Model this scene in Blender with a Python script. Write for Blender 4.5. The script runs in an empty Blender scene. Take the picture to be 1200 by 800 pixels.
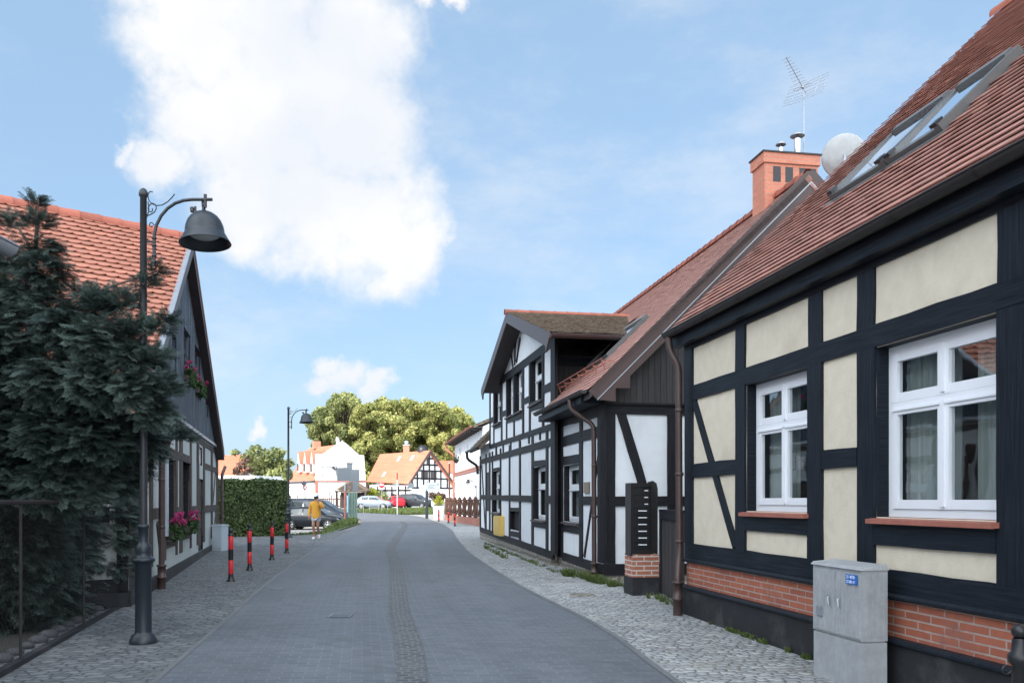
import bpy, math, random
import numpy as np
from mathutils import Vector, Matrix, noise as mnoise
R = random.Random(7)
NR = np.random.default_rng(11)
sc = bpy.context.scene
COL = sc.collection
V = Vector

# ------------------------------------------------------------------ camera, light, exposure
EYE = V((0, 0, 1.55))
cam_d = bpy.data.cameras.new('camera')
cam = bpy.data.objects.new('camera', cam_d); COL.objects.link(cam)
cam.location = EYE; cam.rotation_euler = (math.radians(90), 0, 0)
cam_d.sensor_width = 36; cam_d.lens = 30.0; cam_d.shift_y = 0.155
cam_d.clip_start = 0.05; cam_d.clip_end = 5000
sc.camera = cam
sc.view_settings.view_transform = 'Standard'
sc.view_settings.look = 'None'
sc.view_settings.exposure = 0.85
sc.view_settings.gamma = 1.0
SUN = V((-0.42, -0.66, 0.62)).normalized()          # direction towards the sun
SKY_S, CLOUD_S, BACK_S = 0.073, 0.57, 2.3
sun_d = bpy.data.lights.new('sun', 'SUN'); sun_d.energy = 4.2; sun_d.angle = math.radians(0.5)
sun_d.color = (1.0, 0.94, 0.86)
sun = bpy.data.objects.new('sun', sun_d); COL.objects.link(sun)
sun.rotation_euler = (-SUN).to_track_quat('-Z', 'Y').to_euler()

def ray(px, py):
    return V(((px - 600) / 1000, 1, (586 - py) / 1000))
def at(px, py, y):
    return EYE + ray(px, py) * y

class NT:
    def __init__(s, tree):
        s.t = tree; s.n = tree.nodes; s.l = tree.links
    def node(s, typ, inp=None, **kw):
        n = s.n.new(typ)
        for k, v in kw.items(): setattr(n, k, v)
        for k, v in (inp or {}).items(): s.put(n.inputs[k], v)
        return n
    def put(s, sock, v):
        if isinstance(v, bpy.types.NodeSocket): s.l.new(v, sock)
        elif isinstance(v, bpy.types.Node): s.l.new(v.outputs[0], sock)
        else:
            if isinstance(v, (tuple, list)) and sock.type == 'RGBA' and len(v) == 3: v = (*v, 1)
            sock.default_value = v
    def math(s, op, a, b=0.0, c=None, clamp=False):
        n = s.n.new('ShaderNodeMath'); n.operation = op; n.use_clamp = clamp
        s.put(n.inputs[0], a); s.put(n.inputs[1], b)
        if c is not None: s.put(n.inputs[2], c)
        return n.outputs[0]
    def vmath(s, op, a, b=None, out=0):
        n = s.n.new('ShaderNodeVectorMath'); n.operation = op
        s.put(n.inputs[0], a)
        if b is not None: s.put(n.inputs[3 if op == 'SCALE' else 1], b)
        return n.outputs[out]
    def mix(s, f, a, b, mode='MIX'):
        n = s.n.new('ShaderNodeMix'); n.data_type = 'RGBA'; n.blend_type = mode
        s.put(n.inputs[0], f); s.put(n.inputs[6], a); s.put(n.inputs[7], b)
        return n.outputs[2]
    def ramp(s, f, lo, hi, a=0.0, b=1.0):
        n = s.n.new('ShaderNodeMapRange'); n.interpolation_type = 'SMOOTHSTEP'
        s.put(n.inputs[0], f); s.put(n.inputs[1], lo); s.put(n.inputs[2], hi); s.put(n.inputs[3], a); s.put(n.inputs[4], b)
        return n.outputs[0]
    def noise(s, vec, scale, detail=4.0, rough=0.55, out=0):
        n = s.node('ShaderNodeTexNoise', {'Scale': scale, 'Detail': detail, 'Roughness': rough})
        if vec is not None: s.put(n.inputs['Vector'], vec)
        return n.outputs[out]

# ---- the sky: Nishita air, with cumulus clouds placed by direction
w = bpy.data.worlds.new('World'); sc.world = w; w.use_nodes = True
T = NT(w.node_tree); T.n.clear()
sky = T.node('ShaderNodeTexSky', sky_type='NISHITA', sun_disc=False)
sky.sun_elevation = math.asin(SUN.z); sky.sun_rotation = math.atan2(SUN.x, SUN.y) % (2 * math.pi)
sky.air_density = 1.0; sky.dust_density = 1.2; sky.ozone_density = 1.6
DIRN = T.vmath('NORMALIZE', T.node('ShaderNodeTexCoord').outputs['Generated'])
sep = T.node('ShaderNodeSeparateXYZ', {0: DIRN})
wn = T.noise(DIRN, 7.0, 7, 0.62, out=1)
warp = T.vmath('SCALE', T.vmath('SUBTRACT', wn, (0.5, 0.5, 0.5)), 0.13)
DW = T.vmath('ADD', DIRN, warp)
BLOBS = [(235, 35, 85), (320, 30, 110), (405, 40, 88), (225, 130, 62), (305, 150, 112), (395, 130, 98), (195, 190, 42), (160, 178, 18),
         (335, 235, 92), (418, 250, 90), (285, 258, 62), (472, 298, 52), (360, 288, 58), (300, -110, 160), (190, -60, 80), (535, -8, 20), (495, -28, 28),
         (400, 425, 17), (412, 443, 25), (388, 450, 17), (440, 460, 17), (306, 488, 11)]
fld = None
for px, py, r in BLOBS:
    d = ray(px, py); L = d.length; c = d / L
    dist = T.vmath('DISTANCE', DW, tuple(c), out=1)
    v_ = T.math('SUBTRACT', 1.0, T.math('DIVIDE', dist, (r * .96 if py < 350 else r) / 1000 / L))
    fld = v_ if fld is None else T.math('MAXIMUM', fld, v_)
fb = T.noise(DIRN, 10.0, 9, 0.6)
fld = T.math('ADD', fld, T.math('MULTIPLY', T.math('SUBTRACT', fb, 0.5), 1.5))
cov = T.ramp(fld, -0.30, 0.56)
wisp = T.math('MULTIPLY', T.ramp(T.noise(T.vmath('MULTIPLY', DIRN, (1.0, 1.0, 2.2)), 2.3, 8, 0.62), 0.47, 0.74), 0.48)
cov = T.math('MAXIMUM', cov, wisp)
lumpy = T.noise(DIRN, 5.0, 6, 0.55)
ccol = T.mix(T.ramp(lumpy, 0.36, 0.62), (0.86, 0.90, 0.97), (1.0, 1.0, 1.0))
skyc = T.vmath('SCALE', T.mix(0.42, sky, (5.2, 7.9, 11.0)), SKY_S)
col = T.mix(cov, skyc, T.vmath('SCALE', ccol, CLOUD_S))
# broken bright cloud behind the camera, on the sun's side of the sky
bk = T.math('MULTIPLY', T.ramp(sep.outputs[1], 0.30, -0.25), T.ramp(T.noise(DIRN, 3.2, 7, 0.6), 0.36, 0.56))
col = T.mix(bk, col, T.vmath('SCALE', (0.93, 1.0, 1.08), BACK_S))
T.node('ShaderNodeOutputWorld', {0: T.node('ShaderNodeBackground', {0: col, 1: 1.0})})

# ------------------------------------------------------------------ helpers
def autouv(p):
    a = V(p[1]) - V(p[0]); b = V(p[-1]) - V(p[0]); n = a.cross(b)
    if n.length < 1e-12: return [(q[0], q[1]) for q in p]
    n.normalize()
    if abs(n.z) > 0.97: return [(q[0], q[1]) for q in p]
    t1 = V((-n.y, n.x, 0)).normalized(); t2 = n.cross(t1)
    return [(V(q).dot(t1), V(q).dot(t2)) for q in p]

class MB:
    """collects faces, then links them as ONE mesh object"""
    def __init__(s): s.v = []; s.f = []; s.uv = []; s.m = []; s.t = []; s.s = []
    def face(s, p, uv=None, m=0, t=0.5):
        i = len(s.v); s.v.extend([tuple(q) for q in p]); s.f.append(tuple(range(i, i + len(p))))
        s.uv.extend(uv or autouv(p)); s.m.append(m); s.t.append(t); s.s.append(False)
    def grid(s, rows, closed=False, m=0, t=0.5, smooth=True, capa=False, capb=False):
        i = len(s.v); n = len(rows[0])
        for r in rows: s.v.extend([tuple(q) for q in r])
        lu = [0.0]
        for k in range(1, len(rows)): lu.append(lu[-1] + (V(rows[k][0]) - V(rows[k - 1][0])).length)
        for a in range(len(rows) - 1):
            for b in range(n if closed else n - 1):
                c = (b + 1) % n
                s.f.append((i + a * n + b, i + a * n + c, i + (a + 1) * n + c, i + (a + 1) * n + b))
                s.uv.extend([(b * .1, lu[a]), (b * .1 + .1, lu[a]), (b * .1 + .1, lu[a + 1]), (b * .1, lu[a + 1])])
                s.m.append(m); s.t.append(t); s.s.append(smooth)
        if capa: s.face(list(reversed(rows[0])), m=m, t=t)
        if capb: s.face(rows[-1], m=m, t=t)
    def hexa(s, p, m=0, t=0.5, uvlong=False):
        """8 points: bottom ring 0-3, top ring 4-7"""
        for q in ((3, 2, 1, 0), (4, 5, 6, 7), (0, 1, 5, 4), (1, 2, 6, 5), (2, 3, 7, 6), (3, 0, 4, 7)):
            s.face([p[k] for k in q], m=m, t=t)
    def obox(s, o, ex, ey, ez, m=0, t=0.5):
        o, ex, ey, ez = V(o), V(ex), V(ey), V(ez)
        if ex.cross(ey).dot(ez) < 0: ex, ey = ey, ex
        s.hexa([o, o + ex, o + ex + ey, o + ey, o + ez, o + ex + ez, o + ex + ey + ez, o + ey + ez], m, t)
    def box(s, c, sz, m=0, t=0.5, rz=0.0):
        c = V(c); ca, sa = math.cos(rz), math.sin(rz)
        ex = V((ca, sa, 0)) * sz[0]; ey = V((-sa, ca, 0)) * sz[1]; ez = V((0, 0, sz[2]))
        s.obox(c - ex / 2 - ey / 2, ex, ey, ez, m, t)          # c = centre of the base
    def prism(s, pts, ext, m=0, t=0.5):
        pts = [V(p) for p in pts]; e = V(ext); n = V((0, 0, 0))
        for k in range(len(pts)): n += pts[k].cross(pts[(k + 1) % len(pts)])
        if n.dot(e) < 0: pts.reverse()
        top = [p + e for p in pts]
        s.face(list(reversed(pts)), m=m, t=t); s.face(top, m=m, t=t)
        for k in range(len(pts)):
            j = (k + 1) % len(pts); s.face([pts[k], pts[j], top[j], top[k]], m=m, t=t)
    def tube(s, pts, r, n=10, m=0, t=0.5, caps=True):
        pts = [V(p) for p in pts]; rows = []; up = None
        for k, p in enumerate(pts):
            d = (pts[min(k + 1, len(pts) - 1)] - pts[max(k - 1, 0)]).normalized()
            if up is None: up = V((0, 0, 1)) if abs(d.z) < .9 else V((1, 0, 0))
            x = d.cross(up).normalized(); up = x.cross(d).normalized()
            rr = r[k] if isinstance(r, (list, tuple)) else r
            rows.append([p + (x * math.cos(2 * math.pi * j / n) + up * math.sin(2 * math.pi * j / n)) * rr for j in range(n)])
        s.grid(rows, True, m, t, True, caps, caps)
    def lathe(s, prof, c, n=20, ax=(0, 0, 1), m=0, t=0.5, smooth=True):
        c = V(c); a = V(ax).normalized(); x = a.orthogonal().normalized(); y = a.cross(x)
        rows = [[c + a * z + (x * math.cos(2 * math.pi * j / n) + y * math.sin(2 * math.pi * j / n)) * max(r, 1e-4) for j in range(n)] for r, z in prof]
        s.grid(rows, True, m, t, smooth)
    def ball(s, c, r, n=10, k=7, m=0, t=0.5, sz=1.0):
        s.lathe([(r * math.sin(math.pi * i / k), -r * sz * math.cos(math.pi * i / k)) for i in range(k + 1)], c, n, m=m, t=t)
    def build(s, name, mats, parent=None, local=False):
        me = bpy.data.meshes.new(name)
        vv = s.v
        if parent is not None and not local:
            o_ = parent
            off = V((0, 0, 0))
            while o_ is not None: off += o_.location; o_ = o_.parent
            vv = [(a - off.x, b - off.y, c - off.z) for a, b, c in vv]
        me.from_pydata(vv, [], s.f)
        ul = me.uv_layers.new(name='UVMap'); ul.data.foreach_set('uv', [x for q in s.uv for x in q])
        at_ = me.attributes.new('tint', 'FLOAT', 'FACE'); at_.data.foreach_set('value', s.t)
        me.polygons.foreach_set('use_smooth', s.s)
        for mm in (mats if isinstance(mats, (list, tuple)) else [mats]): me.materials.append(mm)
        me.polygons.foreach_set('material_index', s.m)
        me.update()
        o = bpy.data.objects.new(name, me); COL.objects.link(o)
        if parent is not None: o.parent = parent
        return o

def quads_object(name, P, tint, mat, parent=None, uv=None):
    """P: (n,4,3) array of separate quads"""
    n = len(P); off = V((0, 0, 0)); o_ = parent
    while o_ is not None: off += o_.location; o_ = o_.parent
    P = (P - np.array(off)).astype(np.float32)
    me = bpy.data.meshes.new(name)
    me.vertices.add(n * 4); me.vertices.foreach_set('co', P.reshape(-1))
    me.loops.add(n * 4); me.loops.foreach_set('vertex_index', np.arange(n * 4, dtype=np.int32))
    me.polygons.add(n); me.polygons.foreach_set('loop_start', np.arange(0, n * 4, 4, dtype=np.int32))
    me.polygons.foreach_set('loop_total', np.full(n, 4, dtype=np.int32))
    a = me.attributes.new('tint', 'FLOAT', 'FACE'); a.data.foreach_set('value', np.asarray(tint, dtype=np.float32))
    me.materials.append(mat); me.update(calc_edges=True); me.validate()
    o = bpy.data.objects.new(name, me); COL.objects.link(o)
    if parent is not None: o.parent = parent
    return o

def tag(o, label=None, cat=None, group=None, kind=None):
    if label: o['label'] = label
    if cat: o['category'] = cat
    if group: o['group'] = group
    if kind: o['kind'] = kind
    return o
def thing(name, loc, label, cat, group=None, rz=0.0):
    o = bpy.data.objects.new(name, None); COL.objects.link(o); o.empty_display_size = .2
    o.location = loc; o.rotation_euler = (0, 0, rz)
    return tag(o, label, cat, group)
def copy_tree(o, parent=None):
    c = o.copy(); COL.objects.link(c)
    if parent is not None: c.parent = parent
    for ch in [x for x in bpy.data.objects if x.parent == o]: copy_tree(ch, c)
    return c

# ------------------------------------------------------------------ materials
def new_mat(name):
    m = bpy.data.materials.new(name); m.use_nodes = True
    t = NT(m.node_tree); t.n.clear()
    return m, t
def finish(t, col, rough=.7, bump=None, bstr=.3, bdist=.01, metal=0.0, spec=.5, extra=None):
    p = t.node('ShaderNodeBsdfPrincipled', {'Base Color': col, 'Roughness': rough, 'Metallic': metal, 'Specular IOR Level': spec})
    for k, v in (extra or {}).items(): t.put(p.inputs[k], v)
    if bump is not None:
        t.put(p.inputs['Normal'], t.node('ShaderNodeBump', {'Strength': bstr, 'Distance': bdist, 'Height': bump}))
    t.node('ShaderNodeOutputMaterial', {0: p})
def UVn(t): return t.node('ShaderNodeUVMap', uv_map='UVMap').outputs[0]
def OBJ(t): return t.node('ShaderNodeTexCoord').outputs['Object']
def shade(t, c, f, amt):
    """multiply c by 1 +- amt following f in 0..1"""
    k = t.math('ADD', 1.0 - amt, t.math('MULTIPLY', f, 2 * amt))
    return t.vmath('SCALE', c, k)
def plain(name, c, rough=.6, var=.12, scale=6, bump=0.0, bscale=80, metal=0.0, spec=.5, tint=0.0, dirt=None, dscale=2.0):
    m, t = new_mat(name); o = OBJ(t)
    cc = shade(t, c, t.noise(o, scale, 6), var * 1.6)
    if dirt: cc = t.mix(t.ramp(t.noise(o, dscale, 7, .65), .5, .72), cc, dirt)
    if tint: cc = shade(t, cc, t.node('ShaderNodeAttribute', attribute_name='tint').outputs['Fac'], tint)
    finish(t, cc, rough, t.noise(o, bscale, 5) if bump else None, bump, .01, metal, spec)
    return m
def timber(name, c, c2, rough=.55):
    m, t = new_mat(name); u = UVn(t)
    g = t.noise(t.vmath('MULTIPLY', u, (2.0, 42.0, 1)), 1.0, 6, .6)
    b = t.noise(OBJ(t), 2.3, 5, .6)
    cc = t.mix(t.ramp(g, .35, .72), c, c2)
    cc = shade(t, cc, b, .35)
    crack = t.ramp(t.noise(t.vmath('MULTIPLY', u, (1.1, 30.0, 1)), 1.3, 3, .5), .64, .70)
    cc = t.mix(t.math('MULTIPLY', crack, .7), cc, (.004, .004, .005))
    finish(t, cc, rough, t.math('SUBTRACT', g, crack), .4, .006, spec=.16)
    return m
def boards(name, c, c2, wdt=.12, rough=.7, worn=None):
    m, t = new_mat(name); u = UVn(t)
    s = t.node('ShaderNodeSeparateXYZ', {0: u})
    x = t.math('DIVIDE', s.outputs[0], wdt); fr = t.math('FRACT', x); idx = t.math('FLOOR', x)
    rnd = t.node('ShaderNodeTexWhiteNoise', {1: idx}, noise_dimensions='1D').outputs[0]
    gap = t.math('MULTIPLY', t.ramp(fr, 0.0, .07), t.ramp(fr, 1.0, .93))
    g = t.noise(t.vmath('MULTIPLY', u, (46.0, 1.6, 1)), 1.0, 6, .65)
    cc = shade(t, t.mix(t.ramp(g, .3, .75), c, c2), rnd, .3)
    if worn: cc = t.mix(t.ramp(t.noise(t.vmath('MULTIPLY', u, (9.0, .8, 1)), 1.0, 7, .7), .5, .66), cc, worn)
    cc = t.mix(gap, (.004, .004, .005), cc)
    finish(t, cc, rough, t.math('ADD', gap, t.math('MULTIPLY', g, .25)), .7, .012)
    return m
def bricks(name, c1, c2, mort, bw=.25, rh=.075, ms=.01, rough=.8, dist=0.0, bstr=.5, off=.5, var=.25, dirt=None, squash=1.0, bias=0.0, patchy=.0, lane=.0):
    m, t = new_mat(name); u = UVn(t)
    if dist: u = t.vmath('ADD', u, t.vmath('SCALE', t.vmath('SUBTRACT', t.noise(u, 3.0, 3, out=1), (.5, .5, .5)), dist))
    b = t.node('ShaderNodeTexBrick', {'Vector': u, 'Color1': c1, 'Color2': c2, 'Mortar': mort, 'Scale': 1.0, 'Mortar Size': ms,
               'Mortar Smooth': .25, 'Bias': bias, 'Brick Width': bw, 'Row Height': rh}, offset=off, squash=squash)
    o = OBJ(t)
    cc = shade(t, b.outputs[0], t.noise(u, 14, 5, .6), var)
    if patchy: cc = shade(t, cc, t.noise(u, .55, 6, .6), patchy)
    if lane: cc = shade(t, cc, t.noise(t.vmath('MULTIPLY', u, (1.5, .07, 1)), 1.0, 5, .6), lane)
    if dirt: cc = t.mix(t.ramp(t.noise(u, 1.1, 8, .68), .52, .7), cc, dirt)
    h = t.math('ADD', t.math('SUBTRACT', 1.0, b.outputs[1]), t.math('MULTIPLY', t.noise(u, 40, 4), .35))
    finish(t, cc, rough, h, bstr, .012)
    return m
def tilemat(name, c, var=.28, rough=.75, moss=None, mlo=.42):
    m, t = new_mat(name); o = OBJ(t)
    ti = t.node('ShaderNodeAttribute', attribute_name='tint').outputs['Fac']
    cc = shade(t, shade(t, c, ti, var), t.noise(o, 30, 5), .16)
    cc = shade(t, cc, t.noise(o, .8, 5), .14)
    if moss: cc = t.mix(t.ramp(t.noise(o, 9 if mlo < .5 else 3.2, 8, .7), mlo, mlo + .2), cc, moss)
    finish(t, cc, rough, t.noise(o, 70, 4), .25, .006)
    return m
def leafmat(name, c, c2, trans=.25):
    m, t = new_mat(name)
    ti = t.node('ShaderNodeAttribute', attribute_name='tint').outputs['Fac']
    cc = t.mix(ti, c, c2)
    p = t.node('ShaderNodeBsdfPrincipled', {'Base Color': cc, 'Roughness': .6, 'Specular IOR Level': .3})
    tr = t.node('ShaderNodeBsdfTranslucent', {0: cc})
    t.node('ShaderNodeOutputMaterial', {0: t.node('ShaderNodeMixShader', {0: trans, 1: p, 2: tr})})
    return m
def glassmat(name, tintc=(.75, .8, .8), refl=.05):
    m, t = new_mat(name)
    lw = t.node('ShaderNodeLayerWeight', {0: .35})
    f = t.math('ADD', refl, t.math('MULTIPLY', lw.outputs[1], .55), clamp=True)
    nz = t.node('ShaderNodeBump', {'Strength': .06, 'Distance': .02, 'Height': t.noise(OBJ(t), 2.5, 2)})
    g = t.node('ShaderNodeBsdfGlossy', {'Color': (.95, .97, 1, 1), 'Roughness': .02, 'Normal': nz})
    t.node('ShaderNodeOutputMaterial', {0: t.node('ShaderNodeMixShader', {0: f, 1: t.node('ShaderNodeBsdfTransparent', {0: (*tintc, 1)}), 2: g})})
    return m

MT = {}
MT['paver'] = bricks('road_pavers', (.090, .100, .115), (.118, .128, .143), (.165, .175, .188), .205, .105, .0045, .75, .012, .25, var=.18, patchy=.28, lane=.28, dirt=(.082, .09, .10))
MT['sett'] = bricks('granite_setts', (.045, .052, .062), (.09, .096, .104), (.135, .135, .13), .12, .10, .014, .7, .09, .8, var=.3, dirt=(.13, .13, .125))
def cobbles(name, c1, c2, joint, sx, sy, dirt, rnd=.62):
    m, t = new_mat(name); u = UVn(t)
    w_ = t.vmath('ADD', t.vmath('MULTIPLY', u, (sx, sy, 1)), t.vmath('SCALE', t.vmath('SUBTRACT', t.noise(u, 1.7, 3, out=1), (.5, .5, .5)), .8))
    # rows are staggered like hand laid setts
    sp = t.node('ShaderNodeSeparateXYZ', {0: w_}); st = t.math('MULTIPLY', t.math('FLOOR', sp.outputs[1]), .5)
    w_ = t.node('ShaderNodeCombineXYZ', {0: t.math('ADD', sp.outputs[0], st), 1: sp.outputs[1], 2: 0.0}).outputs[0]
    e = t.node('ShaderNodeTexVoronoi', {'Vector': w_, 'Scale': 1.0, 'Randomness': rnd}, feature='DISTANCE_TO_EDGE', voronoi_dimensions='2D').outputs['Distance']
    cc = t.node('ShaderNodeTexVoronoi', {'Vector': w_, 'Scale': 1.0, 'Randomness': rnd}, feature='F1', voronoi_dimensions='2D').outputs['Color']
    r = t.node('ShaderNodeSeparateColor', {0: cc}).outputs[0]
    body = shade(t, t.mix(r, c1, c2), t.noise(u, 26, 5, .6), .2)
    body = shade(t, body, t.noise(u, .45, 6, .6), .25)
    k = t.ramp(e, .02, .13)
    jc = t.mix(t.ramp(t.noise(u, 2.2, 6, .65), .48, .62), joint, dirt)
    col_ = t.mix(k, jc, body)
    col_ = t.mix(t.math('MULTIPLY', t.ramp(t.noise(u, .9, 8, .7), .54, .70), .6), col_, dirt)
    finish(t, col_, .8, t.math('ADD', t.ramp(e, .0, .28), t.math('MULTIPLY', t.noise(u, 45, 4), .25)), .85, .018)
    return m
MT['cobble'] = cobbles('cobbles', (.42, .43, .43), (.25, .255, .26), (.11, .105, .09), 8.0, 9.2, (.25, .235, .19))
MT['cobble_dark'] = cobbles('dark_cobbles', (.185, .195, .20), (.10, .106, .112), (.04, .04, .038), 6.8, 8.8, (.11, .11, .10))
MT['kerb'] = bricks('kerb_stone', (.12, .125, .13), (.15, .155, .16), (.1, .1, .1), 1.0, .5, .008, .7, .0, .3)
MT['ground'] = plain('worn_ground', (.16, .15, .13), .9, .2, 1.2, .3, 30)
MT['park'] = plain('car_park_gravel', (.30, .29, .27), .9, .2, 3, .3, 40)
MT['lawn'] = plain('lawn_soil', (.075, .11, .035), .95, .3, 2, .4, 40)
MT['cream'] = plain('cream_plaster', (.66, .59, .465), .85, .09, 7, .35, 45, dirt=(.57, .50, .385), dscale=1.1)
MT['white'] = plain('white_plaster', (.74, .765, .79), .85, .05, 5, .2, 60, dirt=(.68, .70, .72), dscale=1.1)
MT['farwhite'] = plain('white_render', (.70, .70, .70), .85, .04, 3)
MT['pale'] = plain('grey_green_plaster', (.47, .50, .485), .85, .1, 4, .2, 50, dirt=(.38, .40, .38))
MT['timber'] = timber('black_blue_timber', (.008, .011, .016), (.016, .022, .031), .5)
MT['timber2'] = timber('black_brown_timber', (.012, .012, .015), (.025, .025, .029), .55)
MT['timber3'] = timber('old_grey_timber', (.055, .046, .042), (.12, .10, .088), .75)
MT['redtile'] = tilemat('red_clay_tile', (.37, .18, .14), .17, .75, (.235, .150, .125), .52)
MT['redtile2'] = tilemat('dull_red_clay_tile', (.38, .195, .155), .17, .75, (.25, .155, .13), .52)
MT['orangetile'] = tilemat('orange_clay_tile', (.43, .175, .115), .14, .75, (.33, .17, .125), .55)
MT['browntile'] = tilemat('old_brown_tile', (.115, .072, .050), .4, .85, (.175, .155, .115))
MT['fartile'] = tilemat('far_orange_tile', (.56, .19, .115), .12)
MT['ridge'] = tilemat('ridge_tile', (.36, .11, .07), .2)
MT['brick'] = bricks('red_brick', (.38, .118, .064), (.29, .086, .052), (.36, .28, .24), .31, .066, .0085, .8, .006, .5, var=.25, patchy=.3, dirt=(.24, .10, .075))
MT['brickold'] = bricks('pale_red_brick', (.42, .15, .09), (.33, .11, .07), (.55, .48, .42), .25, .074, .012, .8, .004, .5, var=.25)
MT['chimbrick'] = bricks('chimney_brick', (.55, .20, .118), (.47, .165, .10), (.42, .24, .19), .25, .074, .008, .8, .004, .4, var=.18)
MT['plinth'] = plain('black_plinth', (.014, .015, .018), .7, .3, 4, .2, 40, dirt=(.05, .05, .05))
MT['stone'] = bricks('rubble_stone', (.22, .20, .17), (.30, .275, .235), (.14, .125, .105), .28, .16, .03, .85, .16, .9, var=.3)
MT['brownmetal'] = plain('brown_sheet_metal', (.062, .037, .033), .42, .2, 5, spec=.5)
MT['browndark'] = plain('dark_brown_board', (.040, .026, .026), .5, .15, 5)
MT['darkgutter'] = plain('dark_gutter', (.022, .018, .018), .5, .2, 5)
MT['bdark'] = boards('dark_boards', (.028, .026, .027), (.050, .046, .046), .115)
MT['bweather'] = boards('weathered_boards', (.022, .032, .045), (.055, .072, .095), .15, .8, worn=(.17, .215, .27))
MT['winwhite'] = plain('white_window_paint', (.80, .82, .85), .35, .04, 3)
MT['glass'] = glassmat('window_glass')
MT['glassd'] = glassmat('skylight_glass', (.3, .4, .5), .55)
MT['room'] = plain('dark_room', (.06, .06, .055), .9)
MT['curtain'] = plain('grey_curtain', (.36, .39, .37), .9, .1, 6)
MT['sill'] = plain('red_clay_sill', (.34, .12, .085), .65, .2, 9, .2, 50)
MT['darksill'] = plain('dark_sill', (.055, .042, .040), .5, .15, 6)
MT['zinc'] = plain('zinc_sheet', (.36, .38, .41), .4, .12, 4, metal=.5)
MT['steel'] = plain('bright_steel', (.62, .63, .65), .25, .08, 4, metal=.85)
MT['skyframe'] = plain('grey_brown_cladding', (.10, .10, .098), .4, .15, 4)
MT['lamp'] = plain('blue_grey_iron', (.014, .020, .027), .42, .15, 8, .1, 90, spec=.5)
MT['lamppole'] = plain('dark_grey_iron', (.020, .023, .027), .45, .15, 8, .1, 90)
MT['lampglass'] = plain('frosted_glass', (.50, .50, .48), .4, .1, 4)
MT['black'] = plain('black_paint', (.014, .014, .016), .4, .15, 6)
MT['red'] = plain('red_paint', (.56, .022, .030), .4, .08, 6)
MT['concrete'] = plain('pale_concrete', (.44, .45, .45), .85, .15, 5, .3, 60, dirt=(.33, .34, .34))
m_, t_ = new_mat('grey_weathered_plastic'); o_ = OBJ(t_)
c_ = t_.mix(t_.ramp(t_.noise(t_.vmath('MULTIPLY', o_, (12, 12, 8)), 1.0, 8, .7), .3, .75), (.30, .31, .32), (.37, .385, .395))
c_ = shade(t_, c_, t_.noise(o_, 3.5, 7, .65), .28); c_ = t_.mix(t_.ramp(t_.noise(t_.vmath('MULTIPLY', o_, (20, 20, 2.0)), 1.0, 6, .7), .56, .74), c_, (.25, .255, .25))
c_ = t_.mix(t_.ramp(t_.noise(o_, 55, 4, .6), .66, .74), c_, (.50, .51, .51))
finish(t_, c_, .8, t_.noise(o_, 60, 5), .2, .006); MT['cabinet'] = m_
MT['boxwhite'] = plain('pale_grey_box', (.40, .45, .50), .5, .08, 4)
MT['yellow'] = plain('yellow_box', (.62, .42, .10), .5, .1, 5)
MT['bluelabel'] = plain('blue_label', (.02, .14, .48), .5, .1, 20)
MT['paperwhite'] = plain('white_lettering', (.8, .82, .84), .5, .03, 5)
MT['bronze'] = plain('bronze_plaque', (.20, .15, .10), .35, .2, 20, metal=.6)
MT['bark'] = plain('bark', (.075, .055, .042), .9, .3, 8, .6, 25)
MT['conifer'] = leafmat('cypress_sprays', (.012, .025, .022), (.19, .26, .225), .15)
MT['leaf'] = leafmat('broad_leaves', (.12, .15, .035), (.58, .57, .22), .42)
MT['leaf2'] = leafmat('grey_green_leaves', (.10, .13, .045), (.42, .44, .18), .4)
MT['rust'] = leafmat('rusty_leaves', (.075, .042, .03), (.16, .10, .07), .25)
MT['hedge'] = leafmat('hedge_leaves', (.018, .036, .012), (.13, .18, .06), .25)
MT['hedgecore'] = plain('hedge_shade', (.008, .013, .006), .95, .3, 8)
MT['grass'] = leafmat('grass_blades', (.055, .085, .022), (.16, .20, .065), .25)
MT['yellowbush'] = leafmat('yellow_green_leaves', (.16, .20, .02), (.42, .42, .05), .3)
MT['flower'] = leafmat('pink_geranium', (.38, .015, .13), (.62, .10, .28), .3)
MT['fleaf'] = leafmat('geranium_leaves', (.02, .045, .015), (.06, .11, .035), .2)
MT['wirem'] = plain('rusty_mesh_wire', (.026, .022, .022), .7, .2, 8)
MT['darkrail'] = plain('dark_rail', (.022, .017, .018), .7, .2, 8)
MT['darkstone'] = plain('dark_stone', (.075, .075, .08), .9, .3, 9, .4, 30)
MT['soil'] = plain('shade_dark_soil', (.035, .033, .028), .95, .3, 5, .5, 20)  # soil colour made very dark to carry the shade behind the fence as well
MT['greenwood'] = timber('green_weathered_wood', (.10, .16, .135), (.17, .235, .20), .85)
MT['brownwood'] = timber('brown_fence_wood', (.085, .045, .034), (.14, .075, .055), .7)
MT['greysign'] = plain('grey_sign_back', (.10, .12, .14), .45, .06, 4)
MT['palesign'] = plain('pale_sign', (.30, .34, .34), .5, .05, 4)
MT['bluestrip'] = plain('pale_blue_poster', (.25, .42, .60), .5, .1, 10)
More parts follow.
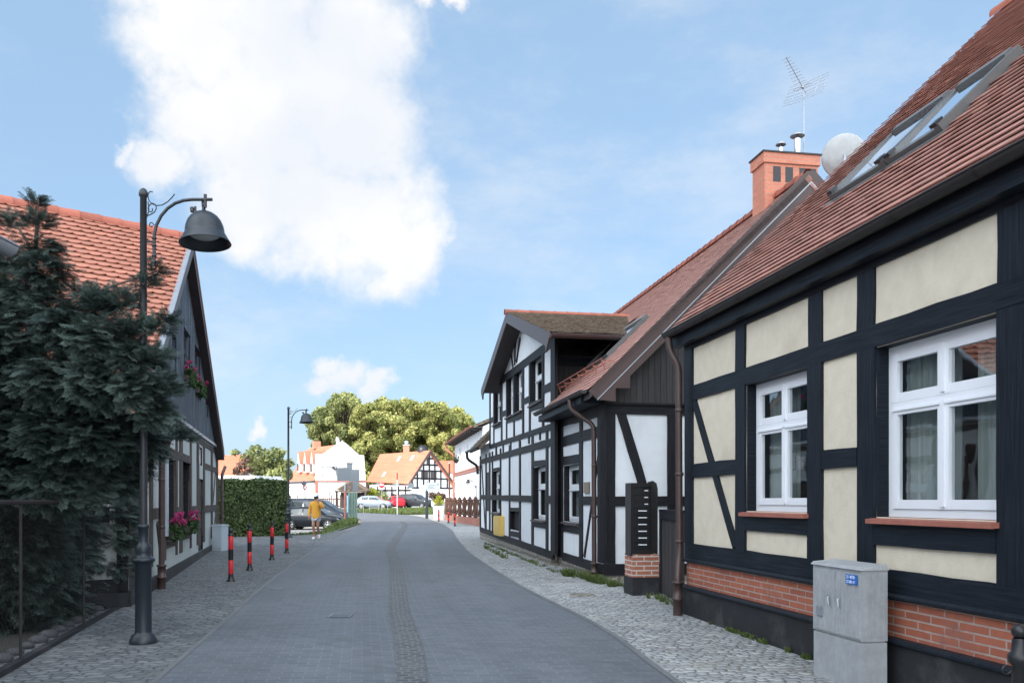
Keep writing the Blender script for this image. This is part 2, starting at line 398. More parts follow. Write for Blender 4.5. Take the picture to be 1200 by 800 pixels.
# ------------------------------------------------------------------ terrain, road, pavements
def sst(a, b, x):
    if a == b: return 0.0
    t = min(1, max(0, (x - a) / (b - a))); return t * t * (3 - 2 * t)
def g(x, y):
    z = .0066 * (y - 8) if y < 104 else .6336
    xb = x + max(0, y - 38) * .12
    dep = sst(-7.75, -9.4, xb) * sst(33.5, 38, y) * (1 - sst(60, 70, y))
    return z - .52 * dep
def ground_at(px, py):
    y = 1602.8 / (py - 579.4); return V(((px - 600) / 1000 * y, y, g((px - 600) / 1000 * y, y)))
def struct(name, mb, mat, kind='structure', label=None, cat=None):
    return tag(mb.build(name, mat), label, cat, None, kind)
xs = [-900, -400, -150, -80, -50] + list(range(-40, 31, 2)) + [40, 60, 100, 200, 400, 900]
xs = sorted(set(xs + [-10.5, -11, -9.5, -11.5, -13, -9, -8.5, -7.5]))
ys = [-60, -20, 0, 8, 16, 24, 30] + list(range(34, 74, 2)) + [80, 90, 104, 130, 200, 400, 900, 2500]
mb = MB()
mb.grid([[(x, y, g(x, y) - .03) for x in xs] for y in ys])
struct('ground', mb, MT['ground'], label='worn bare ground stretching away under the old village street', cat='ground')

def catmull(P, per=10):
    P = [V((*p, 0)) for p in P]; out = []
    for i in range(len(P) - 1):
        a = P[max(i - 1, 0)]; b = P[i]; c = P[i + 1]; d = P[min(i + 2, len(P) - 1)]
        for k in range(per):
            t = k / per
            q = .5 * ((2 * b) + (c - a) * t + (2 * a - 5 * b + 4 * c - d) * t * t + (3 * b - a - 3 * c + d) * t ** 3)
            out.append((q.x, q.y))
    out.append((P[-1].x, P[-1].y)); return out
LE = catmull([(1.0, -16), (-1.75, 0), (-3.02, 7.27), (-3.6, 10.8), (-4.46, 15.9), (-5.52, 23.4), (-6.4, 31.5), (-7.27, 39.5), (-8.6, 49.2), (-11.2, 59.5), (-17, 67), (-30, 75), (-60, 86)])
RE = catmull([(4.2, -16), (2.25, 0), (1.37, 7.27), (1.03, 10.3), (.05, 15.3), (-1.15, 23), (-2.05, 31), (-2.9, 39.5), (-4.6, 50.5), (-8.0, 66), (-15.5, 77.5), (-30, 86), (-60, 97)])
def ribbon(A, B, z, n=6, uoff=0.0):
    mb = MB(); s = 0.0; rows = []; uvs = []
    for k in range(len(A)):
        if k: s += ((V(A[k]) + V(B[k])) / 2 - (V(A[k - 1]) + V(B[k - 1])) / 2).length
        a, b = V(A[k]), V(B[k]); wd = (b - a).length
        rows.append([(*(a.lerp(b, j / n)), 0) for j in range(n + 1)])
        uvs.append([(s, uoff + wd * j / n) for j in range(n + 1)])
    for k in range(len(A) - 1):
        for j in range(n):
            p = [rows[k][j], rows[k][j + 1], rows[k + 1][j + 1], rows[k + 1][j]]
            u = [uvs[k][j], uvs[k][j + 1], uvs[k + 1][j + 1], uvs[k + 1][j]]
            mb.face([(q[0], q[1], g(q[0], q[1]) + z) for q in p], [(q[1], q[0]) for q in u])
    return mb
struct('road', ribbon(LE, RE, .012), MT['paver'], label='grey block paved street bending left towards the car park', cat='road')
def off(P, d):
    out = []
    for k in range(len(P)):
        a = V(P[max(k - 1, 0)]); b = V(P[min(k + 1, len(P) - 1)]); t = (b - a).normalized()
        out.append((P[k][0] + t.y * d, P[k][1] - t.x * d))
    return out
SC = catmull([(.5, -16), (-.3, 0), (-.86, 7.27), (-1.6, 12.1), (-2.72, 19.9), (-3.55, 25), (-4.3, 32), (-5.5, 43.8), (-6.6, 51)])
struct('drain_strip', ribbon(off(SC, -.14), off(SC, .14), .020, 1), MT['sett'], label='strip of dark granite setts along the middle of the road', cat='gutter strip')
struct('kerb_left', ribbon(off(LE, -.06), LE, .016, 1), MT['kerb'], label='flush stone kerb on the left of the road', cat='kerb')
struct('kerb_right', ribbon(RE, off(RE, .07), .016, 1), MT['kerb'], label='flush stone kerb on the right of the road', cat='kerb')
RW = [(q[0] + 5.4, q[1] + .6) for q in RE[:86]]
struct('pavement_right', ribbon(off(RE, .07)[:86], RW, .014, 5), MT['cobble'], label='light grey cobbled pavement in front of the right hand houses', cat='pavement')
LO = []
for (x, y) in LE:
    if y < 30: LO.append((x - 8.2, y - .9 - (1 - sst(20, 30, y)) * 1.2))
    else: LO.append((x - .12 - 8.1 * (1 - sst(30, 40, y)) , y + 0 * x))
nL = sum(1 for q in LE if q[1] < 47)
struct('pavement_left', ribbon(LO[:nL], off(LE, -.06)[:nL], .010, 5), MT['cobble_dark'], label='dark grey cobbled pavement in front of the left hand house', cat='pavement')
# lawns and car park
def patch(name, pts, z, mat, kind='structure', label=None, cat=None, nsub=8):
    """quad patch A,B,C,D subdivided to follow the ground"""
    A, B, C, D = [V((*p, 0)) for p in pts]; mb = MB()
    P = [[(A.lerp(B, i / nsub)).lerp(D.lerp(C, i / nsub), j / nsub) for i in range(nsub + 1)] for j in range(nsub + 1)]
    for j in range(nsub):
        for i in range(nsub):
            q = [P[j][i], P[j][i + 1], P[j + 1][i + 1], P[j + 1][i]]
            mb.face([(a.x, a.y, g(a.x, a.y) + z) for a in q], [(a.x, a.y) for a in q])
    return struct(name, mb, mat, kind, label, cat)
patch('garden_soil_shade', [(-9.5, -2), (-2.75, -2), (-5.9, 12.6), (-14, 9)], .016, MT['soil'], label='garden soil behind the wire fence, coloured darker for the shade there', cat='soil')
patch('car_park', [(-34, 37), (-10.2, 37), (-11.8, 58.5), (-34, 66)], .004, MT['park'], label='pale gravel parking ground beside the street bend', cat='car park', nsub=24)
patch('forecourt', [(-60, 99), (40, 92), (40, 125), (-60, 128)], .004, MT['park'], label='sunlit parking ground in front of the far houses', cat='car park')
patch('plaza', [(-5.0, 52), (3, 48), (6, 90), (-8.2, 67)], .008, MT['park'], label='pale paved ground by the brown fence at the bend', cat='pavement')

def blades(name, spots, n, h, mat, label, cat='grass', wdt=.02):
    """grass tufts scattered over quads (A,B,C,D in plan)"""
    P = []; tt = []
    for (A, B, C, D, share) in spots:
        A, B, C, D = map(V, (A, B, C, D))
        for _ in range(int(n * share)):
            s, t = R.random(), R.random(); p = (A.lerp(B, s)).lerp(D.lerp(C, s), t)
            z = g(p.x, p.y); a = R.random() * 6.283; hh = h * R.uniform(.4, 1.2); ww = wdt * R.uniform(.6, 1.5)
            c, s_ = math.cos(a) * ww, math.sin(a) * ww; lx, ly = R.uniform(-.5, .5) * hh, R.uniform(-.5, .5) * hh
            P.append([(p.x - c, p.y - s_, z), (p.x + c, p.y + s_, z), (p.x + c * .3 + lx, p.y + s_ * .3 + ly, z + hh), (p.x - c * .3 + lx, p.y - s_ * .3 + ly, z + hh)])
            tt.append(R.random())
    return tag(quads_object(name, np.array(P), tt, mat), label, cat, None, 'stuff')
patch('lawn', [(-18, 82.5), (-8.4, 69.5), (-4.5, 74), (-9, 97)], .010, MT['lawn'], label='soil of the sunlit green beyond the bend', cat='lawn')
patch('verge', [(-11.2, 33.4), (-7.5, 34), (-8.45, 47.6), (-11.2, 58)], .014, MT['lawn'], label='soil of the grassy bank between car park and road', cat='verge', nsub=20)
blades('grass', [((-18, 82.5), (-8.4, 69.5), (-4.5, 74), (-9, 97), 1)], 16000, .22, MT['grass'], 'short sunlit grass of the green beyond the road bend', wdt=.06)
blades('grass', [((-10.8, 34), (-7.75, 34.5), (-8.6, 47.4), (-10.8, 57), 1)], 9000, .12, MT['grass'], 'low rough grass bank between the parked dark cars and the pavement', wdt=.03)
blades('grass', [((-9.3, 42.0), (-8.2, 42), (-8.75, 48.4), (-9.9, 50), 1)], 2000, .32, MT['grass'], 'tall rough grass around the green boards and the sign posts', wdt=.03)
def weeds(spots, n):
    P, tt = [], []
    for (A, B, wd, hh, sh) in spots:
        A, B = V(A), V(B); t = (B - A).normalized(); nrm = V((-t.y, t.x)); k = 0; tries = 0
        while k < n * sh and tries < n * 30:
            tries += 1; p = A.lerp(B, R.random()) + nrm * (abs(R.gauss(0, .5)) * wd)
            if mnoise.noise((p.x * 3.1, p.y * 3.1, 2)) + .5 * mnoise.noise((p.x * 9, p.y * 9, 5)) < .12: continue
            k += 1; z = g(p.x, p.y) + .01; a = R.random() * 6.283; h = hh * R.uniform(.25, 1.2); w2 = R.uniform(.004, .011); c, s_ = math.cos(a) * w2, math.sin(a) * w2; lx, ly = R.uniform(-.8, .8) * h, R.uniform(-.8, .8) * h
            P.append([(p.x - c, p.y - s_, z), (p.x + c, p.y + s_, z), (p.x + c * .4 + lx, p.y + s_ * .4 + ly, z + h), (p.x - c * .4 + lx, p.y - s_ * .4 + ly, z + h)]); tt.append(R.random())
    return tag(quads_object('weeds', np.array(P), tt, MT['grass']), 'weeds growing along the foot of the right hand house walls', 'weeds', None, 'stuff')
weeds([((.95, 16.9), (1.62, 15.0), .22, .13, .36), ((1.55, 15.0), (1.95, 14.3), .25, .10, .18), ((1.9, 14.0), (2.3, 12.0), .15, .08, .10), ((-1.0, 28), (.9, 17.2), .18, .06, .16), ((2.28, 11.2), (2.86, 8.1), .22, .05, .5), ((-.9, 26), (-.2, 21), .12, .10, .06)], 6200)
# ------------------------------------------------------------------ facades
class Fac:
    """a vertical plane: u along it (away from the camera), v outward towards the street, w up"""
    def __init__(s, o, d, n):
        s.o = V((o[0], o[1], 0)); s.d = V((d[0], d[1], 0)); s.n = V((n[0], n[1], 0))
    def P(s, u, v, w): return s.o + s.d * u + s.n * v + V((0, 0, w))
    def uw(s, px, py, v=0.0):
        r = ray(px, py); k = ((s.o + s.n * v - EYE).dot(s.n)) / r.dot(s.n)
        p = EYE + r * k; return ((p - s.o).dot(s.d), p.z)
    def u(s, px, v=0.0): return s.uw(px, 586, v)[0]
    def w(s, px, py, v=0.0): return s.uw(px, py, v)[1]
    def shifted(s, v): return Fac((s.o + s.n * v)[:2], s.d[:2], s.n[:2])

def fbox(mb, f, u0, u1, v0, v1, w0, w1, m=0, t=.5):
    mb.obox(f.P(u0, v0, w0), f.d * (u1 - u0), f.n * (v1 - v0), V((0, 0, w1 - w0)), m, t)
def fpoly(mb, f, pts, v0, v1, m=0, t=.5):
    mb.prism([f.P(u, v0, w_) for u, w_ in pts], f.n * (v1 - v0), m, t)
_bk = [0]
def beam(mb, f, a, b, wd, v0=-.05, v1=.006, wob=.005):
    """a squared timber from a to b (u,w), slightly uneven edges, uv along the grain"""
    _bk[0] += 1; v1 = v1 + (_bk[0] % 9) * .0011
    A, B = V(a), V(b); L = (B - A).length; t = (B - A) / L; s = V((-t.y, t.x))
    n = max(2, int(L / .35)); e0, e1 = [], []
    for k in range(n + 1):
        c = A + t * (L * k / n)
        e0.append(c - s * (wd / 2 + R.uniform(-wob, wob))); e1.append(c + s * (wd / 2 + R.uniform(-wob, wob)))
    uo = R.random() * 50
    for k in range(n):
        l0, l1 = L * k / n + uo, L * (k + 1) / n + uo
        q = [e0[k], e0[k + 1], e1[k + 1], e1[k]]
        mb.face([f.P(p.x, v1, p.y) for p in q], [(l0, uo), (l1, uo), (l1, uo + wd), (l0, uo + wd)])
        for e, sg in ((e0, 0), (e1, 1)):
            p, r = e[k], e[k + 1]
            mb.face([f.P(p.x, v0, p.y), f.P(r.x, v0, r.y), f.P(r.x, v1, r.y), f.P(p.x, v1, p.y)], [(l0, uo), (l1, uo), (l1, uo + .06), (l0, uo + .06)])
    for k in (0, n):
        p, r = e0[k], e1[k]
        mb.face([f.P(p.x, v0, p.y), f.P(r.x, v0, r.y), f.P(r.x, v1, r.y), f.P(p.x, v1, p.y)])
def fix_normals(o):
    import bmesh
    bm = bmesh.new(); bm.from_mesh(o.data); bmesh.ops.remove_doubles(bm, verts=bm.verts, dist=1e-5)
    bmesh.ops.recalc_face_normals(bm, faces=bm.faces); bm.to_mesh(o.data); bm.free()

class Frame:
    """collects the timbers of one facade, each a part of its house"""
    def __init__(s, f, house, mat, v0=-.05, v1=.006): s.f, s.h, s.m, s.v0, s.v1 = f, house, mat, v0, v1
    def _mk(s, name, a, b, wd, v1=None):
        mb = MB(); beam(mb, s.f, a, b, wd, s.v0, s.v1 if v1 is None else v1); o = mb.build(name, s.m, s.h); return o
    def post(s, x0, x1, w0, w1, v1=None):
        a, b = s.f.u(x0), s.f.u(x1); return s._mk('post', ((a + b) / 2, w0), ((a + b) / 2, w1), abs(a - b), v1)
    def rail(s, x0, x1, w0, w1, w2=None, w3=None):
        w2 = w0 if w2 is None else w2; w3 = w1 if w3 is None else w3
        return s._mk('rail', (s.f.u(x0), (w0 + w1) / 2), (s.f.u(x1), (w2 + w3) / 2), ((w1 - w0) + (w3 - w2)) / 2)
    def prail(s, p0, p1, q0, q1):
        """rail from pixel rows: (x, top, bottom) at each end"""
        x0, t0, b0 = p0; x1, t1, b1 = p1
        return s.rail(x0, x1, s.f.w(x0, b0), s.f.w(x0, t0), s.f.w(x1, b1), s.f.w(x1, t1))
    def brace(s, p, q, wd):
        return s._mk('brace', s.f.uw(*p), s.f.uw(*q), wd, s.v1 - .001)

def wall_mesh(mb, f, u0, u1, w0, w1, holes, v=0.0, depth=.14, m=0, mrev=1, mroom=2, room=.9, top=None):
    """front skin with rectangular holes; each hole gets reveals and a closed dark room behind"""
    us = sorted(set([u0, u1] + [h for q in holes for h in q[:2]])); ws = sorted(set([w0, w1] + [h for q in holes for h in q[2:4]]))
    for i in range(len(us) - 1):
        for j in range(len(ws) - 1):
            uc, wc = (us[i] + us[i + 1]) / 2, (ws[j] + ws[j + 1]) / 2
            if any(q[0] < uc < q[1] and q[2] < wc < q[3] for q in holes): continue
            mb.face([f.P(us[i], v, ws[j]), f.P(us[i + 1], v, ws[j]), f.P(us[i + 1], v, ws[j + 1]), f.P(us[i], v, ws[j + 1])], m=m)
    for q in holes:
        a, b, c, d = q[:4]; vb = v - depth - .06
        for p0, p1 in (((a, c), (a, d)), ((b, c), (b, d)), ((a, c), (b, c)), ((a, d), (b, d))):
            mb.face([f.P(p0[0], v, p0[1]), f.P(p1[0], v, p1[1]), f.P(p1[0], vb, p1[1]), f.P(p0[0], vb, p0[1])], m=mrev)
        e = .05; A, B, C, D = a - e, b + e, c - e * .5, d + e * .5; vr = vb - room
        for (p, r) in (((A, C), (A, D)), ((B, C), (B, D)), ((A, C), (B, C)), ((A, D), (B, D))):
            mb.face([f.P(p[0], vb, p[1]), f.P(r[0], vb, r[1]), f.P(r[0], vr, r[1]), f.P(p[0], vr, p[1])], m=mroom)
        mb.face([f.P(A, vr, C), f.P(B, vr, C), f.P(B, vr, D), f.P(A, vr, D)], m=mroom)
        for (p, r) in (((A, C), (a, D)), ((b, C), (B, D)), ((a, C), (b, c)), ((a, d), (b, D))):
            mb.face([f.P(p[0], vb, p[1]), f.P(r[0], vb, p[1]), f.P(r[0], vb, r[1]), f.P(p[0], vb, r[1])], m=mroom)

def window(f, house, hole, v, style='four', depth=.13, sill='sill', curtain=True, fr=.07, sash=.065, trans=.655, mull=.085, sillmat=None, label=None, white='winwhite'):
    """a casement window set into a hole (u0,u1,w0,w1): frame with pane, sill and curtain as sub-parts"""
    a, b, c, d = hole; vb = v - depth; mb = MB()
    def bar(u0, u1, w0, w1, v0, v1): fbox(mb, f, u0, u1, v0, v1, w0, w1)
    bar(a, a + fr, c, d, vb - .05, vb); bar(b - fr, b, c, d, vb - .05, vb)
    bar(a + fr, b - fr, c, c + fr, vb - .05, vb + .002); bar(a + fr, b - fr, d - fr, d, vb - .05, vb + .002)
    panes = []
    wt = c + (d - c) * trans
    cols = [(a + fr, (a + b) / 2), ((a + b) / 2, b - fr)] if style in ('four', 'two') else [(a + fr, b - fr)]
    rows = [(c + fr, wt - .02), (wt + .02, d - fr)] if style in ('four', 'twohigh') else [(c + fr, d - fr)]
    if style in ('four', 'twohigh'):
        bar(a + fr, b - fr, wt - .03, wt + .03, vb - .045, vb + .012); bar(a + fr, b - fr, wt - .055, wt - .038, vb - .04, vb + .03)
    for (p, q) in cols:
        for (r, s) in rows:
            bar(p + .003, p + sash, r, s, vb - .035, vb + .016); bar(q - sash, q - .003, r, s, vb - .035, vb + .016)
            bar(p + sash, q - sash, r, r + sash * 1.15, vb - .035, vb + .014); bar(p + sash, q - sash, s - sash, s, vb - .035, vb + .014)
            panes.append((p + sash, q - sash, r + sash * 1.15, s - sash))
    if len(cols) == 2:
        for (r, s) in rows: bar((a + b) / 2 - .022, (a + b) / 2 + .022, r + .02, s - .015, vb - .02, vb + .030)
    o = mb.build('window', MT[white], house); tag(o, label)
    gm = MB()
    for (p, q, r, s) in panes: gm.face([f.P(p, vb - .01, r), f.P(q, vb - .01, r), f.P(q, vb - .01, s), f.P(p, vb - .01, s)])
    gm.build('pane', MT['glass'], o)
    if curtain:
        cm = MB(); n = 44
        for (p, q) in ((a + .04, (a + b) / 2 - .0 - (b - a) * .13), ((a + b) / 2 + (b - a) * .0, b - .04)):
            rows_ = []
            for w_ in (c + .05, d - .05):
                rows_.append([f.P(p + (q - p) * k / n, vb - .16 + .028 * math.sin(k * 1.25 + p * 9) + .01 * math.sin(k * .53), w_) for k in range(n + 1)])
            cm.grid(rows_)
        cm.build('curtain', MT['curtain'], o)
    if sill:
        sm = MB(); A, B = a - .03, b + .03
        sm.hexa([f.P(A, vb - .02, c - .040), f.P(B, vb - .02, c - .040), f.P(B, v + .09, c - .056), f.P(A, v + .09, c - .056),
                 f.P(A, vb - .02, c + .004), f.P(B, vb - .02, c + .004), f.P(B, v + .09, c - .018), f.P(A, v + .09, c - .018)])
        sm.build('sill', MT[sillmat or 'sill'], o)
    return o

# ------------------------------------------------------------------ roofs
class Slope:
    def __init__(s, O, eu, top):
        s.O = V(O); s.eu = V(eu).normalized(); d = V(top) - s.O; d -= s.eu * d.dot(s.eu)
        s.L = d.length; s.ev = d.normalized(); s.n = s.eu.cross(s.ev)
        if s.n.z < 0: s.n = -s.n
    def P(s, a, b, c=0.0): return s.O + s.eu * a + s.ev * b + s.n * c
    def ab(s, px, py, c=0.0):
        r = ray(px, py); k = (s.O + s.n * c - EYE).dot(s.n) / r.dot(s.n); p = EYE + r * k - s.O
        return p.dot(s.eu), p.dot(s.ev)
def tiles(s, u0, u1, tw, ex, th=.012, keep=None, edge=0, name='roof', mat=None, house=None, jit=.004, vmax=None, slab=.10, over=.035, gap=.018):
    mb = MB(); L = vmax or s.L; nr = int(L / ex)
    for r in range(nr + 1):
        v0 = r * ex; v1 = min(v0 + ex + over, L); ofs = (r % 2) * tw / 2
        k0 = int(u0 / tw) - 2
        u = k0 * tw + ofs
        while u < u1:
            a, b = max(u, u0), min(u + tw - .0015, u1); u += tw
            if b - a < .02: continue
            if keep and not keep((a + b) / 2, v0 + ex / 2): continue
            j = R.uniform(-jit, jit); jj = R.uniform(-jit, jit) * .6; lift = th * R.uniform(.85, 1.35); t = min(1, max(0, R.gauss(.5, .22)))
            ft = lift + gap; bk = .004
            w_ = b - a
            if edge:      # rounded lower edge
                pr = [(0, edge), (.14, edge * .45), (.32, edge * .08), (.5, 0), (.68, edge * .08), (.86, edge * .45), (1, edge)]
            else: pr = [(0, 0), (1, 0)]
            low = [s.P(a + w_ * q, v0 + e + j + jj * (q - .5), ft) for q, e in pr]
            lowb = [s.P(a + w_ * q, v0 + e + j + jj * (q - .5), ft - th) for q, e in pr]
            mb.face(low + [s.P(b, v1, bk), s.P(a, v1, bk)], t=t)
            for q in range(len(low) - 1): mb.face([lowb[q], lowb[q + 1], low[q + 1], low[q]], t=t * .8)
            mb.face([low[-1], lowb[-1], s.P(b, v1, bk - th), s.P(b, v1, bk)], t=t); mb.face([lowb[0], low[0], s.P(a, v1, bk), s.P(a, v1, bk - th)], t=t)
    if slab and not keep:
        mb.prism([s.P(u0, .02, -.012), s.P(u1, .02, -.012), s.P(u1, L, -.012), s.P(u0, L, -.012)], s.n * -slab, t=.3)
    return mb.build(name, mat, house)
def slab(s, u0, u1, v0, v1, th, name, mat, house, c=-.014):
    mb = MB(); mb.prism([s.P(u0, v0, c), s.P(u1, v0, c), s.P(u1, v1, c), s.P(u0, v1, c)], s.n * -th); return mb.build(name, mat, house)
def ridge_caps(house, A, B, r=.10, L=.36, mat='ridge', name='ridge'):
    A, B = V(A), V(B); d = (B - A); n = max(1, int(d.length / L)); d.normalize(); mb = MB(); side = d.cross(V((0, 0, 1))).normalized(); up = side.cross(d).normalized()
    for k in range(n + 1):
        p0 = A + d * (k * L - .03); p1 = A + d * min((k + 1) * L + .02, (B - A).length + .05); r0, r1 = r * 1.07, r * .94
        t = R.random(); rows = []
        for p, rr in ((p0, r0), (p0 + d * .05, r0), (p0 + d * .055, r0 * .95), (p1, r1)):
            rows.append([p + side * (rr * math.cos(a)) + up * (rr * math.sin(a) - .03) for a in [math.pi * (-.12 + 1.24 * q / 8) for q in range(9)]])
        mb.grid(rows, False, 0, t, True)
    return mb.build(name, MT[mat], house)
def gutter(house, A, B, r=.065, mat='darkgutter', hooks=True, caps=True):
    """half round gutter from A to B (A,B = centre of the open top)"""
    A, B = V(A), V(B); d = (B - A).normalized(); side = d.cross(V((0, 0, 1))).normalized(); mb = MB(); up = V((0, 0, 1))
    n = max(2, int((B - A).length / 1.4)); rows = []
    prof = [math.pi * (1 + q / 10) for q in range(11)]
    def ring(p, rr): return [p + side * (rr * math.cos(a)) + up * (rr * math.sin(a)) for a in prof]
    def ringb(p, rr): return [p + side * (rr * math.cos(a)) + up * (rr * math.sin(a)) for a in reversed(prof)]
    mb.grid([ring(A, r) + ringb(A, r * .88), ring(B, r) + ringb(B, r * .88)], True)
    for e in (-1, 1): mb.tube([A + side * e * r, B + side * e * r], .010, 6)
    for p in (A, B): mb.face(ring(p, r))
    k = .7
    while k < (B - A).length:
        p = A + d * k; k += .9
        mb.grid([ring(p - d * .015, r + .006), ring(p + d * .015, r + .006)])
    return mb.build('gutter', MT[mat], house)
def downpipe(house, pts, r=.045, mat='brownmetal', base=None, clips=()):
    mb = MB(); P = [V(p) for p in pts]; out = [P[0]]
    for i in range(1, len(P) - 1):                                  # round the elbows
        a, b, c = P[i - 1], P[i], P[i + 1]; l = min((a - b).length, (c - b).length) * .42; l = min(l, .11)
        p0 = b + (a - b).normalized() * l; p1 = b + (c - b).normalized() * l
        for t in (0, .25, .5, .75, 1): out.append(p0.lerp(b, t).lerp(b.lerp(p1, t), t))
    out.append(P[-1]); mb.tube(out, r, 12)
    for p in clips: mb.lathe([(r, -.025), (r + .010, -.02), (r + .010, .02), (r, .025)], p, 12)
    if base:
        b, rb, h = base; mb.lathe([(rb, 0), (rb, h * .45), (rb + .012, h * .46), (rb + .012, h * .52), (rb, h * .53), (rb, h - .03), (rb + .014, h - .028), (rb + .014, h), (r, h)], b, 14)
    return mb.build('downpipe', MT[mat], house)
# ================================================================== the cream half timbered house on the right
NI = V((.983, .184, 0)); DC = 4.386
FC = Fac((NI.x * DC, NI.y * DC), (-.184, .983), (-.983, -.184))
def gz(f, u, v=0): p = f.P(u, v, 0); return g(p.x, p.y)
cream = thing('timber_house', FC.P(6, -2, gz(FC, 6)), 'cream plastered half timbered house with red tiled roof and roof windows on the right', 'house')
CU0, CU1 = -1.0, FC.u(803)
hole1 = (FC.u(947.2), FC.u(873.6), 1.43, 2.86); hole2 = (FC.u(1168.7), FC.u(1025.3), 1.41, 2.85)
hole3 = (hole2[0] - 3.2, hole2[0] - 1.8, 1.41, 2.85)
mb = MB()
wall_mesh(mb, FC, CU0, CU1, .74, 3.75, [hole1, hole2, hole3], v=-.018, depth=.115, mrev=1, mroom=2)
# gable ends and the back, up to the ridge
RV, RWz = -4.853, 8.60
for uu in (CU0, CU1 - .01):
    mb.face([FC.P(uu, -.018, -.3), FC.P(uu, -9.6, -.3), FC.P(uu, -9.6, 3.6), FC.P(uu, RV, RWz - .15), FC.P(uu, -.018, 3.75)])
mb.face([FC.P(CU0, -9.6, -.3), FC.P(CU1, -9.6, -.3), FC.P(CU1, -9.6, 3.6), FC.P(CU0, -9.6, 3.6)])
mb.build('wall', [MT['cream'], MT['timber'], MT['room']], cream)
mb = MB(); fbox(mb, FC, CU0, CU1 - .02, -.2, -.012, .40, .745); mb.build('brick_base', MT['brick'], cream)
mb = MB()
fbox(mb, FC, CU0, CU1 + .03, -.2, .035, -.4, .385)
mb.build('plinth', MT['plinth'], cream)
mb = MB()
for z0, z1, vv in ((.735, .785, .045), (.375, .425, .07)):
    rows = []
    for uu in (CU0, CU1 + .03): rows.append([FC.P(uu, -.05, z0), FC.P(uu, vv - .015, z0), FC.P(uu, vv, z0 + .012), FC.P(uu, vv, z0 + .03), FC.P(uu, vv - .02, z1), FC.P(uu, -.05, z1 + .004)])
    mb.grid(rows, True, smooth=False, capa=True, capb=True)
mb.build('ledge', MT['timber'], cream)
F = Frame(FC, cream, MT['timber'])
F.rail(1205, 803, .775, .965, .775, .995)                  # sill beam, near end first
_fix = F
def crail(w0, w1, ua, ub): return F._mk('rail', (ua, (w0 + w1) / 2), (ub, (w0 + w1) / 2), w1 - w0)
uP = {k: FC.u(x) for k, x in dict(c0=803, c1=811.8, a0=862.6, a1=873.4, b0=947.2, b1=963.4, d0=1005, d1=1025.2, e0=1168.7).items()}
crail(.785, .965, CU0, FC.u(1205)); crail(2.86, 3.05, CU0, CU1); crail(3.54, 3.76, CU0, CU1)
F._mk('post', ((uP['c0'] + uP['c1']) / 2, .99), ((uP['c0'] + uP['c1']) / 2, 3.56), abs(uP['c0'] - uP['c1']))
for a, b in (('a0', 'a1'), ('b0', 'b1'), ('d0', 'd1')):
    wd = abs(uP[a] - uP[b]); uc = (uP[a] + uP[b]) / 2
    F._mk('post', (uc, .96), (uc, 2.87), wd); F._mk('post', (uc + R.uniform(-.01, .01), 3.04), (uc, 3.56), wd * .96)
ue = uP['e0'] - .15
for uc in (ue, hole2[0] - 1.72, hole3[0] - .1, .4, -.9): F._mk('post', (uc, .96), (uc, 2.87), .30 if uc == ue else .2); F._mk('post', (uc, 3.04), (uc, 3.56), .28 if uc == ue else .2)
crail(1.85, 2.03, uP['a0'] + .005, uP['c1'] - .003); crail(1.845, 2.02, uP['d0'] + .003, uP['b1'] - .003)
crail(1.21, 1.40, uP['b0'] + .003, uP['a1'] - .003); crail(1.175, 1.38, uP['e0'] + .003, uP['d1'] - .003); crail(1.175, 1.36, hole3[0], hole3[1])
F.brace((811, 462), (861.5, 640), .125)
# eaves beam carried outside the wall, gutter, roof
mb = MB(); fbox(mb, FC, CU0, CU1 + .14, .02, .135, 3.60, 3.74); mb.build('eaves_beam', MT['timber'], cream)
mb = MB(); fbox(mb, FC, CU0, CU1 + .1, -.05, .12, 3.742, 3.775); mb.build('soffit', MT['browndark'], cream)
gutter(cream, FC.P(CU0, .215, 3.80), FC.P(CU1 + .14, .215, 3.79), .066)
SCr = Slope(FC.P(CU0, .20, 3.80), FC.d, FC.P(CU0, RV, RWz + .02))
UE = CU1 + .13 - CU0
skw = []
for q in (((972, 240), (1041, 195.5), (1049, 164)), ((1043, 194.5), (1109, 153), (1125, 112))):
    a0 = SCr.ab(*q[1]); a1 = SCr.ab(*q[0]); t = SCr.ab(*q[2])
    skw.append((min(a0[0], a1[0]), max(a0[0], a1[0]), (a0[1] + a1[1]) / 2, t[1]))
bse = sum(q[2] for q in skw) / 2; tp = sum(q[3] for q in skw) / 2
skw = [(q[0], q[1], bse, tp) for q in skw]
tiles(SCr, 0, UE, .175, .148, .012, keep=lambda u, v: not any(q[0] - .06 < u < q[1] + .06 and q[2] - .03 < v < q[3] + .05 for q in skw), mat=MT['redtile'], house=cream, jit=.0045)
slab(SCr, 0, UE, .05, SCr.L, .12, 'roof_boarding', MT['browndark'], cream)
SCb = Slope(FC.P(CU0, -9.9, 3.80), FC.d, FC.P(CU0, RV, RWz + .02))
slab(SCb, 0, UE, 0, SCb.L, .12, 'roof', MT['redtile'], cream, c=0)
ridge_caps(cream, FC.P(CU1 + .1, RV, RWz + .05), FC.P(CU0, RV, RWz + .05), .11)
mb = MB(); mb.prism([SCr.P(UE, .0, -.02), SCr.P(UE, SCr.L, -.02), SCr.P(UE, SCr.L, -.17), SCr.P(UE, 0, -.17)], FC.d * .03); mb.build('bargeboard', MT['browndark'], cream)
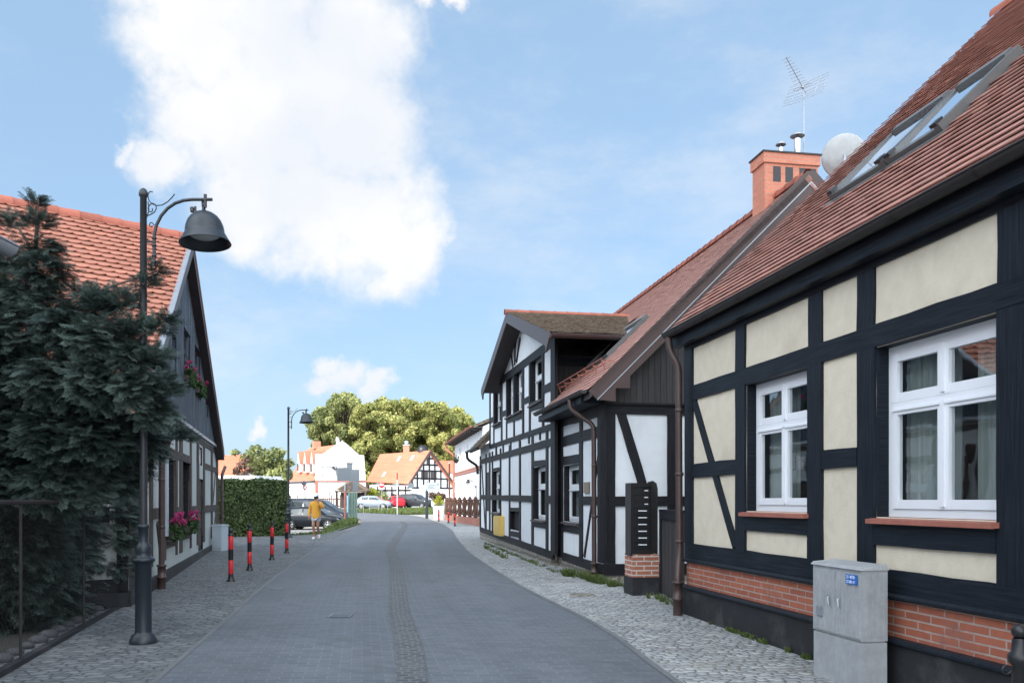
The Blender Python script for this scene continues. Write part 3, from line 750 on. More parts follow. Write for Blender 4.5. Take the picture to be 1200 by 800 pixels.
for q in skw:
    u0, u1, v0, v1 = q; mb = MB(); e = .075
    def bx(a, b, c, d, h0, h1): mb.obox(SCr.P(a, c, h0), SCr.eu * (b - a), SCr.ev * (d - c), SCr.n * (h1 - h0))
    bx(u0, u0 + e, v0, v1, -.03, .10); bx(u1 - e, u1, v0, v1, -.03, .10); bx(u0 + e, u1 - e, v0, v0 + .10, -.03, .07); bx(u0 + e, u1 - e, v1 - .12, v1, -.03, .125)
    bx(u0 - .06, u1 + .06, v0 - .10, v0 - .002, .0, .022)
    o = mb.build('skylight', MT['skyframe'], cream)
    gm = MB(); gm.face([SCr.P(u0 + e, v0 + .1, .065), SCr.P(u1 - e, v0 + .1, .065), SCr.P(u1 - e, v1 - .12, .085), SCr.P(u0 + e, v1 - .12, .085)]); gm.build('pane', MT['glassd'], o)
    for a in (u0 + .02, u1 - .10):
        hm = MB(); hm.obox(SCr.P(a, v0 + .0, .09), SCr.eu * .09, SCr.ev * .10, SCr.n * .035); hm.build('corner_cap', MT['black'], o)
for h_ in (hole1, hole2, hole3): window(FC, cream, h_, -.018, 'four', .115)
# downpipe at the far corner
pw = [FC.P(CU1 + .05, .215, 3.74), FC.P(CU1 + .05, .20, 3.56), FC.P(CU1 - .02, .10, 3.34), FC.P(CU1 - .02, .09, .82), FC.P(CU1 - .14, .16, .50), FC.P(CU1 - .14, .16, .38)]
downpipe(cream, pw, .046, base=(FC.P(CU1 - .14, .16, g(*FC.P(CU1, 0, 0)[:2])), .062, .46), clips=[FC.P(CU1 - .02, .09, 2.75), FC.P(CU1 - .02, .09, 1.9), FC.P(CU1 - .02, .09, 1.0)])
# ================================================================== the white half timbered house in the middle
NM = V((.985, .172, 0)).normalized(); DMv = 4.328
FA = Fac((NM.x * DMv, NM.y * DMv), (-NM.y, NM.x), (-NM.x, -NM.y))
FB = FA.shifted(.15)
mid = thing('timber_house', FA.P(20, -3, gz(FA, 20)), 'white half timbered house with dark beams, cross gable and tall brick chimney', 'house')
UA0, UJ, UB1, UB2 = 15.06, FA.u(653), FB.u(573.8), FB.u(562.3)
zA = lambda u: gz(FA, u)
def hole(f, xa, xb, top, bot): return (f.u(xb), f.u(xa), f.w(*bot), f.w(*top))
hA = hole(FA, 659.8, 679, (672, 544), (672, 611.5))
hB1 = hole(FB, 569.8, 573.4, (571, 554.5), (571, 598.5)); hB2 = hole(FB, 577.2, 585.6, (581, 551.5), (581, 600)); hB3 = hole(FB, 624.6, 639.6, (632, 546.5), (632, 608.5))
hN = hole(FB, 597.2, 608.6, (603, 598.5), (603, 621))
hU1 = hole(FB, 578.6, 587, (583, 452), (583, 495.5)); hU2 = hole(FB, 593.6, 601.6, (597, 440), (597, 487.5)); hU3 = hole(FB, 602.6, 612, (607, 434), (607, 482.5)); hU4 = hole(FB, 621.2, 635.6, (628, 416.5), (628, 471.5))
wl = FB.w(640, 655)                                        # foot of the sill beam
EA = 3.50                                                  # main eaves
mb = MB()
wall_mesh(mb, FA, UA0, UJ, .2, 3.62, [hA], v=-.018, depth=.13)
wall_mesh(mb, FB, UJ, UB1, .2, 5.3, [hB1 if hB1[0] < UB1 - 9 else hB2, hB3, hN, hU1, hU2, hU3, hU4], v=-.018, depth=.13)
wall_mesh(mb, FB, UB1, UB2, .2, 3.5, [], v=-.018, depth=.13)
uc_, wapx = FB.uw(604, 390.6)
mb.face([FB.P(UJ, -.018, 5.29), FB.P(UB1, -.018, 5.29), FB.P((UJ + UB1) / 2, -.018, 6.5)])
mb.face([FB.P(UJ, -.018, .2), FB.P(UJ, -.3, .2), FB.P(UJ, -.3, 3.8), FB.P(UJ, -.018, 3.8)])
# gable wall towards the passage and the back
QR, WR = 3.77, 7.55
FG = Fac(tuple(FA.P(UA0, 0, 0)[:2]), tuple(NM[:2]), tuple((-FA.d)[:2]))   # u runs away from the street
mb.face([FG.P(0.02, -.018, -.1), FG.P(7.9, -.018, -.1), FG.P(7.9, -.018, 3.5), FG.P(QR, -.018, WR - .15), FG.P(.02, -.018, 3.5)])
mb.face([FA.P(UA0, -7.9, -.1), FA.P(UB2, -7.9, -.1), FA.P(UB2, -7.9, 3.5), FA.P(UA0, -7.9, 3.5)])
mb.face([FA.P(UB1, 0.1, -.1), FA.P(UB1, -7.9, -.1), FA.P(UB1, -7.9, 3.5), FA.P(UB1, -QR, WR - .15), FA.P(UB1, 0.1, 5.2)])
mb.build('wall', [MT['white'], MT['timber2'], MT['room']], mid)
# rubble foot
mb = MB()
FAp = FA; mb.hexa([FA.P(UA0 + .02, -.3, -.3), FA.P(UJ, -.3, -.2), FA.P(UJ, .0, -.2), FA.P(UA0 + .02, .0, -.3), FA.P(UA0 + .02, -.3, .21), FA.P(UJ, -.3, .31), FA.P(UJ, .0, .31), FA.P(UA0 + .02, .0, .21)])
mb.hexa([FB.P(UJ - .02, -.3, -.2), FB.P(UB2, -.3, -.2), FB.P(UB2, .0, -.2), FB.P(UJ - .02, .0, -.2), FB.P(UJ - .02, -.3, .3), FB.P(UB2, -.3, .44), FB.P(UB2, .0, .44), FB.P(UJ - .02, .0, .3)])
mb.obox(FG.P(.0, -.3, -.3), FG.d * 3.4, FG.n * .29, V((0, 0, .5)))
mb.build('stone_foot', MT['stone'], mid)
F = Frame(FA, mid, MT['timber2'])
# near bay
F.prail((658.7, 647, 655.5), (707, 660.5, 673.5), 0, 0)
F.prail((656, 481, 500), (708, 462, 487), 0, 0)
F.prail((656, 512.5, 524), (705, 498, 511), 0, 0)
F.post(700.5, 708.3, .4, 3.55); F.post(679, 682.6, .3, 2.75); F.post(653, 659.4, .3, 3.5, .012)
F.post(679.3, 682.4, 2.8, 3.2)
F.prail((659.4, 535, 544.5), (679, 532, 542.5), 0, 0)
F.prail((682.6, 581.3, 590.8), (701, 581.5, 592), 0, 0)
F.prail((659.4, 615, 622), (679, 617, 625.5), 0, 0)
F.brace((704, 512), (684.5, 652), .075)
# two storey block
F = Frame(FB, mid, MT['timber2'])
F.prail((562.5, 617.5, 622.3), (648, 645.3, 656), 0, 0)
F.prail((573.8, 521.2, 525.8), (650, 494.5, 502), 0, 0)
F.prail((562.5, 538.8, 543.8), (650, 511.5, 521.5), 0, 0)
F.prail((562.5, 579.4, 584.4), (597, 580, 586.5), 0, 0); F.prail((597, 580, 586.4), (624.4, 580.3, 588.2), 0, 0); F.prail((639.6, 580.5, 589.5), (648, 580.6, 590), 0, 0)
F.prail((573.8, 490, 495.6), (578.6, 488, 493.7), 0, 0); F.prail((588, 482, 488.5), (593.6, 480, 486), 0, 0); F.prail((612, 467.5, 474.5), (621, 463.5, 470), 0, 0); F.prail((637, 452, 461), (646, 447, 457), 0, 0)
F.prail((578.6, 497, 503), (588, 493, 499.5), 0, 0); F.prail((593.6, 489, 496), (612, 482.5, 489.6), 0, 0); F.prail((621.2, 472, 482), (636.5, 466, 477), 0, 0)
F.prail((574, 453.5, 459), (647, 394, 408), 0, 0)
for x0, x1 in ((586.0, 586.0 + 1.0), (596.2, 597.6), (608.2, 610), (622.8, 625), (639.6, 642.1), (573.2, 574.4), (576.4, 577.4), (569, 569.9), (562.3, 563.3)):
    F.post(x0, x1, FB.w(x0, 620 + (x0 - 562) * .33), 3.15)
F.post(646, 651, .35, 5.2, .010)
for x0, x1 in ((578, 579), (587, 588.4), (593, 594), (601.6, 602.8), (612, 613.8), (620, 621.5), (635.4, 637.4), (573.7, 574.6)):
    F.post(x0, x1, 3.28, 5.12)
for x in (580.8, 588.8, 597.6, 608, 619, 632): F.post(x, x + 1.3, 3.0, 3.25)
F.post(646, 650, 3.3, 5.2)
F.brace((564.5, 545), (568.5, 618), .10)
F.brace((604, 389), (603, 428), .10); F.brace((609.5, 396), (605, 424), .10); F.brace((597.5, 408), (601, 430), .10)
F.prail((577.2, 548.6, 551.5), (585.8, 547, 550.4), 0, 0); F.prail((624.8, 540, 546.4), (639.8, 538.5, 545.6), 0, 0); F.prail((597.4, 594.3, 598.6), (608.8, 594.6, 599), 0, 0)
F.prail((577.2, 600.5, 604.5), (585.8, 601, 605.6), 0, 0); F.prail((624.8, 609.5, 616.5), (639.8, 611.5, 619), 0, 0); F.prail((597.4, 622, 627), (608.8, 623, 630), 0, 0)
for h_, st in ((hA, 'twohigh'),): window(FA, mid, h_, -.018, st, .13, sillmat='darksill', fr=.05, sash=.05, trans=.60)
for h_ in (hB2, hB3): window(FB, mid, h_, -.018, 'twohigh', .13, sillmat='darksill', fr=.05, sash=.05, trans=.62)
for h_ in (hU1, hU2, hU3, hU4): window(FB, mid, h_, -.018, 'twohigh', .13, sillmat='darksill', fr=.05, sash=.05, trans=.55)
mb = MB(); fbox(mb, FB, hN[0], hN[1], -.2, -.14, hN[2], hN[3])
for k in range(9): fbox(mb, FB, hN[0] + .02, hN[1] - .02, -.14, -.12, hN[2] + .05 + k * .07, hN[2] + .085 + k * .07)
mb.build('shutter', MT['bdark'], mid)
mb = MB(); fbox(mb, FB, FB.u(573.3), FB.u(569.9), -.02, -.008, FB.w(571.5, 598.5), FB.w(571.5, 553)); mb.build('door', MT['bdark'], mid)
# gable towards the passage
F = Frame(FG, mid, MT['timber2'])
gw = lambda y: FG.w(730, y)
F._mk('rail', (0, gw(479)), (3.4, gw(479)), .19); F._mk('rail', (.12, gw(587)), (3.4, gw(587)), .185); F._mk('rail', (0, gw(667)), (3.4, gw(667)), .20)
F.post(709, 721, gw(660), gw(484)); F.post(782, 792.5, gw(660), gw(484)); F.brace((727.5, 483), (760, 590), .17)
mb = MB(); mb.prism([FG.P(.0, 0, gw(473)), FG.P(7.6, 0, gw(473)), FG.P(7.6, 0, 3.6), FG.P(QR, 0, WR - .25), FG.P(-.1, 0, 3.62)], FG.n * .03); mb.build('gable_boards', MT['bdark'], mid)
mb = MB(); fbox(mb, FG, 0, 3.4, .0, .05, gw(473) - .02, gw(473) + .02); mb.build('ledge', MT['timber2'], mid)
# main roof
UV0 = 14.55
SM = Slope(FA.P(UV0, .42, EA), FA.d, FA.P(UV0, -QR, WR))
LM = UB1 + .2 - UV0
aJ = UJ - UV0 - .05
def mkeep(u, v):
    p = SM.P(u, v); vv = (p - FA.o).dot(FA.n)
    if u > aJ and vv > -1.9: return False
    return not (skA[0] - .05 < u < skA[1] + .05 and skA[2] < v < skA[3])
q0, q1, q2 = SM.ab(700, 424), SM.ab(712, 425), SM.ab(741, 383)
skA = (SM.ab(710, 422)[0], SM.ab(694, 428.5)[0], (SM.ab(710, 422)[1] + SM.ab(694, 428.5)[1]) / 2, SM.ab(752, 378)[1])
tiles(SM, 0, LM, .175, .15, .010, keep=mkeep, mat=MT['redtile2'], house=mid, jit=.0045, gap=.009)
slab(SM, 0, aJ, .05, SM.L, .10, 'roof_boarding', MT['browndark'], mid); slab(SM, aJ, LM, 2.9, SM.L, .10, 'roof_boarding', MT['browndark'], mid)
SMb = Slope(FA.P(UV0, -QR * 2 - .42, EA), FA.d, FA.P(UV0, -QR, WR)); slab(SMb, 0, LM, 0, SMb.L, .12, 'roof', MT['redtile2'], mid, c=0)
ridge_caps(mid, FA.P(UV0 + .05, -QR, WR + .04), FA.P(UB1 + .2, -QR, WR + .04), .10)
gutter(mid, FA.P(UV0 + .02, .50, EA - .01), FA.P(UJ - .03, .50, EA + .0), .062)
mb = MB(); fbox(mb, FA, UV0 + .45, UJ - .02, .05, .44, EA - .19, EA - .06); mb.build('soffit', MT['timber'], mid)
# barge boards of the gable (in the verge plane)
FV = Fac(tuple(FA.P(UV0, 0, 0)[:2]), tuple(NM[:2]), tuple((-FA.d)[:2]))
mb = MB()
top = [(690, 458), (694.5, 452.5), (945.5, 200.5), (957, 201)]; p1 = [FV.uw(*q) for q in top]
apx = FV.uw(951, 200)
wht = [FV.uw(951, 212.5), FV.uw(700, 467.5)]
mb.prism([FV.P(u, 0, w_) for u, w_ in p1[:3] + [(apx[0], apx[1]), wht[0], wht[1]]], FV.n * -.05)
mir = lambda q: (2 * apx[0] - q[0], q[1])
mb.prism([FV.P(*((mir(q)[0], 0, q[1]))) for q in p1[:3] + [(apx[0], apx[1]), wht[0], wht[1]]], FV.n * -.05)
low = [(700.5, 468), (721.7, 470), (721.7, 454.5), (739, 454.5), (739, 440), (951, 229), (951, 213.2)]; p2 = [FV.uw(*q) for q in low]
mb.prism([FV.P(u, -.01, w_) for u, w_ in p2], FV.n * -.05); mb.prism([FV.P(mir(q)[0], -.01, q[1]) for q in p2], FV.n * -.05)
mb.build('bargeboard', MT['brownmetal'], mid)
mb = MB()
a, b = FV.uw(700, 467.5), FV.uw(951, 212.8)
for m_ in (lambda q: q, mir):
    A_, B_ = m_(a), m_(b); mb.hexa([FV.P(A_[0], .004, A_[1] - .02), FV.P(B_[0], .004, B_[1] - .02), FV.P(B_[0], -.03, B_[1] - .02), FV.P(A_[0], -.03, A_[1] - .02), FV.P(A_[0], .004, A_[1] + .006), FV.P(B_[0], .004, B_[1] + .006), FV.P(B_[0], -.03, B_[1] + .006), FV.P(A_[0], -.03, A_[1] + .006)])
mb.build('flashing', MT['zinc'], mid)
mb = MB()
for sgn in (0, 1):
    Q = [(-.40, EA - .02), (QR, WR - .03)]; Q = [(2 * QR - q[0], q[1]) if sgn else q for q in Q]
    mb.hexa([FG.P(Q[0][0], .50, Q[0][1] - .14), FG.P(Q[1][0], .50, Q[1][1] - .14), FG.P(Q[1][0], -.0, Q[1][1] - .14), FG.P(Q[0][0], -.0, Q[0][1] - .14), FG.P(Q[0][0], .50, Q[0][1] - .03), FG.P(Q[1][0], .50, Q[1][1] - .03), FG.P(Q[1][0], 0, Q[1][1] - .03), FG.P(Q[0][0], 0, Q[0][1] - .03)])
mb.build('verge_soffit', MT['browndark'], mid)
# skylight beside the cross gable
u0, u1, v0, v1 = skA; mb = MB(); e = .07
def bx(a, b, c, d, h0, h1): mb.obox(SM.P(a, c, h0), SM.eu * (b - a), SM.ev * (d - c), SM.n * (h1 - h0))
bx(u0, u0 + e, v0, v1, -.03, .09); bx(u1 - e, u1, v0, v1, -.03, .09); bx(u0 + e, u1 - e, v0, v0 + .1, -.03, .065); bx(u0 + e, u1 - e, v1 - .12, v1, -.03, .11); bx(u0 - .05, u1 + .05, v0 - .12, v0 - .003, .0, .03)
o = mb.build('skylight', MT['skyframe'], mid)
gm = MB(); gm.face([SM.P(u0 + e, v0 + .1, .06), SM.P(u1 - e, v0 + .1, .06), SM.P(u1 - e, v1 - .12, .075), SM.P(u0 + e, v1 - .12, .075)]); gm.build('pane', MT['glassd'], o)
# snow guard
mb = MB(); sv = .62; us = [.35 + (aJ - .75) * k / 6 for k in range(7)]
for u in us: mb.tube([SM.P(u, sv - .05, .02), SM.P(u, sv, .10), SM.P(u, sv + .03, .22)], .011, 6); mb.tube([SM.P(u, sv + .2, .01), SM.P(u, sv + .02, .16)], .009, 6)
for h in (.11, .21): mb.tube([SM.P(us[0] - .12, sv + .01, h), SM.P(us[-1] + .12, sv + .01, h)], .010, 6)
mb.build('snow_guard', MT['sill'], mid)
# cross gable roof
ovr = .48
FD = FB.shifted(ovr)
ucx, wcx = FD.uw(593, 367.5); uR, wR = FD.uw(644, 389.5); uL, wL = FD.uw(564, 457)
ucx = (uR + uL) / 2 * .4 + ucx * .6
RD = 3.9
for nm, (uE, wE), mt in (('R', (uR, wR), 'browntile'), ('L', (uL, wL), 'browntile')):
    S = Slope(FD.P(uE, 0, wE), -FD.n, FD.P(ucx, 0, wcx))
    tiles(S, 0, RD + (.2 if nm == 'R' else 0), .17, .15, .018, mat=MT[mt], house=mid, jit=.012, keep=lambda u, v: True)
    slab(S, 0, RD, .0, S.L, .09, 'roof_boarding', MT['browndark'], mid)
ridge_caps(mid, FD.P(ucx, .03, wcx + .03), FD.P(ucx, -RD, wcx + .03), .09, .33)
mb = MB()
for (uE, wE) in ((uR, wR), (uL, wL)):
    sg = 1 if uE < ucx else -1
    mb.prism([FD.P(ucx, .012, wcx + .015), FD.P(uE, .012, wE + .01), FD.P(uE, .012, wE - .10), FD.P(uE + sg * .32, .012, wE - .34), FD.P(uE + sg * .38, .012, wE - .20), FD.P(ucx, .012, wcx - .26)], FD.n * -.04)
mb.build('bargeboard', MT['brownmetal'], mid)
gutter(mid, FD.P(uR - .05, -.03, wR - .03), FD.P(uR - .05, -2.9, wR - .03), .06, 'brownmetal')
mb = MB(); mb.obox(FB.P(UJ - .03, -.02, wR - .34), -FB.n * 3.0, FB.d * .03, V((0, 0, .2))); mb.build('fascia', MT['timber'], mid)
mb = MB()
mb.prism([FB.P(UJ - .005, .0, 3.5), FB.P(UJ - .005, -3.2, 3.5), FB.P(UJ - .005, -3.2, wR - .1), FB.P(UJ - .005, .0, wR - .1)], FB.d * .04); mb.build('cheek_boards', MT['bdark'], mid)
mb = MB()
mb.prism([FB.P(UB1 - .005, .0, 3.3), FB.P(UB1 - .005, -3.2, 3.3), FB.P(UB1 - .005, -3.2, wL), FB.P(UB1 - .005, .0, wL)], FB.d * .04); mb.build('cheek_boards', MT['bdark'], mid)
# low end past the cross gable
SL = Slope(FB.P(UB1, .45, FB.w(566, 531, .4)), FB.d, FB.P(UB1, -QR + .0, 6.2))
SL = Slope(FB.P(UB1 + .02, .40, 3.33), FB.d, FB.P(UB1 + .02, -2.6, 6.33))
tiles(SL, 0, UB2 - UB1 + .25, .18, .16, .016, mat=MT['browntile'], house=mid, vmax=3.2)
gutter(mid, FB.P(UB1 + .0, .46, 3.32), FB.P(UB2 + .3, .46, 3.32), .055, 'black')
downpipe(mid, [FB.P(UB2 + .1, .46, 3.28), FB.P(UB2 + .1, .45, 3.05), FB.P(UB2 + .06, .08, 2.8), FB.P(UB2 + .06, .07, 2.5)], .05, 'black')
# chimney
cu = UA0 + .95; cb = FA.u(881, -QR)
CH0, CH1 = 15.75, 16.28
qL = QR - .28; qR = QR + .86
mb = MB(); P0 = lambda u, q, z: FA.P(u, -q, z)
def cbox(u0, u1, q0, q1, z0, z1): mb.obox(P0(u0, q0, z0), FA.d * (u1 - u0), NM * (q1 - q0), V((0, 0, z1 - z0)))
ZT = 8.42
cbox(CH0, CH1, qL, qR, 6.3, ZT - .20); cbox(CH0 - .035, CH1 + .035, qL - .035, qR + .035, ZT - .20, ZT)
chim = mb.build('chimney', MT['chimbrick'], mid)
mb = MB(); cbox(CH0 - .06, CH1 + .06, qL - .06, qR + .06, ZT + .001, ZT + .03); mb.build('cap', MT['black'], chim)
mb = MB()
for a in (.26, .52, .82, 1.02): cbox(CH0 - .006, CH0 + .02, qL + a - .08, qL + a + .08, ZT - .56, ZT - .26)
mb.build('vent', MT['black'], chim)
mb = MB(); cbox(CH0 - .02, CH1 + .02, qL - .02, qL + .3, 6.3, 6.95); mb.build('flashing', MT['skyframe'], chim)
for a, h, r in ((.48, .20, .05), (.84, .40, .07)):
    c = P0((CH0 + CH1) / 2, qL + a, ZT + .03); mb = MB(); mb.lathe([(r, 0), (r, h)], c, 14); mb.lathe([(r * .3, h + .09), (r * .3, h)], c, 8)
    fl = mb.build('flue', MT['steel'], chim)
    mb = MB(); mb.lathe([(.001, h + .14), (r * 1.2, h + .12), (r * 2.1, h + .06), (r * 2.05, h + .055), (.001, h + .10)], c, 16); mb.build('cowl', MT['zinc'], fl)
# downpipe, plaque
pu = FA.u(697, .08)
gp = FA.P(pu, .09, 0); gpz = g(gp.x, gp.y)
downpipe(mid, [FA.P(pu + .22, .50, EA - .05), FA.P(pu + .20, .50, EA - .24), FA.P(pu, .10, EA - .55), FA.P(pu, .09, gpz + .3)], .046, base=(V((gp.x, gp.y, gpz)), .058, .34), clips=[FA.P(pu, .09, 2.2), FA.P(pu, .09, 1.25)])
# house by itself ends here; things fixed on it
a, b = FA.uw(684.6, 577.6), FA.uw(690.6, 564.4)
mb = MB(); fbox(mb, FA, b[0], a[0], -.015, .012, a[1], b[1])
tag(mb.build('plaque', MT['bronze']), 'small bronze plaque on the white wall beside the brown downpipe', 'plaque')
a, b = FB.uw(583, 626), FB.uw(590.5, 604.5); gas = thing('meter_box', FB.P((a[0] + b[0]) / 2, 0, a[1]), 'yellow gas meter box on the white half timbered wall', 'meter box')
ux = sorted((a[0], b[0])); mb = MB(); fbox(mb, FB, ux[0], ux[1], -.01, .12, a[1], b[1]); mb.build('case', MT['yellow'], gas)
mb = MB(); fbox(mb, FB, ux[0] + .04, ux[1] - .04, .12, .135, a[1] + .05, b[1] - .05); mb.build('door', MT['yellow'], gas)
# satellite dish and aerial
dc = at(989, 183, 17.3)
dish = thing('satellite_dish', dc, 'pale grey satellite dish behind the ridge next to the chimney', 'satellite dish'); ax = V((.30, .88, .30)).normalized()
mb = MB(); mb.lathe([(.001, -.045), (.15, -.042), (.28, -.028), (.40, -.005), (.42, 0), (.43, .0), (.41, -.01), (.29, -.042), (.15, -.058), (.001, -.062)], dc, 28, ax); mb.build('reflector', MT['concrete'], dish)
mb = MB(); mb.tube([dc - ax * .12, dc - ax * .35, dc - ax * .35 - V((0, 0, 1.6))], .03, 8); mb.tube([dc - ax * .02 - V((0, 0, .38)), dc + ax * .45 - V((0, 0, .1))], .014, 6); mb.lathe([(.03, 0), (.045, .04), (.04, .12)], dc + ax * .42 - V((0, 0, .1)), 8, ax); mb.build('arm', MT['zinc'], dish)
ab = P0(CH1 - .12, qR - .08, ZT); dA = ab.y
an = thing('television_aerial', ab, 'thin metal television aerial on a mast above the brick chimney', 'aerial')
top = V((ab.x, ab.y, EYE.z + (586 - 105) / 1000 * dA)); mb = MB(); mb.tube([ab, top], .014, 8); mb.build('mast', MT['zinc'], an)
mb = MB(); hd = top + V((0, 0, -.0)); bd = V((-.55, -.5, .45)).normalized()
hub = hd + bd * .06; tip = hub + bd * .75
mb.tube([hub - bd * .15, tip], .010, 6); mb.ball(hub, .035, 10, 6)
sd = bd.cross(V((0, 0, 1))).normalized(); up = sd.cross(bd)
for k in range(9):
    c = hub + bd * (.12 + k * .075); l = .14 - k * .006; mb.tube([c - sd * l, c + sd * l], .005, 5); 
for e in (-1, 1):
    mb.tube([hub + sd * .03, hub + sd * e * .12 + up * .06, hub + sd * e * .2, hub + sd * e * .12 - up * .05, hub + sd * .02], .006, 6)
    for z in (-.22, -.15, -.08, .0, .10, .18, .26):
        c = hub - bd * .12 + up * z * 1.2; mb.tube([c, c + sd * e * .45 + up * .05], .004, 5)
    mb.tube([hub - bd * .12 + sd * e * .25 + up * -.25, hub - bd * .12 + sd * e * .25 + up * .36], .010, 6); mb.tube([hub - bd * .1 + sd * e * .44 + up * -.1, hub - bd * .1 + sd * e * .44 + up * .12], .008, 6)
mb.build('antenna_elements', MT['zinc'], an)
# ================================================================== the old timber house on the left
NLo = V((.9683, .2498, 0)).normalized()
FLh = Fac(tuple((NLo * -2.255)[:2]), (-NLo.y, NLo.x), tuple(NLo[:2]))
RDIR = V((-.755, -.656, 0)).normalized()                       # the ridge and the eaves run this way, away from the street
lu0, lu1 = FLh.u(150.5), FLh.u(255.5)
left = thing('timber_house', FLh.P((lu0 + lu1) / 2, -3, gz(FLh, (lu0 + lu1) / 2)), 'old half timbered house with orange tiled roof and weathered board gable on the left', 'house')
OV = .22
FLo = FLh.shifted(OV)
uA, wA = FLo.uw(226, 281)
uN, wN = FLo.uw(190.5, 404)
slN = (wA - wN) / (uA - uN)
uE0 = lu0 - .25; wE0 = wA - slN * (uA - uE0)
uF, wF = FLo.uw(262.5, 530)
hl = lambda xa, xb, t, b: (FLh.u(xa), FLh.u(xb), FLh.w(*b), FLh.w(*t))
hW1 = hl(194, 206.6, (202, 537), (202, 629)); hW2 = hl(214, 223.2, (218, 537), (218, 622)); hDr = hl(233.2, 238.6, (236, 561), (236, 644.5)); hTr = hl(234.2, 237.6, (236, 524), (236, 545))
hK = hl(152.5, 169, (160, 563), (160, 701))
hG1 = hl(213.6, 221.3, (217, 387), (217, 449)); hG2 = hl(226.8, 233.4, (230, 408), (230, 462)); hG3 = hl(199.8, 204.8, (202, 392), (202, 440)); hG4 = hl(239.5, 242.8, (241, 447), (241, 488)); hG5 = hl(222.3, 225.6, (224, 306), (224, 331))
WF = 3.20
mb = MB()
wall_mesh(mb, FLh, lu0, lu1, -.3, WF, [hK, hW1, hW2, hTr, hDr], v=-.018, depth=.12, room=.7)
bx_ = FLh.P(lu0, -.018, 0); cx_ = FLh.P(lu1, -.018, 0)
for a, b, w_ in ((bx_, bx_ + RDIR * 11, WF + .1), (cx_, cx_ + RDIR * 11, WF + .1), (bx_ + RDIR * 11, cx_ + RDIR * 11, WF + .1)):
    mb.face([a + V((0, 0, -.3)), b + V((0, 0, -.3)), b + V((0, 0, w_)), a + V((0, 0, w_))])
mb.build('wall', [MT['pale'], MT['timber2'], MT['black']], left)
# weathered board gable with openings
mb = MB()
us = [lu0 + (lu1 - lu0) * k / 60 for k in range(61)]
def roofw(u): return wA - slN * (uA - u) - .10 if u < uA else wA - (wA - wF) / (uF - uA) * (u - uA) - .10
gh = [hG1, hG2, hG3, hG4, hG5]
us = sorted(set(us + [uA] + [x for q in gh for x in q[:2]]))
for i in range(len(us) - 1):
    a, b = us[i], us[i + 1]; c = (a + b) / 2; cuts = [WF + .05]
    hs = sorted([q for q in gh if q[0] < c < q[1]], key=lambda q: q[2])
    segs = []; lo = WF + .02
    for q in hs: segs.append((lo, q[2], False)); lo = q[3]
    segs.append((lo, None, True))
    for l, h, tp in segs:
        if tp:
            if roofw(a) > l or roofw(b) > l: mb.face([FLh.P(a, .03, l), FLh.P(b, .03, l), FLh.P(b, .03, max(l, roofw(b))), FLh.P(a, .03, max(l, roofw(a)))])
        elif h > l: mb.face([FLh.P(a, .03, l), FLh.P(b, .03, l), FLh.P(b, .03, h), FLh.P(a, .03, h)])
for q in gh:
    a, b, c, d = q
    for p, r in (((a, c), (a, d)), ((b, c), (b, d)), ((a, c), (b, c)), ((a, d), (b, d))):
        mb.face([FLh.P(p[0], .03, p[1]), FLh.P(r[0], .03, r[1]), FLh.P(r[0], -.15, r[1]), FLh.P(p[0], -.15, p[1])])
    mb.face([FLh.P(a, -.15, c), FLh.P(b, -.15, c), FLh.P(b, -.15, d), FLh.P(a, -.15, d)], m=1)
mb.build('gable_boards', [MT['bweather'], MT['room']], left)
for q in gh[:4]:
    window(FLh, left, q, .03, 'twohigh', .12, sill=False, curtain=False, fr=.045, sash=.04, white='browndark')
mb = MB(); fbox(mb, FLh, lu0, lu1, .0, .075, WF - .05, WF + .02); mb.build('flashing', MT['zinc'], left)
F = Frame(FLh, left, MT['timber3'])
def lr(y0, y1, xr=200, a=None, b=None):
    w0, w1 = FLh.w(xr, y1), FLh.w(xr, y0); F._mk('rail', (lu0 if a is None else a, (w0 + w1) / 2), (lu1 if b is None else b, (w0 + w1) / 2), w1 - w0)
lr(666, 680, 200)
lr(593.4, 603.6, 214, FLh.u(206.6) , FLh.u(214)); lr(593.4, 603.6, 214, FLh.u(223.2), hDr[0]); lr(593.4, 603.6, 214, lu0 + 1.9, hW1[0]); lr(593.4, 603.6, 214, hDr[1], lu1)
lr(542.7, 549, 241, hDr[1], lu1); lr(519, 523.6, 241); lr(526, 536, 203, hW1[0] - .3, hW2[1] + .1)
lr(631, 640, 202, hW1[0], hW1[1]); lr(623, 631, 218, hW2[0], hW2[1])
wb, wt_ = .45, 3.05
for x0, x1 in ((150.5, 152.5), (169, 171.5), (175.8, 178.5), (191.8, 194), (206.6, 208.2), (211, 214), (223.2, 224.6), (231.2, 233.2), (238.6, 240), (247.6, 249.2), (253.8, 255.5)): F.post(x0, x1, wb, wt_)
F.brace((184.5, 612), (190, 664), .10); F.brace((253.6, 596), (249.5, 634), .12); F.brace((252.8, 551), (250, 588), .10)
mb = MB(); fbox(mb, FLh, lu0, lu1, -.1, .035, -.3, .26); mb.build('plinth', MT['plinth'], left)
for q in (hW1, hW2): window(FLh, left, q, -.018, 'four', .14, sillmat='darksill', curtain=False, fr=.06, white='winwhite' if q is hW1 else 'browndark')
window(FLh, left, hTr, -.018, 'one', .05, sill=False, fr=.05)
mb = MB(); a, b, c, d = hDr; fbox(mb, FLh, a, b, -.12, -.07, c, d); dr = mb.build('door', MT['bdark'], left)
mb = MB()
for k in range(4): fbox(mb, FLh, a + .12, b - .12, -.07, -.05, c + .12 + k * (d - c) / 4.2, c + .12 + (k + .8) * (d - c) / 4.2)
mb.build('door_panel', MT['timber3'], dr)
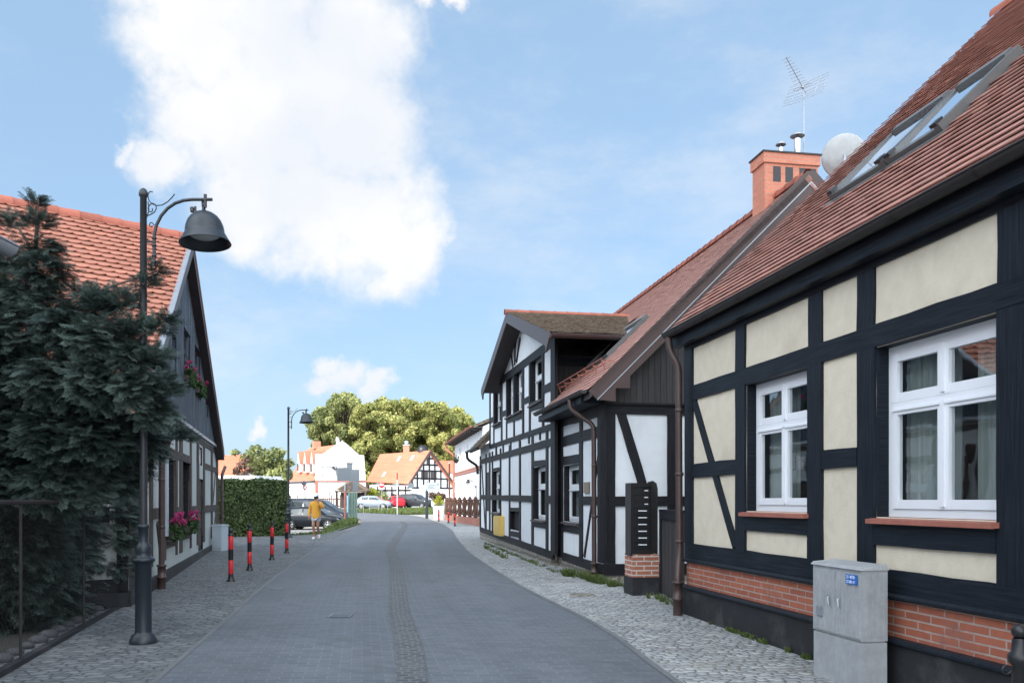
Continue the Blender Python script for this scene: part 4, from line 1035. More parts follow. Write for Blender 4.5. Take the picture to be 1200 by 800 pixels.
mb = MB(); fbox(mb, FLh, hK[0] + .01, hK[1] - .01, -.10, -.06, hK[2], hK[3]); mb.build('door', MT['bdark'], left)
mb = MB(); fbox(mb, FLh, FLh.u(192.6), FLh.u(194.4), .0, .05, FLh.w(193, 628), FLh.w(193, 535)); mb.build('shutter', MT['boxwhite'], left)
# side wall towards the garden: dark timbers and a light panel
FS = Fac(tuple(bx_[:2]), tuple(RDIR[:2]), (.62, -.78))
FS = Fac(tuple(bx_[:2]), tuple(RDIR[:2]), tuple((V((-RDIR.y, RDIR.x, 0)) * (1 if V((-RDIR.y, RDIR.x, 0)).y < 0 else -1))[:2]))
F = Frame(FS, left, MT['timber2'])
F._mk('post', (.06, -.1), (.06, 3.2), .16)
for u in (.62, 1.5, 2.4, 3.4, 4.4, 5.6, 7, 8.4): F._mk('post', (u, .3), (u, 3.2), .16)
for w_, d_ in ((.34, .2), (1.35, .22), (2.3, .18), (3.1, .18)): F._mk('rail', (.0, w_), (10.5, w_), d_)
mb = MB(); fbox(mb, FS, .0, 10.5, -.1, .03, -.3, .245); mb.build('plinth', MT['plinth'], left)
# roof
SLr = Slope(FLo.P(uE0, 0, wE0), RDIR, FLo.P(uA, 0, wA))
sk = V(FLo.P(uA, 0, wA) - FLo.P(uE0, 0, wE0)); shear = sk.dot(SLr.eu) / SLr.L
class Shear:                                               # the verge is not square to the eaves here
    def __init__(s, S, k): s.S, s.k = S, k; s.L = S.L; s.n = S.n; s.eu = S.eu; s.ev = S.ev
    def P(s, a, b, c=0.0): return s.S.P(a + s.k * b, b, c)
SH = Shear(SLr, shear)
tiles(SH, 0, 11.4, .215, .205, .020, edge=.055, keep=lambda u, v: True, mat=MT['orangetile'], house=left, jit=.006)
slab(SH, 0, 11.4, 0.02, SH.L, .12, 'roof_boarding', MT['browndark'], left)
SFr = Slope(FLo.P(uF, 0, wF), RDIR, FLo.P(uA, 0, wA)); sk2 = V(FLo.P(uA, 0, wA) - FLo.P(uF, 0, wF)); SFh = Shear(SFr, sk2.dot(SFr.eu) / SFr.L)
slab(SFh, 0, 11.4, 0, SFr.L, .14, 'roof', MT['orangetile'], left, c=0)
ridge_caps(left, FLo.P(uA, .02, wA + .03), FLo.P(uA, 0, wA + .03) + RDIR * 11.3, .12, .38)
mb = MB()
for (ue, we) in ((uE0, wE0), (uF, wF)):
    tp_ = .01 if ue == uE0 else .075; mb.prism([FLo.P(uA, .01, wA + tp_), FLo.P(ue, .01, we + tp_), FLo.P(ue, .01, we - .24), FLo.P(uA, .01, wA - .30)], FLo.n * (-.035 if ue == uE0 else -.25))
mb.build('bargeboard', MT['browndark'], left)
mb = MB()
for (ue, we) in ((uE0, wE0),):
    mb.hexa([FLo.P(uA, .03, wA + .02), FLo.P(ue, .03, we + .02), FLo.P(ue, .012, we + .02), FLo.P(uA, .012, wA + .02), FLo.P(uA, .03, wA + .06), FLo.P(ue, .03, we + .06), FLo.P(ue, -.06, we + .06), FLo.P(uA, -.06, wA + .06)])
mb.build('flashing', MT['zinc'], left)
pf = FLh.P(FLh.u(180.5), .12, 0)
gzl = g(pf.x, pf.y)
downpipe(left, [FLh.P(FLh.u(176), .30, wE0 - .1), FLh.P(FLh.u(177), .22, wE0 - .4), pf + V((0, 0, 2.45)), pf + V((0, 0, gzl + .3))], .05, 'brownmetal', base=(V((pf.x, pf.y, gzl)), .068, .42), clips=[pf + V((0, 0, 1.9)), pf + V((0, 0, 1.1))])
pf2 = FLh.P(lu1 - .05, .12, 0)
downpipe(left, [FLh.P(lu1 + .2, .2, 2.62), FLh.P(lu1 - .02, .12, 2.35), pf2 + V((0, 0, .2))], .05, 'brownmetal')
# window boxes with geraniums
def flower_box(f, q, label, up=.16, spill=.10):
    a, b, c, d = q; u0, u1 = a + .04, b - .04; t = thing('flower_box', f.P((a + b) / 2, .1, c), label, 'flower box', 'flower boxes on the old house')
    mb = MB(); fbox(mb, f, u0 + .03, u1 - .03, .03, .13, c - .01, c + .12); mb.build('planter', MT['darksill'], t)
    P, tt, Pf, tf = [], [], [], []
    for k in range(620):
        c_ = f.P(R.uniform(u0, u1), R.uniform(.02, .19), c + .10 + abs(R.gauss(0, up * .5)) - (R.random() < .5) * spill * R.uniform(.5, 1.7)); P.append(card(c_, .03 * R.uniform(.7, 1.4))); tt.append(R.random())
    nb = int((u1 - u0) * (11 if c < 2.5 else 7))
    for k in range(nb):
        cc = f.P(u0 + (u1 - u0) * (k + R.random()) / nb, R.uniform(.06, .20), c + .24 + R.uniform(-.02, .22))
        for _ in range(34):
            dv = V((R.gauss(0, 1), R.gauss(0, 1), R.gauss(0, 1))).normalized() * .045 * R.uniform(.5, 1); Pf.append(card(cc + dv, .018)); tf.append(R.random())
    quads_object('foliage', np.array(P), tt, MT['fleaf'], t); quads_object('blossom', np.array(Pf), tf, MT['flower'], t)
def card(c, s):
    a = V((R.gauss(0, 1), R.gauss(0, 1), R.gauss(0, 1))).normalized(); b = a.orthogonal().normalized(); b = Matrix.Rotation(R.random() * 6.28, 3, a) @ b; e = a.cross(b)
    return [c - b * s - e * s * .6, c + b * s * .3 - e * s, c + b * s + e * s * .5, c - b * s * .2 + e * s]
flower_box(FLh, hW1, 'pink geraniums in a box below the near ground floor window, beside the pale shutter')
flower_box(FLh, hW2, 'pink geraniums in a box below the ground floor window nearer the door')
flower_box(FLh, (hG1[0], hG1[1], hG1[2], 0), 'pink and white geraniums below the nearer, higher window of the board gable', .2)
flower_box(FLh, (hG2[0], hG2[1], hG2[2], 0), 'magenta geraniums below the farther, lower window of the board gable', .2)
# house number plate on the dark timber
a, b = FS.uw(128, 613.5), FS.uw(134, 595.5)
npl = thing('number_plate', FS.P((a[0] + b[0]) / 2, .03, (a[1] + b[1]) / 2), 'narrow white upright plate with dark lettering on the dark timber behind the fence', 'sign')
ux = sorted((a[0], b[0])); mb = MB(); fbox(mb, FS, ux[0], ux[1], .015, .03, a[1], b[1]); mb.build('plate', MT['paperwhite'], npl)
mb = MB(); wd = ux[1] - ux[0]
for k in range(9):
    z = b[1] - .03 - k * (b[1] - a[1] - .04) / 9; fbox(mb, FS, ux[0] + wd * R.uniform(.18, .4), ux[1] - wd * R.uniform(.18, .4), .03, .033, z - .012, z)
mb.build('lettering', MT['black'], npl)
# ---- a corner of the neighbouring house: its gutter shows at the left edge
nb = thing('neighbouring_house', V((-5.6, 2, 0)), 'pale house corner with a grey gutter end at the left edge', 'house')
mb = MB(); mb.obox(V((-9, -6, -.2)), V((4.75, 0, 0)), V((0, 12.4, 0)), V((0, 0, 3.6))); mb.build('wall', MT['white'], nb)
gp_ = at(9, 293, 6.55); mb = MB()
mb.prism([V((gp_.x - .1, -6.2, gp_.z - .02)), V((gp_.x - .1, gp_.y, gp_.z - .02)), V((gp_.x - 3, gp_.y, gp_.z + 2.4)), V((gp_.x - 3, -6.2, gp_.z + 2.4))], V((0, 0, -.14))); mb.build('roof', MT['browntile'], nb)
gutter(nb, V((gp_.x, -6.2, gp_.z + .05)), V((gp_.x, gp_.y, gp_.z + .03)), .085, 'zinc')
downpipe(nb, [V((gp_.x, gp_.y - .25, gp_.z - .04)), V((gp_.x - .02, gp_.y - .25, gp_.z - .2)), V((gp_.x - .32, gp_.y - .2, gp_.z - .5)), V((gp_.x - .35, gp_.y - .2, .1))], .05, 'zinc')
# ================================================================== street furniture
def lamp_post():
    t = thing('street_lamp', V((0, 0, 0)), None, 'street lamp', 'bell shaped street lamps')
    mb = MB()
    mb.lathe([(.14, 0), (.145, .03), (.135, .06), (.125, .075), (.118, .10), (.088, .12), (.084, .14), (.084, .86), (.098, .875), (.118, .89), (.118, .915), (.092, .93), (.076, .95), (.080, .985), (.083, 1.02), (.074, 1.06), (.058, 1.08), (.052, 1.10), (.052, 1.24), (.062, 1.25), (.062, 1.275), (.042, 1.29)], V((0, 0, 0)), 24)
    mb.build('base', MT['lamp'], t, True)
    mb = MB(); mb.lathe([(.042, 1.28), (.038, 3.0), (.034, 4.80), (.046, 4.81), (.048, 4.835), (.042, 4.86), (.028, 4.885), (.001, 4.90)], V((0, 0, 0)), 18); mb.build('pole', MT['lamppole'], t, True)
    mb = MB(); B = lambda x, z: V((x, 0, z))
    arm = [B(.115, 4.06), B(.115, 4.30), B(.118, 4.40), B(.14, 4.50), B(.19, 4.60), B(.26, 4.68), B(.34, 4.735), B(.43, 4.765), B(.52, 4.775), B(.74, 4.775)]
    mb.tube(arm, .017, 10); mb.tube([B(.665, 4.69), B(.665, 4.83)], .017, 10)
    for z in (4.10, 4.17, 4.28, 4.36): mb.lathe([(.017, -.012), (.026, -.010), (.026, .010), (.017, .012)], B(.115, z), 12)
    for z in (4.14, 4.32): mb.tube([B(.03, z), B(.115, z)], .011, 8)
    def scroll(pts, r=.006): mb.tube([B(*p) for p in pts], r, 6)
    scroll([(.10, 4.855), (.075, 4.862), (.055, 4.845), (.048, 4.81), (.06, 4.765), (.09, 4.73), (.14, 4.71), (.20, 4.715), (.26, 4.75), (.31, 4.80), (.335, 4.835)])
    scroll([(.04, 4.60), (.08, 4.615), (.12, 4.64), (.14, 4.68), (.13, 4.72), (.10, 4.735), (.07, 4.72), (.05, 4.685), (.055, 4.65), (.08, 4.64), (.10, 4.655), (.095, 4.68)])
    scroll([(.115, 4.50), (.09, 4.53), (.07, 4.52), (.065, 4.495), (.085, 4.48), (.10, 4.49)])
    scroll([(.035, 4.58), (.06, 4.66), (.05, 4.75)]) ; mb.build('bracket', MT['lamppole'], t, True)
    mb = MB(); c = V((.665, 0, 4.30)); ax = V((-.06, .05, 1))
    mb.lathe([(.018, .40), (.02, .37), (.035, .355), (.06, .345), (.10, .328), (.142, .294), (.174, .25), (.194, .198), (.203, .145), (.205, .118), (.209, .110), (.222, .088), (.245, .045), (.265, .010), (.270, 0), (.263, .002), (.238, .04), (.20, .10), (.19, .14), (.17, .22), (.12, .29), (.02, .33)], c, 36, ax)
    mb.lathe([(.022, .41), (.022, .46), (.012, .47)], c, 10, ax); sh = mb.build('lamp_shade', MT['lamp'], t, True)
    mb = MB(); mb.lathe([(.178, .13), (.17, .10), (.13, .075), (.07, .06), (.001, .055)], c, 24, ax); mb.build('diffuser', MT['lampglass'], sh, True)
    mb = MB(); mb.lathe([(.02, .31), (.024, .35), (.015, .365)], c + V((-.12, -.02, .03)), 8, ax); mb.lathe([(.012, .3), (.013, .37)], c + V((-.085, -.02, .03)), 8, ax); mb.build('light_sensor', MT['black'], sh, True)
    return t
lp = lamp_post(); lp['label'] = 'tall dark street lamp with bell shade standing nearest, in front of the cypress'
lp.location = V((-3.965, 9.18, g(-3.96, 9.18)))
lp2 = copy_tree(lp); lp2.location = V((-8.36, 31.9, g(-8.36, 31.9))); lp2['label'] = 'farther street lamp with bell shade standing before the hedge corner'; lp2.rotation_euler.z = .1

def bollard(label, px, py, ht, group, red=True):
    p = ground_at(px, py); return p
def make_bollard(bands):
    t = thing('bollard', V((0, 0, 0)), None, 'bollard')
    mb = MB(); mb.lathe([(.085, 0), (.085, .015), (.06, .05), (.047, .09), (.045, .12), (.045, .84), (.05, .85), (.05, .875), (.034, .885), (.03, .90), (.04, .925), (.044, .95), (.036, .98), (.001, 1.0)], V((0, 0, 0)), 16)
    mb.build('post', MT['black'], t, True)
    for z in bands[1]:
        mb = MB(); mb.lathe([(.045, z[0]), (.0462, z[0] + .002), (.0462, z[1] - .002), (.045, z[1])], V((0, 0, 0)), 16); mb.build('red_band', MT['red'], t, True)
    return t
b0 = make_bollard(([(.12, .15), (.40, .60)], [(.15, .40), (.60, .845)]))
LB = [(270.6, 681.5, 'red and black bollard nearest the lamp, first of the left row', 1.0), (292.6, 668.5, 'red and black bollard second in the left row', 1.0), (318.6, 656.2, 'red and black bollard third in the left row, right of the hedge middle', .96), (336, 648.2, 'red and black bollard last in the left row, before the far lamp', .97)]
RB = [(533, 616.6, 'red and black bollard on the right nearest the brown fence end', .78), (525.6, 612.8, 'red and black bollard on the right between the other two', .76), (514.2, 611, 'slim black bollard with little red before the pale planter', .72)]
for i, (px, py, lb, h) in enumerate(LB + RB):
    o = b0 if i == 0 else copy_tree(b0); o.location = ground_at(px, py); o['label'] = lb; o.scale = (1, 1, h)
    o['group'] = 'bollards along the left pavement' if i < 4 else 'bollards at the right hand bend'
    o.rotation_euler = (R.uniform(-.012, .012), R.uniform(-.012, .012), R.random() * 6)

# switch cabinet against the cream house
cz = g(2.7, 7.2); v1 = FC.n
cu1 = FC.uw(953, 700, .36)[0]; cu0 = FC.uw(1010, 700, .36)[0]
cab = thing('utility_cabinet', FC.P((cu0 + cu1) / 2, .2, cz), 'weathered grey switch cabinet with a blue label against the cream wall', 'utility cabinet')
mb = MB()
fbox(mb, FC, cu0 + .004, cu1 - .004, .132, .357, cz - .05, .40); base = mb.build('base', MT['cabinet'], cab)
mb = MB(); fbox(mb, FC, cu0, cu1, .13, .36, .412, .985); fbox(mb, FC, cu0 + .015, cu1 - .015, .145, .345, .40, .412)
for k in range(4): fbox(mb, FC, cu0 - .006, cu0, .15 + k * .05, .175 + k * .05, .45, .95)
mb.build('case', MT['cabinet'], cab)
mb = MB(); rows = []
for uu, z in ((cu0 - .012, 0), (cu0 - .012, 0.0)): pass
mb.hexa([FC.P(cu0 - .010, .12, .986), FC.P(cu1 + .010, .12, .986), FC.P(cu1 + .015, .378, .986), FC.P(cu0 - .015, .378, .986), FC.P(cu0, .14, 1.03), FC.P(cu1, .14, 1.03), FC.P(cu1, .36, 1.012), FC.P(cu0, .36, 1.012)])
mb.build('lid', MT['cabinet'], cab)
cm = (cu0 + cu1) / 2
for a, b in ((cu0 + .02, cm - .004), (cm + .004, cu1 - .02)):
    mb = MB(); fbox(mb, FC, a, b, .36, .372, .43, .955)
    for k in range(3): x = a + (b - a) * (.2 + .3 * k); fbox(mb, FC, x - .012, x + .012, .372, .379, .47, .92)
    dr = mb.build('door', MT['cabinet'], cab)
    x = cm + (-.075 if a < cm - .1 else .075); mb = MB(); fbox(mb, FC, x - .018, x + .018, .379, .388, .67, .75); mb.tube([FC.P(x, .388, .73), FC.P(x - .01, .40, .72), FC.P(x - .02, .40, .66)], .008, 8); mb.build('handle', MT['zinc'], dr)
mb = MB(); fbox(mb, FC, cu1 - .20, cu1 - .09, .379, .385, .55, .63); mb.build('nameplate', MT['zinc'], cab)
mb = MB(); la, lb_ = cu0 + .03, cu0 + .19; fbox(mb, FC, la, lb_, .379, .385, .865, .945); lab = mb.build('label', MT['bluelabel'], cab)
def text_on(parent, s, f, u_left, v, w, size, mat, name='lettering'):
    """letters cut as a flat mesh on facade f, reading towards decreasing u"""
    cu = bpy.data.curves.new(name, 'FONT'); cu.body = s; cu.size = size; cu.extrude = .0008
    o = bpy.data.objects.new('tmp', cu); COL.objects.link(o); dg = bpy.context.evaluated_depsgraph_get(); me = bpy.data.meshes.new_from_object(o.evaluated_get(dg)); bpy.data.objects.remove(o)
    sgn = -1 if f.d.cross(V((0, 0, 1))).dot(f.n) < 0 else 1
    off = V((0, 0, 0)); p = parent
    while p is not None: off += p.location; p = p.parent
    for vv in me.vertices:
        c = vv.co; q = f.P(u_left + sgn * c.x, v + c.z, w + c.y) - off; vv.co = q
    me.materials.clear(); me.materials.append(mat); o = bpy.data.objects.new(name, me); COL.objects.link(o); o.parent = parent; return o
text_on(cab.children[-1] if False else lab, '21 4070', FC, lb_ - .012, .386, .912, .036, MT['paperwhite'])
text_on(lab, '22 00 47', FC, lb_ - .012, .386, .874, .034, MT['paperwhite'])

# pale box by the left house
p = ground_at(258, 645); cab2 = thing('utility_cabinet', p, 'small pale grey utility cabinet at the far corner of the left house', 'utility cabinet')
mb = MB(); mb.box(p, (.30, .34, .70), rz=-.25); mb.build('case', MT['boxwhite'], cab2); mb = MB(); mb.box(p + V((0, 0, .702)), (.33, .37, .05), rz=-.25); mb.build('lid', MT['boxwhite'], cab2)
mb = MB(); q = p + V((.05, -.172, .08)); mb.box(p + V((-.042, -.166, .08)), (.25, .02, .56), rz=-.25); mb.build('door', MT['boxwhite'], cab2)

# black iron post with rings at the right edge
p = V((2.985, 5.02, g(2.98, 5.02))); bp = thing('iron_post', p, 'short black iron post with ball top at the right edge before the cream wall', 'bollard')
mb = MB(); mb.lathe([(.09, 0), (.09, .06), (.06, .09), (.042, .12), (.042, .60), (.062, .62), (.064, .66), (.046, .68), (.040, .74), (.036, .76)], p, 18); mb.build('post', MT['black'], bp)
mb = MB(); mb.ball(p + V((0, 0, .80)), .045, 16, 10); mb.build('ball', MT['black'], bp)
mb = MB()
for e in (-1, 1):
    cc = p + V((-.075 * e, .0, .575)); mb.tube([cc + V((math.cos(a) * .025, 0, math.sin(a) * .025)) for a in [k * .5 for k in range(13)]], .006, 6)
mb.build('ring', MT['black'], bp)

# letter boxes on their brick pillar, and the gate behind
pp = V((1.98, 13.45, 0)); pg = g(pp.x, pp.y)
FP = Fac((1.905, 13.45), tuple(NM[:2]), tuple((-FA.d)[:2]))
pil = thing('brick_pillar', FP.P(.2, -.2, pg), 'low brick pillar with dark foot carrying the black letter boxes', 'pillar')
mb = MB(); fbox(mb, FP, .0, .43, -.42, 0, pg + .30, pg + .66); mb.build('brickwork', MT['brickold'], pil)
mb = MB(); fbox(mb, FP, -.012, .442, -.43, .012, pg - .1, pg + .30); mb.build('foot', MT['plinth'], pil)
lbx = thing('letter_boxes', FP.P(.2, -.1, pg + .66), 'black bank of letter boxes with white name slots on the brick pillar', 'letter boxes')
z0 = pg + .66; mb = MB(); fbox(mb, FP, -.03, .34, -.30, -.05, z0 - .02, z0 + 1.13); mb.build('case', MT['bdark'], lbx)
mb = MB()
for e in (-.03, .30): fbox(mb, FP, e, e + .04, -.05, -.02, z0 - .02, z0 + 1.13)
fbox(mb, FP, .01, .30, -.05, -.02, z0 + 1.07, z0 + 1.13); fbox(mb, FP, .01, .30, -.05, -.02, z0 - .02, z0 + .08); mb.build('frame', MT['black'], lbx)
for k in range(9):
    z = z0 + .09 + k * .107; mb = MB(); fbox(mb, FP, .014, .296, -.05, -.030, z, z + .097); fl = mb.build('flap', MT['black'], lbx)
    mb = MB(); a = .10 if k < 6 else .20; fbox(mb, FP, a, a + (.14 if k < 6 else .06), -.03, -.027, z + .055, z + .072); mb.build('name_slot', MT['paperwhite'], fl)
gp0 = V((2.33, 13.3, 0)); gp1 = V((2.36, 11.75, 0))
gate = thing('gate', V((2.38, 12.6, g(2.38, 12.6))), 'dark boarded gate between brick pillar and brown downpipe of the cream house', 'gate')
gd = V((2.30, 11.95, 0)) - V((2.40, 13.55, 0)); gl = gd.length; gd.normalize(); FGt = Fac((2.36, 13.5), tuple(gd[:2]), (gd.y, -gd.x) if (gd.y * -1) > 0 else (gd.y, -gd.x))
zt, zb = 1.38, .10
A, B = at(774.5, 650, 13.35), at(799, 650, 12.0); FGt = Fac(tuple(A[:2]), tuple((B - A).normalized()[:2]), (-(B - A).normalized().y * -1, 0)); gl = ((B - A).xy).length
n_ = V(((B - A).y, -(B - A).x, 0)).normalized(); FGt.n = n_ if n_.x < 0 else -n_
mb = MB(); fbox(mb, FGt, 0, gl, -.04, 0, zb, zt); mb.build('boarding', MT['bdark'], gate)
mb = MB(); fbox(mb, FGt, 0, gl, .0, .03, zt - .12, zt + .0); fbox(mb, FGt, 0, gl, -.05, .035, zt + .001, zt + .03); fbox(mb, FGt, 0, .08, 0, .028, zb, zt - .12); fbox(mb, FGt, gl - .08, gl, 0, .028, zb, zt - .12); mb.build('gate_frame', MT['timber2'], gate)
mb = MB(); Pg = A + V((-.02, .0, 0)); 
mb.prism([FP.P(.345, -.25, pg), FP.P(.50, -.25, pg), FP.P(.50, -.25, pg + 1.70), FP.P(.48, -.25, pg + 1.79), FP.P(.42, -.25, pg + 1.83), FP.P(.345, -.25, pg + 1.81)], FP.n * -.05); mb.build('gate_post', MT['bdark'], gate)
# lattice screen between the houses
sp = FG.P(2.05, .45, 0)
lat = thing('lattice_screen', sp + V((0, 0, .2)), 'dark lattice screen standing behind the gate in the passage', 'trellis')
mb = MB()
for k in range(12):
    for e in (-1, 1):
        a = V((2.2 + k * .09, 1.45 + 0)); x0, x1 = a.x, a.x + e * .5
        mb.tube([FG.P(x0, .3, .9), FG.P(x1, .3, 1.5)], .012, 4)
mb.build('lattice', MT['timber2'], lat)
mb = MB(); fbox(mb, FG, 1.9, 3.4, .24, .36, 1.5, 1.57); fbox(mb, FG, 1.9, 3.4, .24, .36, .85, .9); fbox(mb, FG, 1.85, 1.93, .24, .36, .1, 2.0); mb.ball(FG.P(1.89, .3, 2.03), .05, 8, 6); mb.build('screen_frame', MT['timber2'], lat)

# covers in the paving
p = ground_at(399, 722.5); mb = MB(); z = g(p.x, p.y) + .016
mb.obox(V((p.x - .15, p.y - .16, z)), V((.30, 0, 0)), V((0, .34, 0)), V((0, 0, .006)))
for k in range(5): mb.obox(V((p.x - .12, p.y - .13 + k * .06, z + .006)), V((.24, 0, 0)), V((0, .03, 0)), V((0, 0, .004)))
tag(mb.build('drain_grate', MT['greysign']), 'small iron drain grate set in the road pavers left of the middle strip', 'drain grate')
p = ground_at(682, 698); mb = MB(); mb.lathe([(.001, .028), (.20, .028), (.21, .018), (.21, 0)], V((p.x, p.y, g(p.x, p.y))), 24, smooth=False)
tag(mb.build('manhole_cover', MT['stone']), 'round grey cover set in the right hand cobbles before the brown downpipe', 'manhole cover')
p = ground_at(325, 691); mb = MB(); mb.lathe([(.001, .026), (.12, .026), (.13, .018), (.13, 0)], V((p.x, p.y, g(p.x, p.y))), 20, smooth=False)
tag(mb.build('valve_cover', MT['kerb']), 'small pale round cover at the left edge of the road', 'valve cover')

# ---- chain link fence along the left garden
fa, fb_ = V((-3.92, 5.0, 0)), V((-5.62, 12.35, 0)); fd = fb_ - fa; fl_ = fd.length; fd.normalize()
FF = Fac(tuple(fa[:2]), tuple(fd[:2]), (fd.y, -fd.x)); 
fence = thing('wire_fence', FF.P(4, 0, g(-4.6, 8)), 'dark chain link fence with brown top rail in front of the cypress', 'fence')
mb = MB(); mb.tube([FF.P(-2, 0, 1.53), FF.P(fl_, 0, 1.53)], .025, 8); mb.build('top_rail', MT['darkrail'], fence)
for u in (-1.6, .9, 3.1, 5.35, fl_): 
    mb = MB(); p = FF.P(u, 0, 0); mb.tube([p + V((0, 0, g(p.x, p.y) - .05)), p + V((0, 0, 1.55))], .014, 8); mb.build('post', MT['wirem'], fence)
P = []; r_ = .0022; H0, H1 = .10, 1.52; st = .062
def wireq(a, b):
    d = (b - a).normalized(); s = d.cross(FF.n).normalized() * r_; P.append([a - s, b - s, b + s, a + s])
k = -2.2
while k < fl_ + 1.45:
    for e in (-1, 1):
        u0, w0, u1, w1 = k, H0, k + e * (H1 - H0), H1
        for lo, hi in ((-2, fl_),):
            ua, ub = (u0, u1); wa, wb_ = w0, w1
            def cl(u, w, uo, wo, L):
                t = (L - u) / (uo - u); return L, w + (wo - w) * t
            if (ua < lo and ub < lo) or (ua > hi and ub > hi): break
            if ua < lo: ua, wa = cl(ua, wa, ub, wb_, lo)
            if ua > hi: ua, wa = cl(ua, wa, ub, wb_, hi)
            if ub < lo: ub, wb_ = cl(ub, wb_, ua, wa, lo)
            if ub > hi: ub, wb_ = cl(ub, wb_, ua, wa, hi)
            wireq(FF.P(ua, .004 * e, wa), FF.P(ub, .004 * e, wb_))
    k += st * 1.4142
quads_object('mesh', np.array(P), np.full(len(P), .5), MT['wirem'], fence)
mb = MB(); nst = 26
for k in range(nst):
    u = -2 + (fl_ + 2) * k / nst; p = FF.P(u + .15, -.22, 0); mb.ball(V((p.x, p.y, g(p.x, p.y) + .03)), .09 * R.uniform(.6, 1.2), 9, 6, sz=.6, t=R.random())
tag(mb.build('edging_stones', MT['darkstone']), 'row of rough stones along the foot of the chain link fence', 'edging stones', None, 'stuff')
mb = MB(); fbox(mb, FF, -2, fl_, -.05, .03, -.1, .06); mb.build('footing', MT['plinth'], fence)
# ================================================================== vegetation
def leaf_quads(cen, nrm, size, jitter=1.0):
    """one leaf quad per centre (n,3); facing roughly along nrm"""
    n = len(cen); nn = nrm + NR.normal(0, jitter * .6, (n, 3)); nn /= np.linalg.norm(nn, axis=1, keepdims=True) + 1e-9
    r = NR.normal(0, 1, (n, 3)); a = np.cross(nn, r); a /= np.linalg.norm(a, axis=1, keepdims=True) + 1e-9; b = np.cross(nn, a)
    s = (size * NR.uniform(.55, 1.35, n))[:, None]
    return np.stack([cen - a * s, cen - b * s * .55, cen + a * s, cen + b * s * .55], axis=1)
def clump_crown(clumps, per, size, squash=.85, hollow=.35):
    """leaves around each clump (x,y,z,r): denser near its skin"""
    Q, tt = [], []
    for (x, y, z, r) in clumps:
        n = max(12, int(per * r * r)); d = NR.normal(0, 1, (n, 3)); d /= np.linalg.norm(d, axis=1, keepdims=True)
        rad = r * (hollow + (1.08 - hollow) * NR.random(n) ** .5) * NR.uniform(.85, 1.1, n)
        c = np.array([x, y, z]) + d * rad[:, None] * np.array([1, 1, squash])
        Q.append(leaf_quads(c, d, size)); base = NR.uniform(.15, .75); tt.append(np.clip(base + NR.normal(0, .2, n), 0, 1))
    return np.concatenate(Q), np.concatenate(tt)
def limbs(mb, base, clumps, r0, n=8):
    top = V((base.x, base.y, max(c[2] for c in clumps)))
    mid_ = base.lerp(top, .55) + V((R.uniform(-.3, .3), R.uniform(-.3, .3), 0))
    mb.tube([base - V((0, 0, .2)), base.lerp(mid_, .5), mid_, top - V((0, 0, .6))], [r0 * 1.25, r0, r0 * .7, r0 * .15], n)
    for (x, y, z, r) in clumps:
        c = V((x, y, z)); t = min(.9, max(.25, (z - base.z) / max(.1, top.z - base.z) * .75)); s = base.lerp(mid_, min(1, t / .55)) if t < .55 else mid_.lerp(top, (t - .55) / .45)
        mb.tube([s, s.lerp(c, .5) + V((0, 0, .12 * r)), c], [r0 * .35, r0 * .2, r0 * .06], 5)
def tree(name, base, clumps, per, size, mat, label, group=None, r0=.3, cat='tree', **kw):
    t = thing(name, base, label, cat, group)
    mb = MB(); limbs(mb, base, clumps, r0); mb.build('trunk', MT['bark'], t)
    Q, tt = clump_crown(clumps, per, size, **kw); quads_object('crown', Q, tt, MT[mat], t); return t

# ---- the tall cypress in the left garden: flat drooping sprays on limbs
def spray_template():
    q = []; tt = []
    def leaflet(p, d, l, w, t):
        s = V((-d.y, d.x, 0)); q.append([p - s * w * .4, p + d * l * .55 - s * w, p + d * l, p + d * l * .5 + s * w]); tt.append(t)
    for k in range(8):
        x = .04 + k * .118; p = V((x, 0, -.16 * x * x)); leaflet(p, V((1, 0, -.3 * x)).normalized(), .16, .020, .15 + .06 * k)
        for e in (-1, 1):
            L = .40 * (1 - abs(k - 2.2) / 8.2) * R.uniform(.75, 1.2); d = V((.74, .66 * e, -.14 + R.uniform(-.12, .08))).normalized()
            for j in range(3):
                pj = p + d * (L * j / 3) - V((0, 0, .05 * j * j / 9)); leaflet(pj, V((d.x + .12 * j, d.y, d.z - .10 * j)).normalized(), L / 3 * 1.5, .019, .12 + .26 * j + .04 * k)
                f = 1 if (j + k) % 2 else -1; d2 = V((d.x - .6 * f * d.y, d.y + .6 * f * d.x, -.15)).normalized(); leaflet(pj + d * .03, d2, .10, .016, .25 + .26 * j + .03 * k)
    return np.array([[list(v_) for v_ in f] for f in q]), np.array(tt)
ST, STT = spray_template()
CY = 9.75
cbase = V((-5.95, 10.25, g(-5.95, 10.25)))
cyp = thing('cypress', cbase, 'tall blue green cypress with drooping sprays overhanging the fence on the left', 'tree')
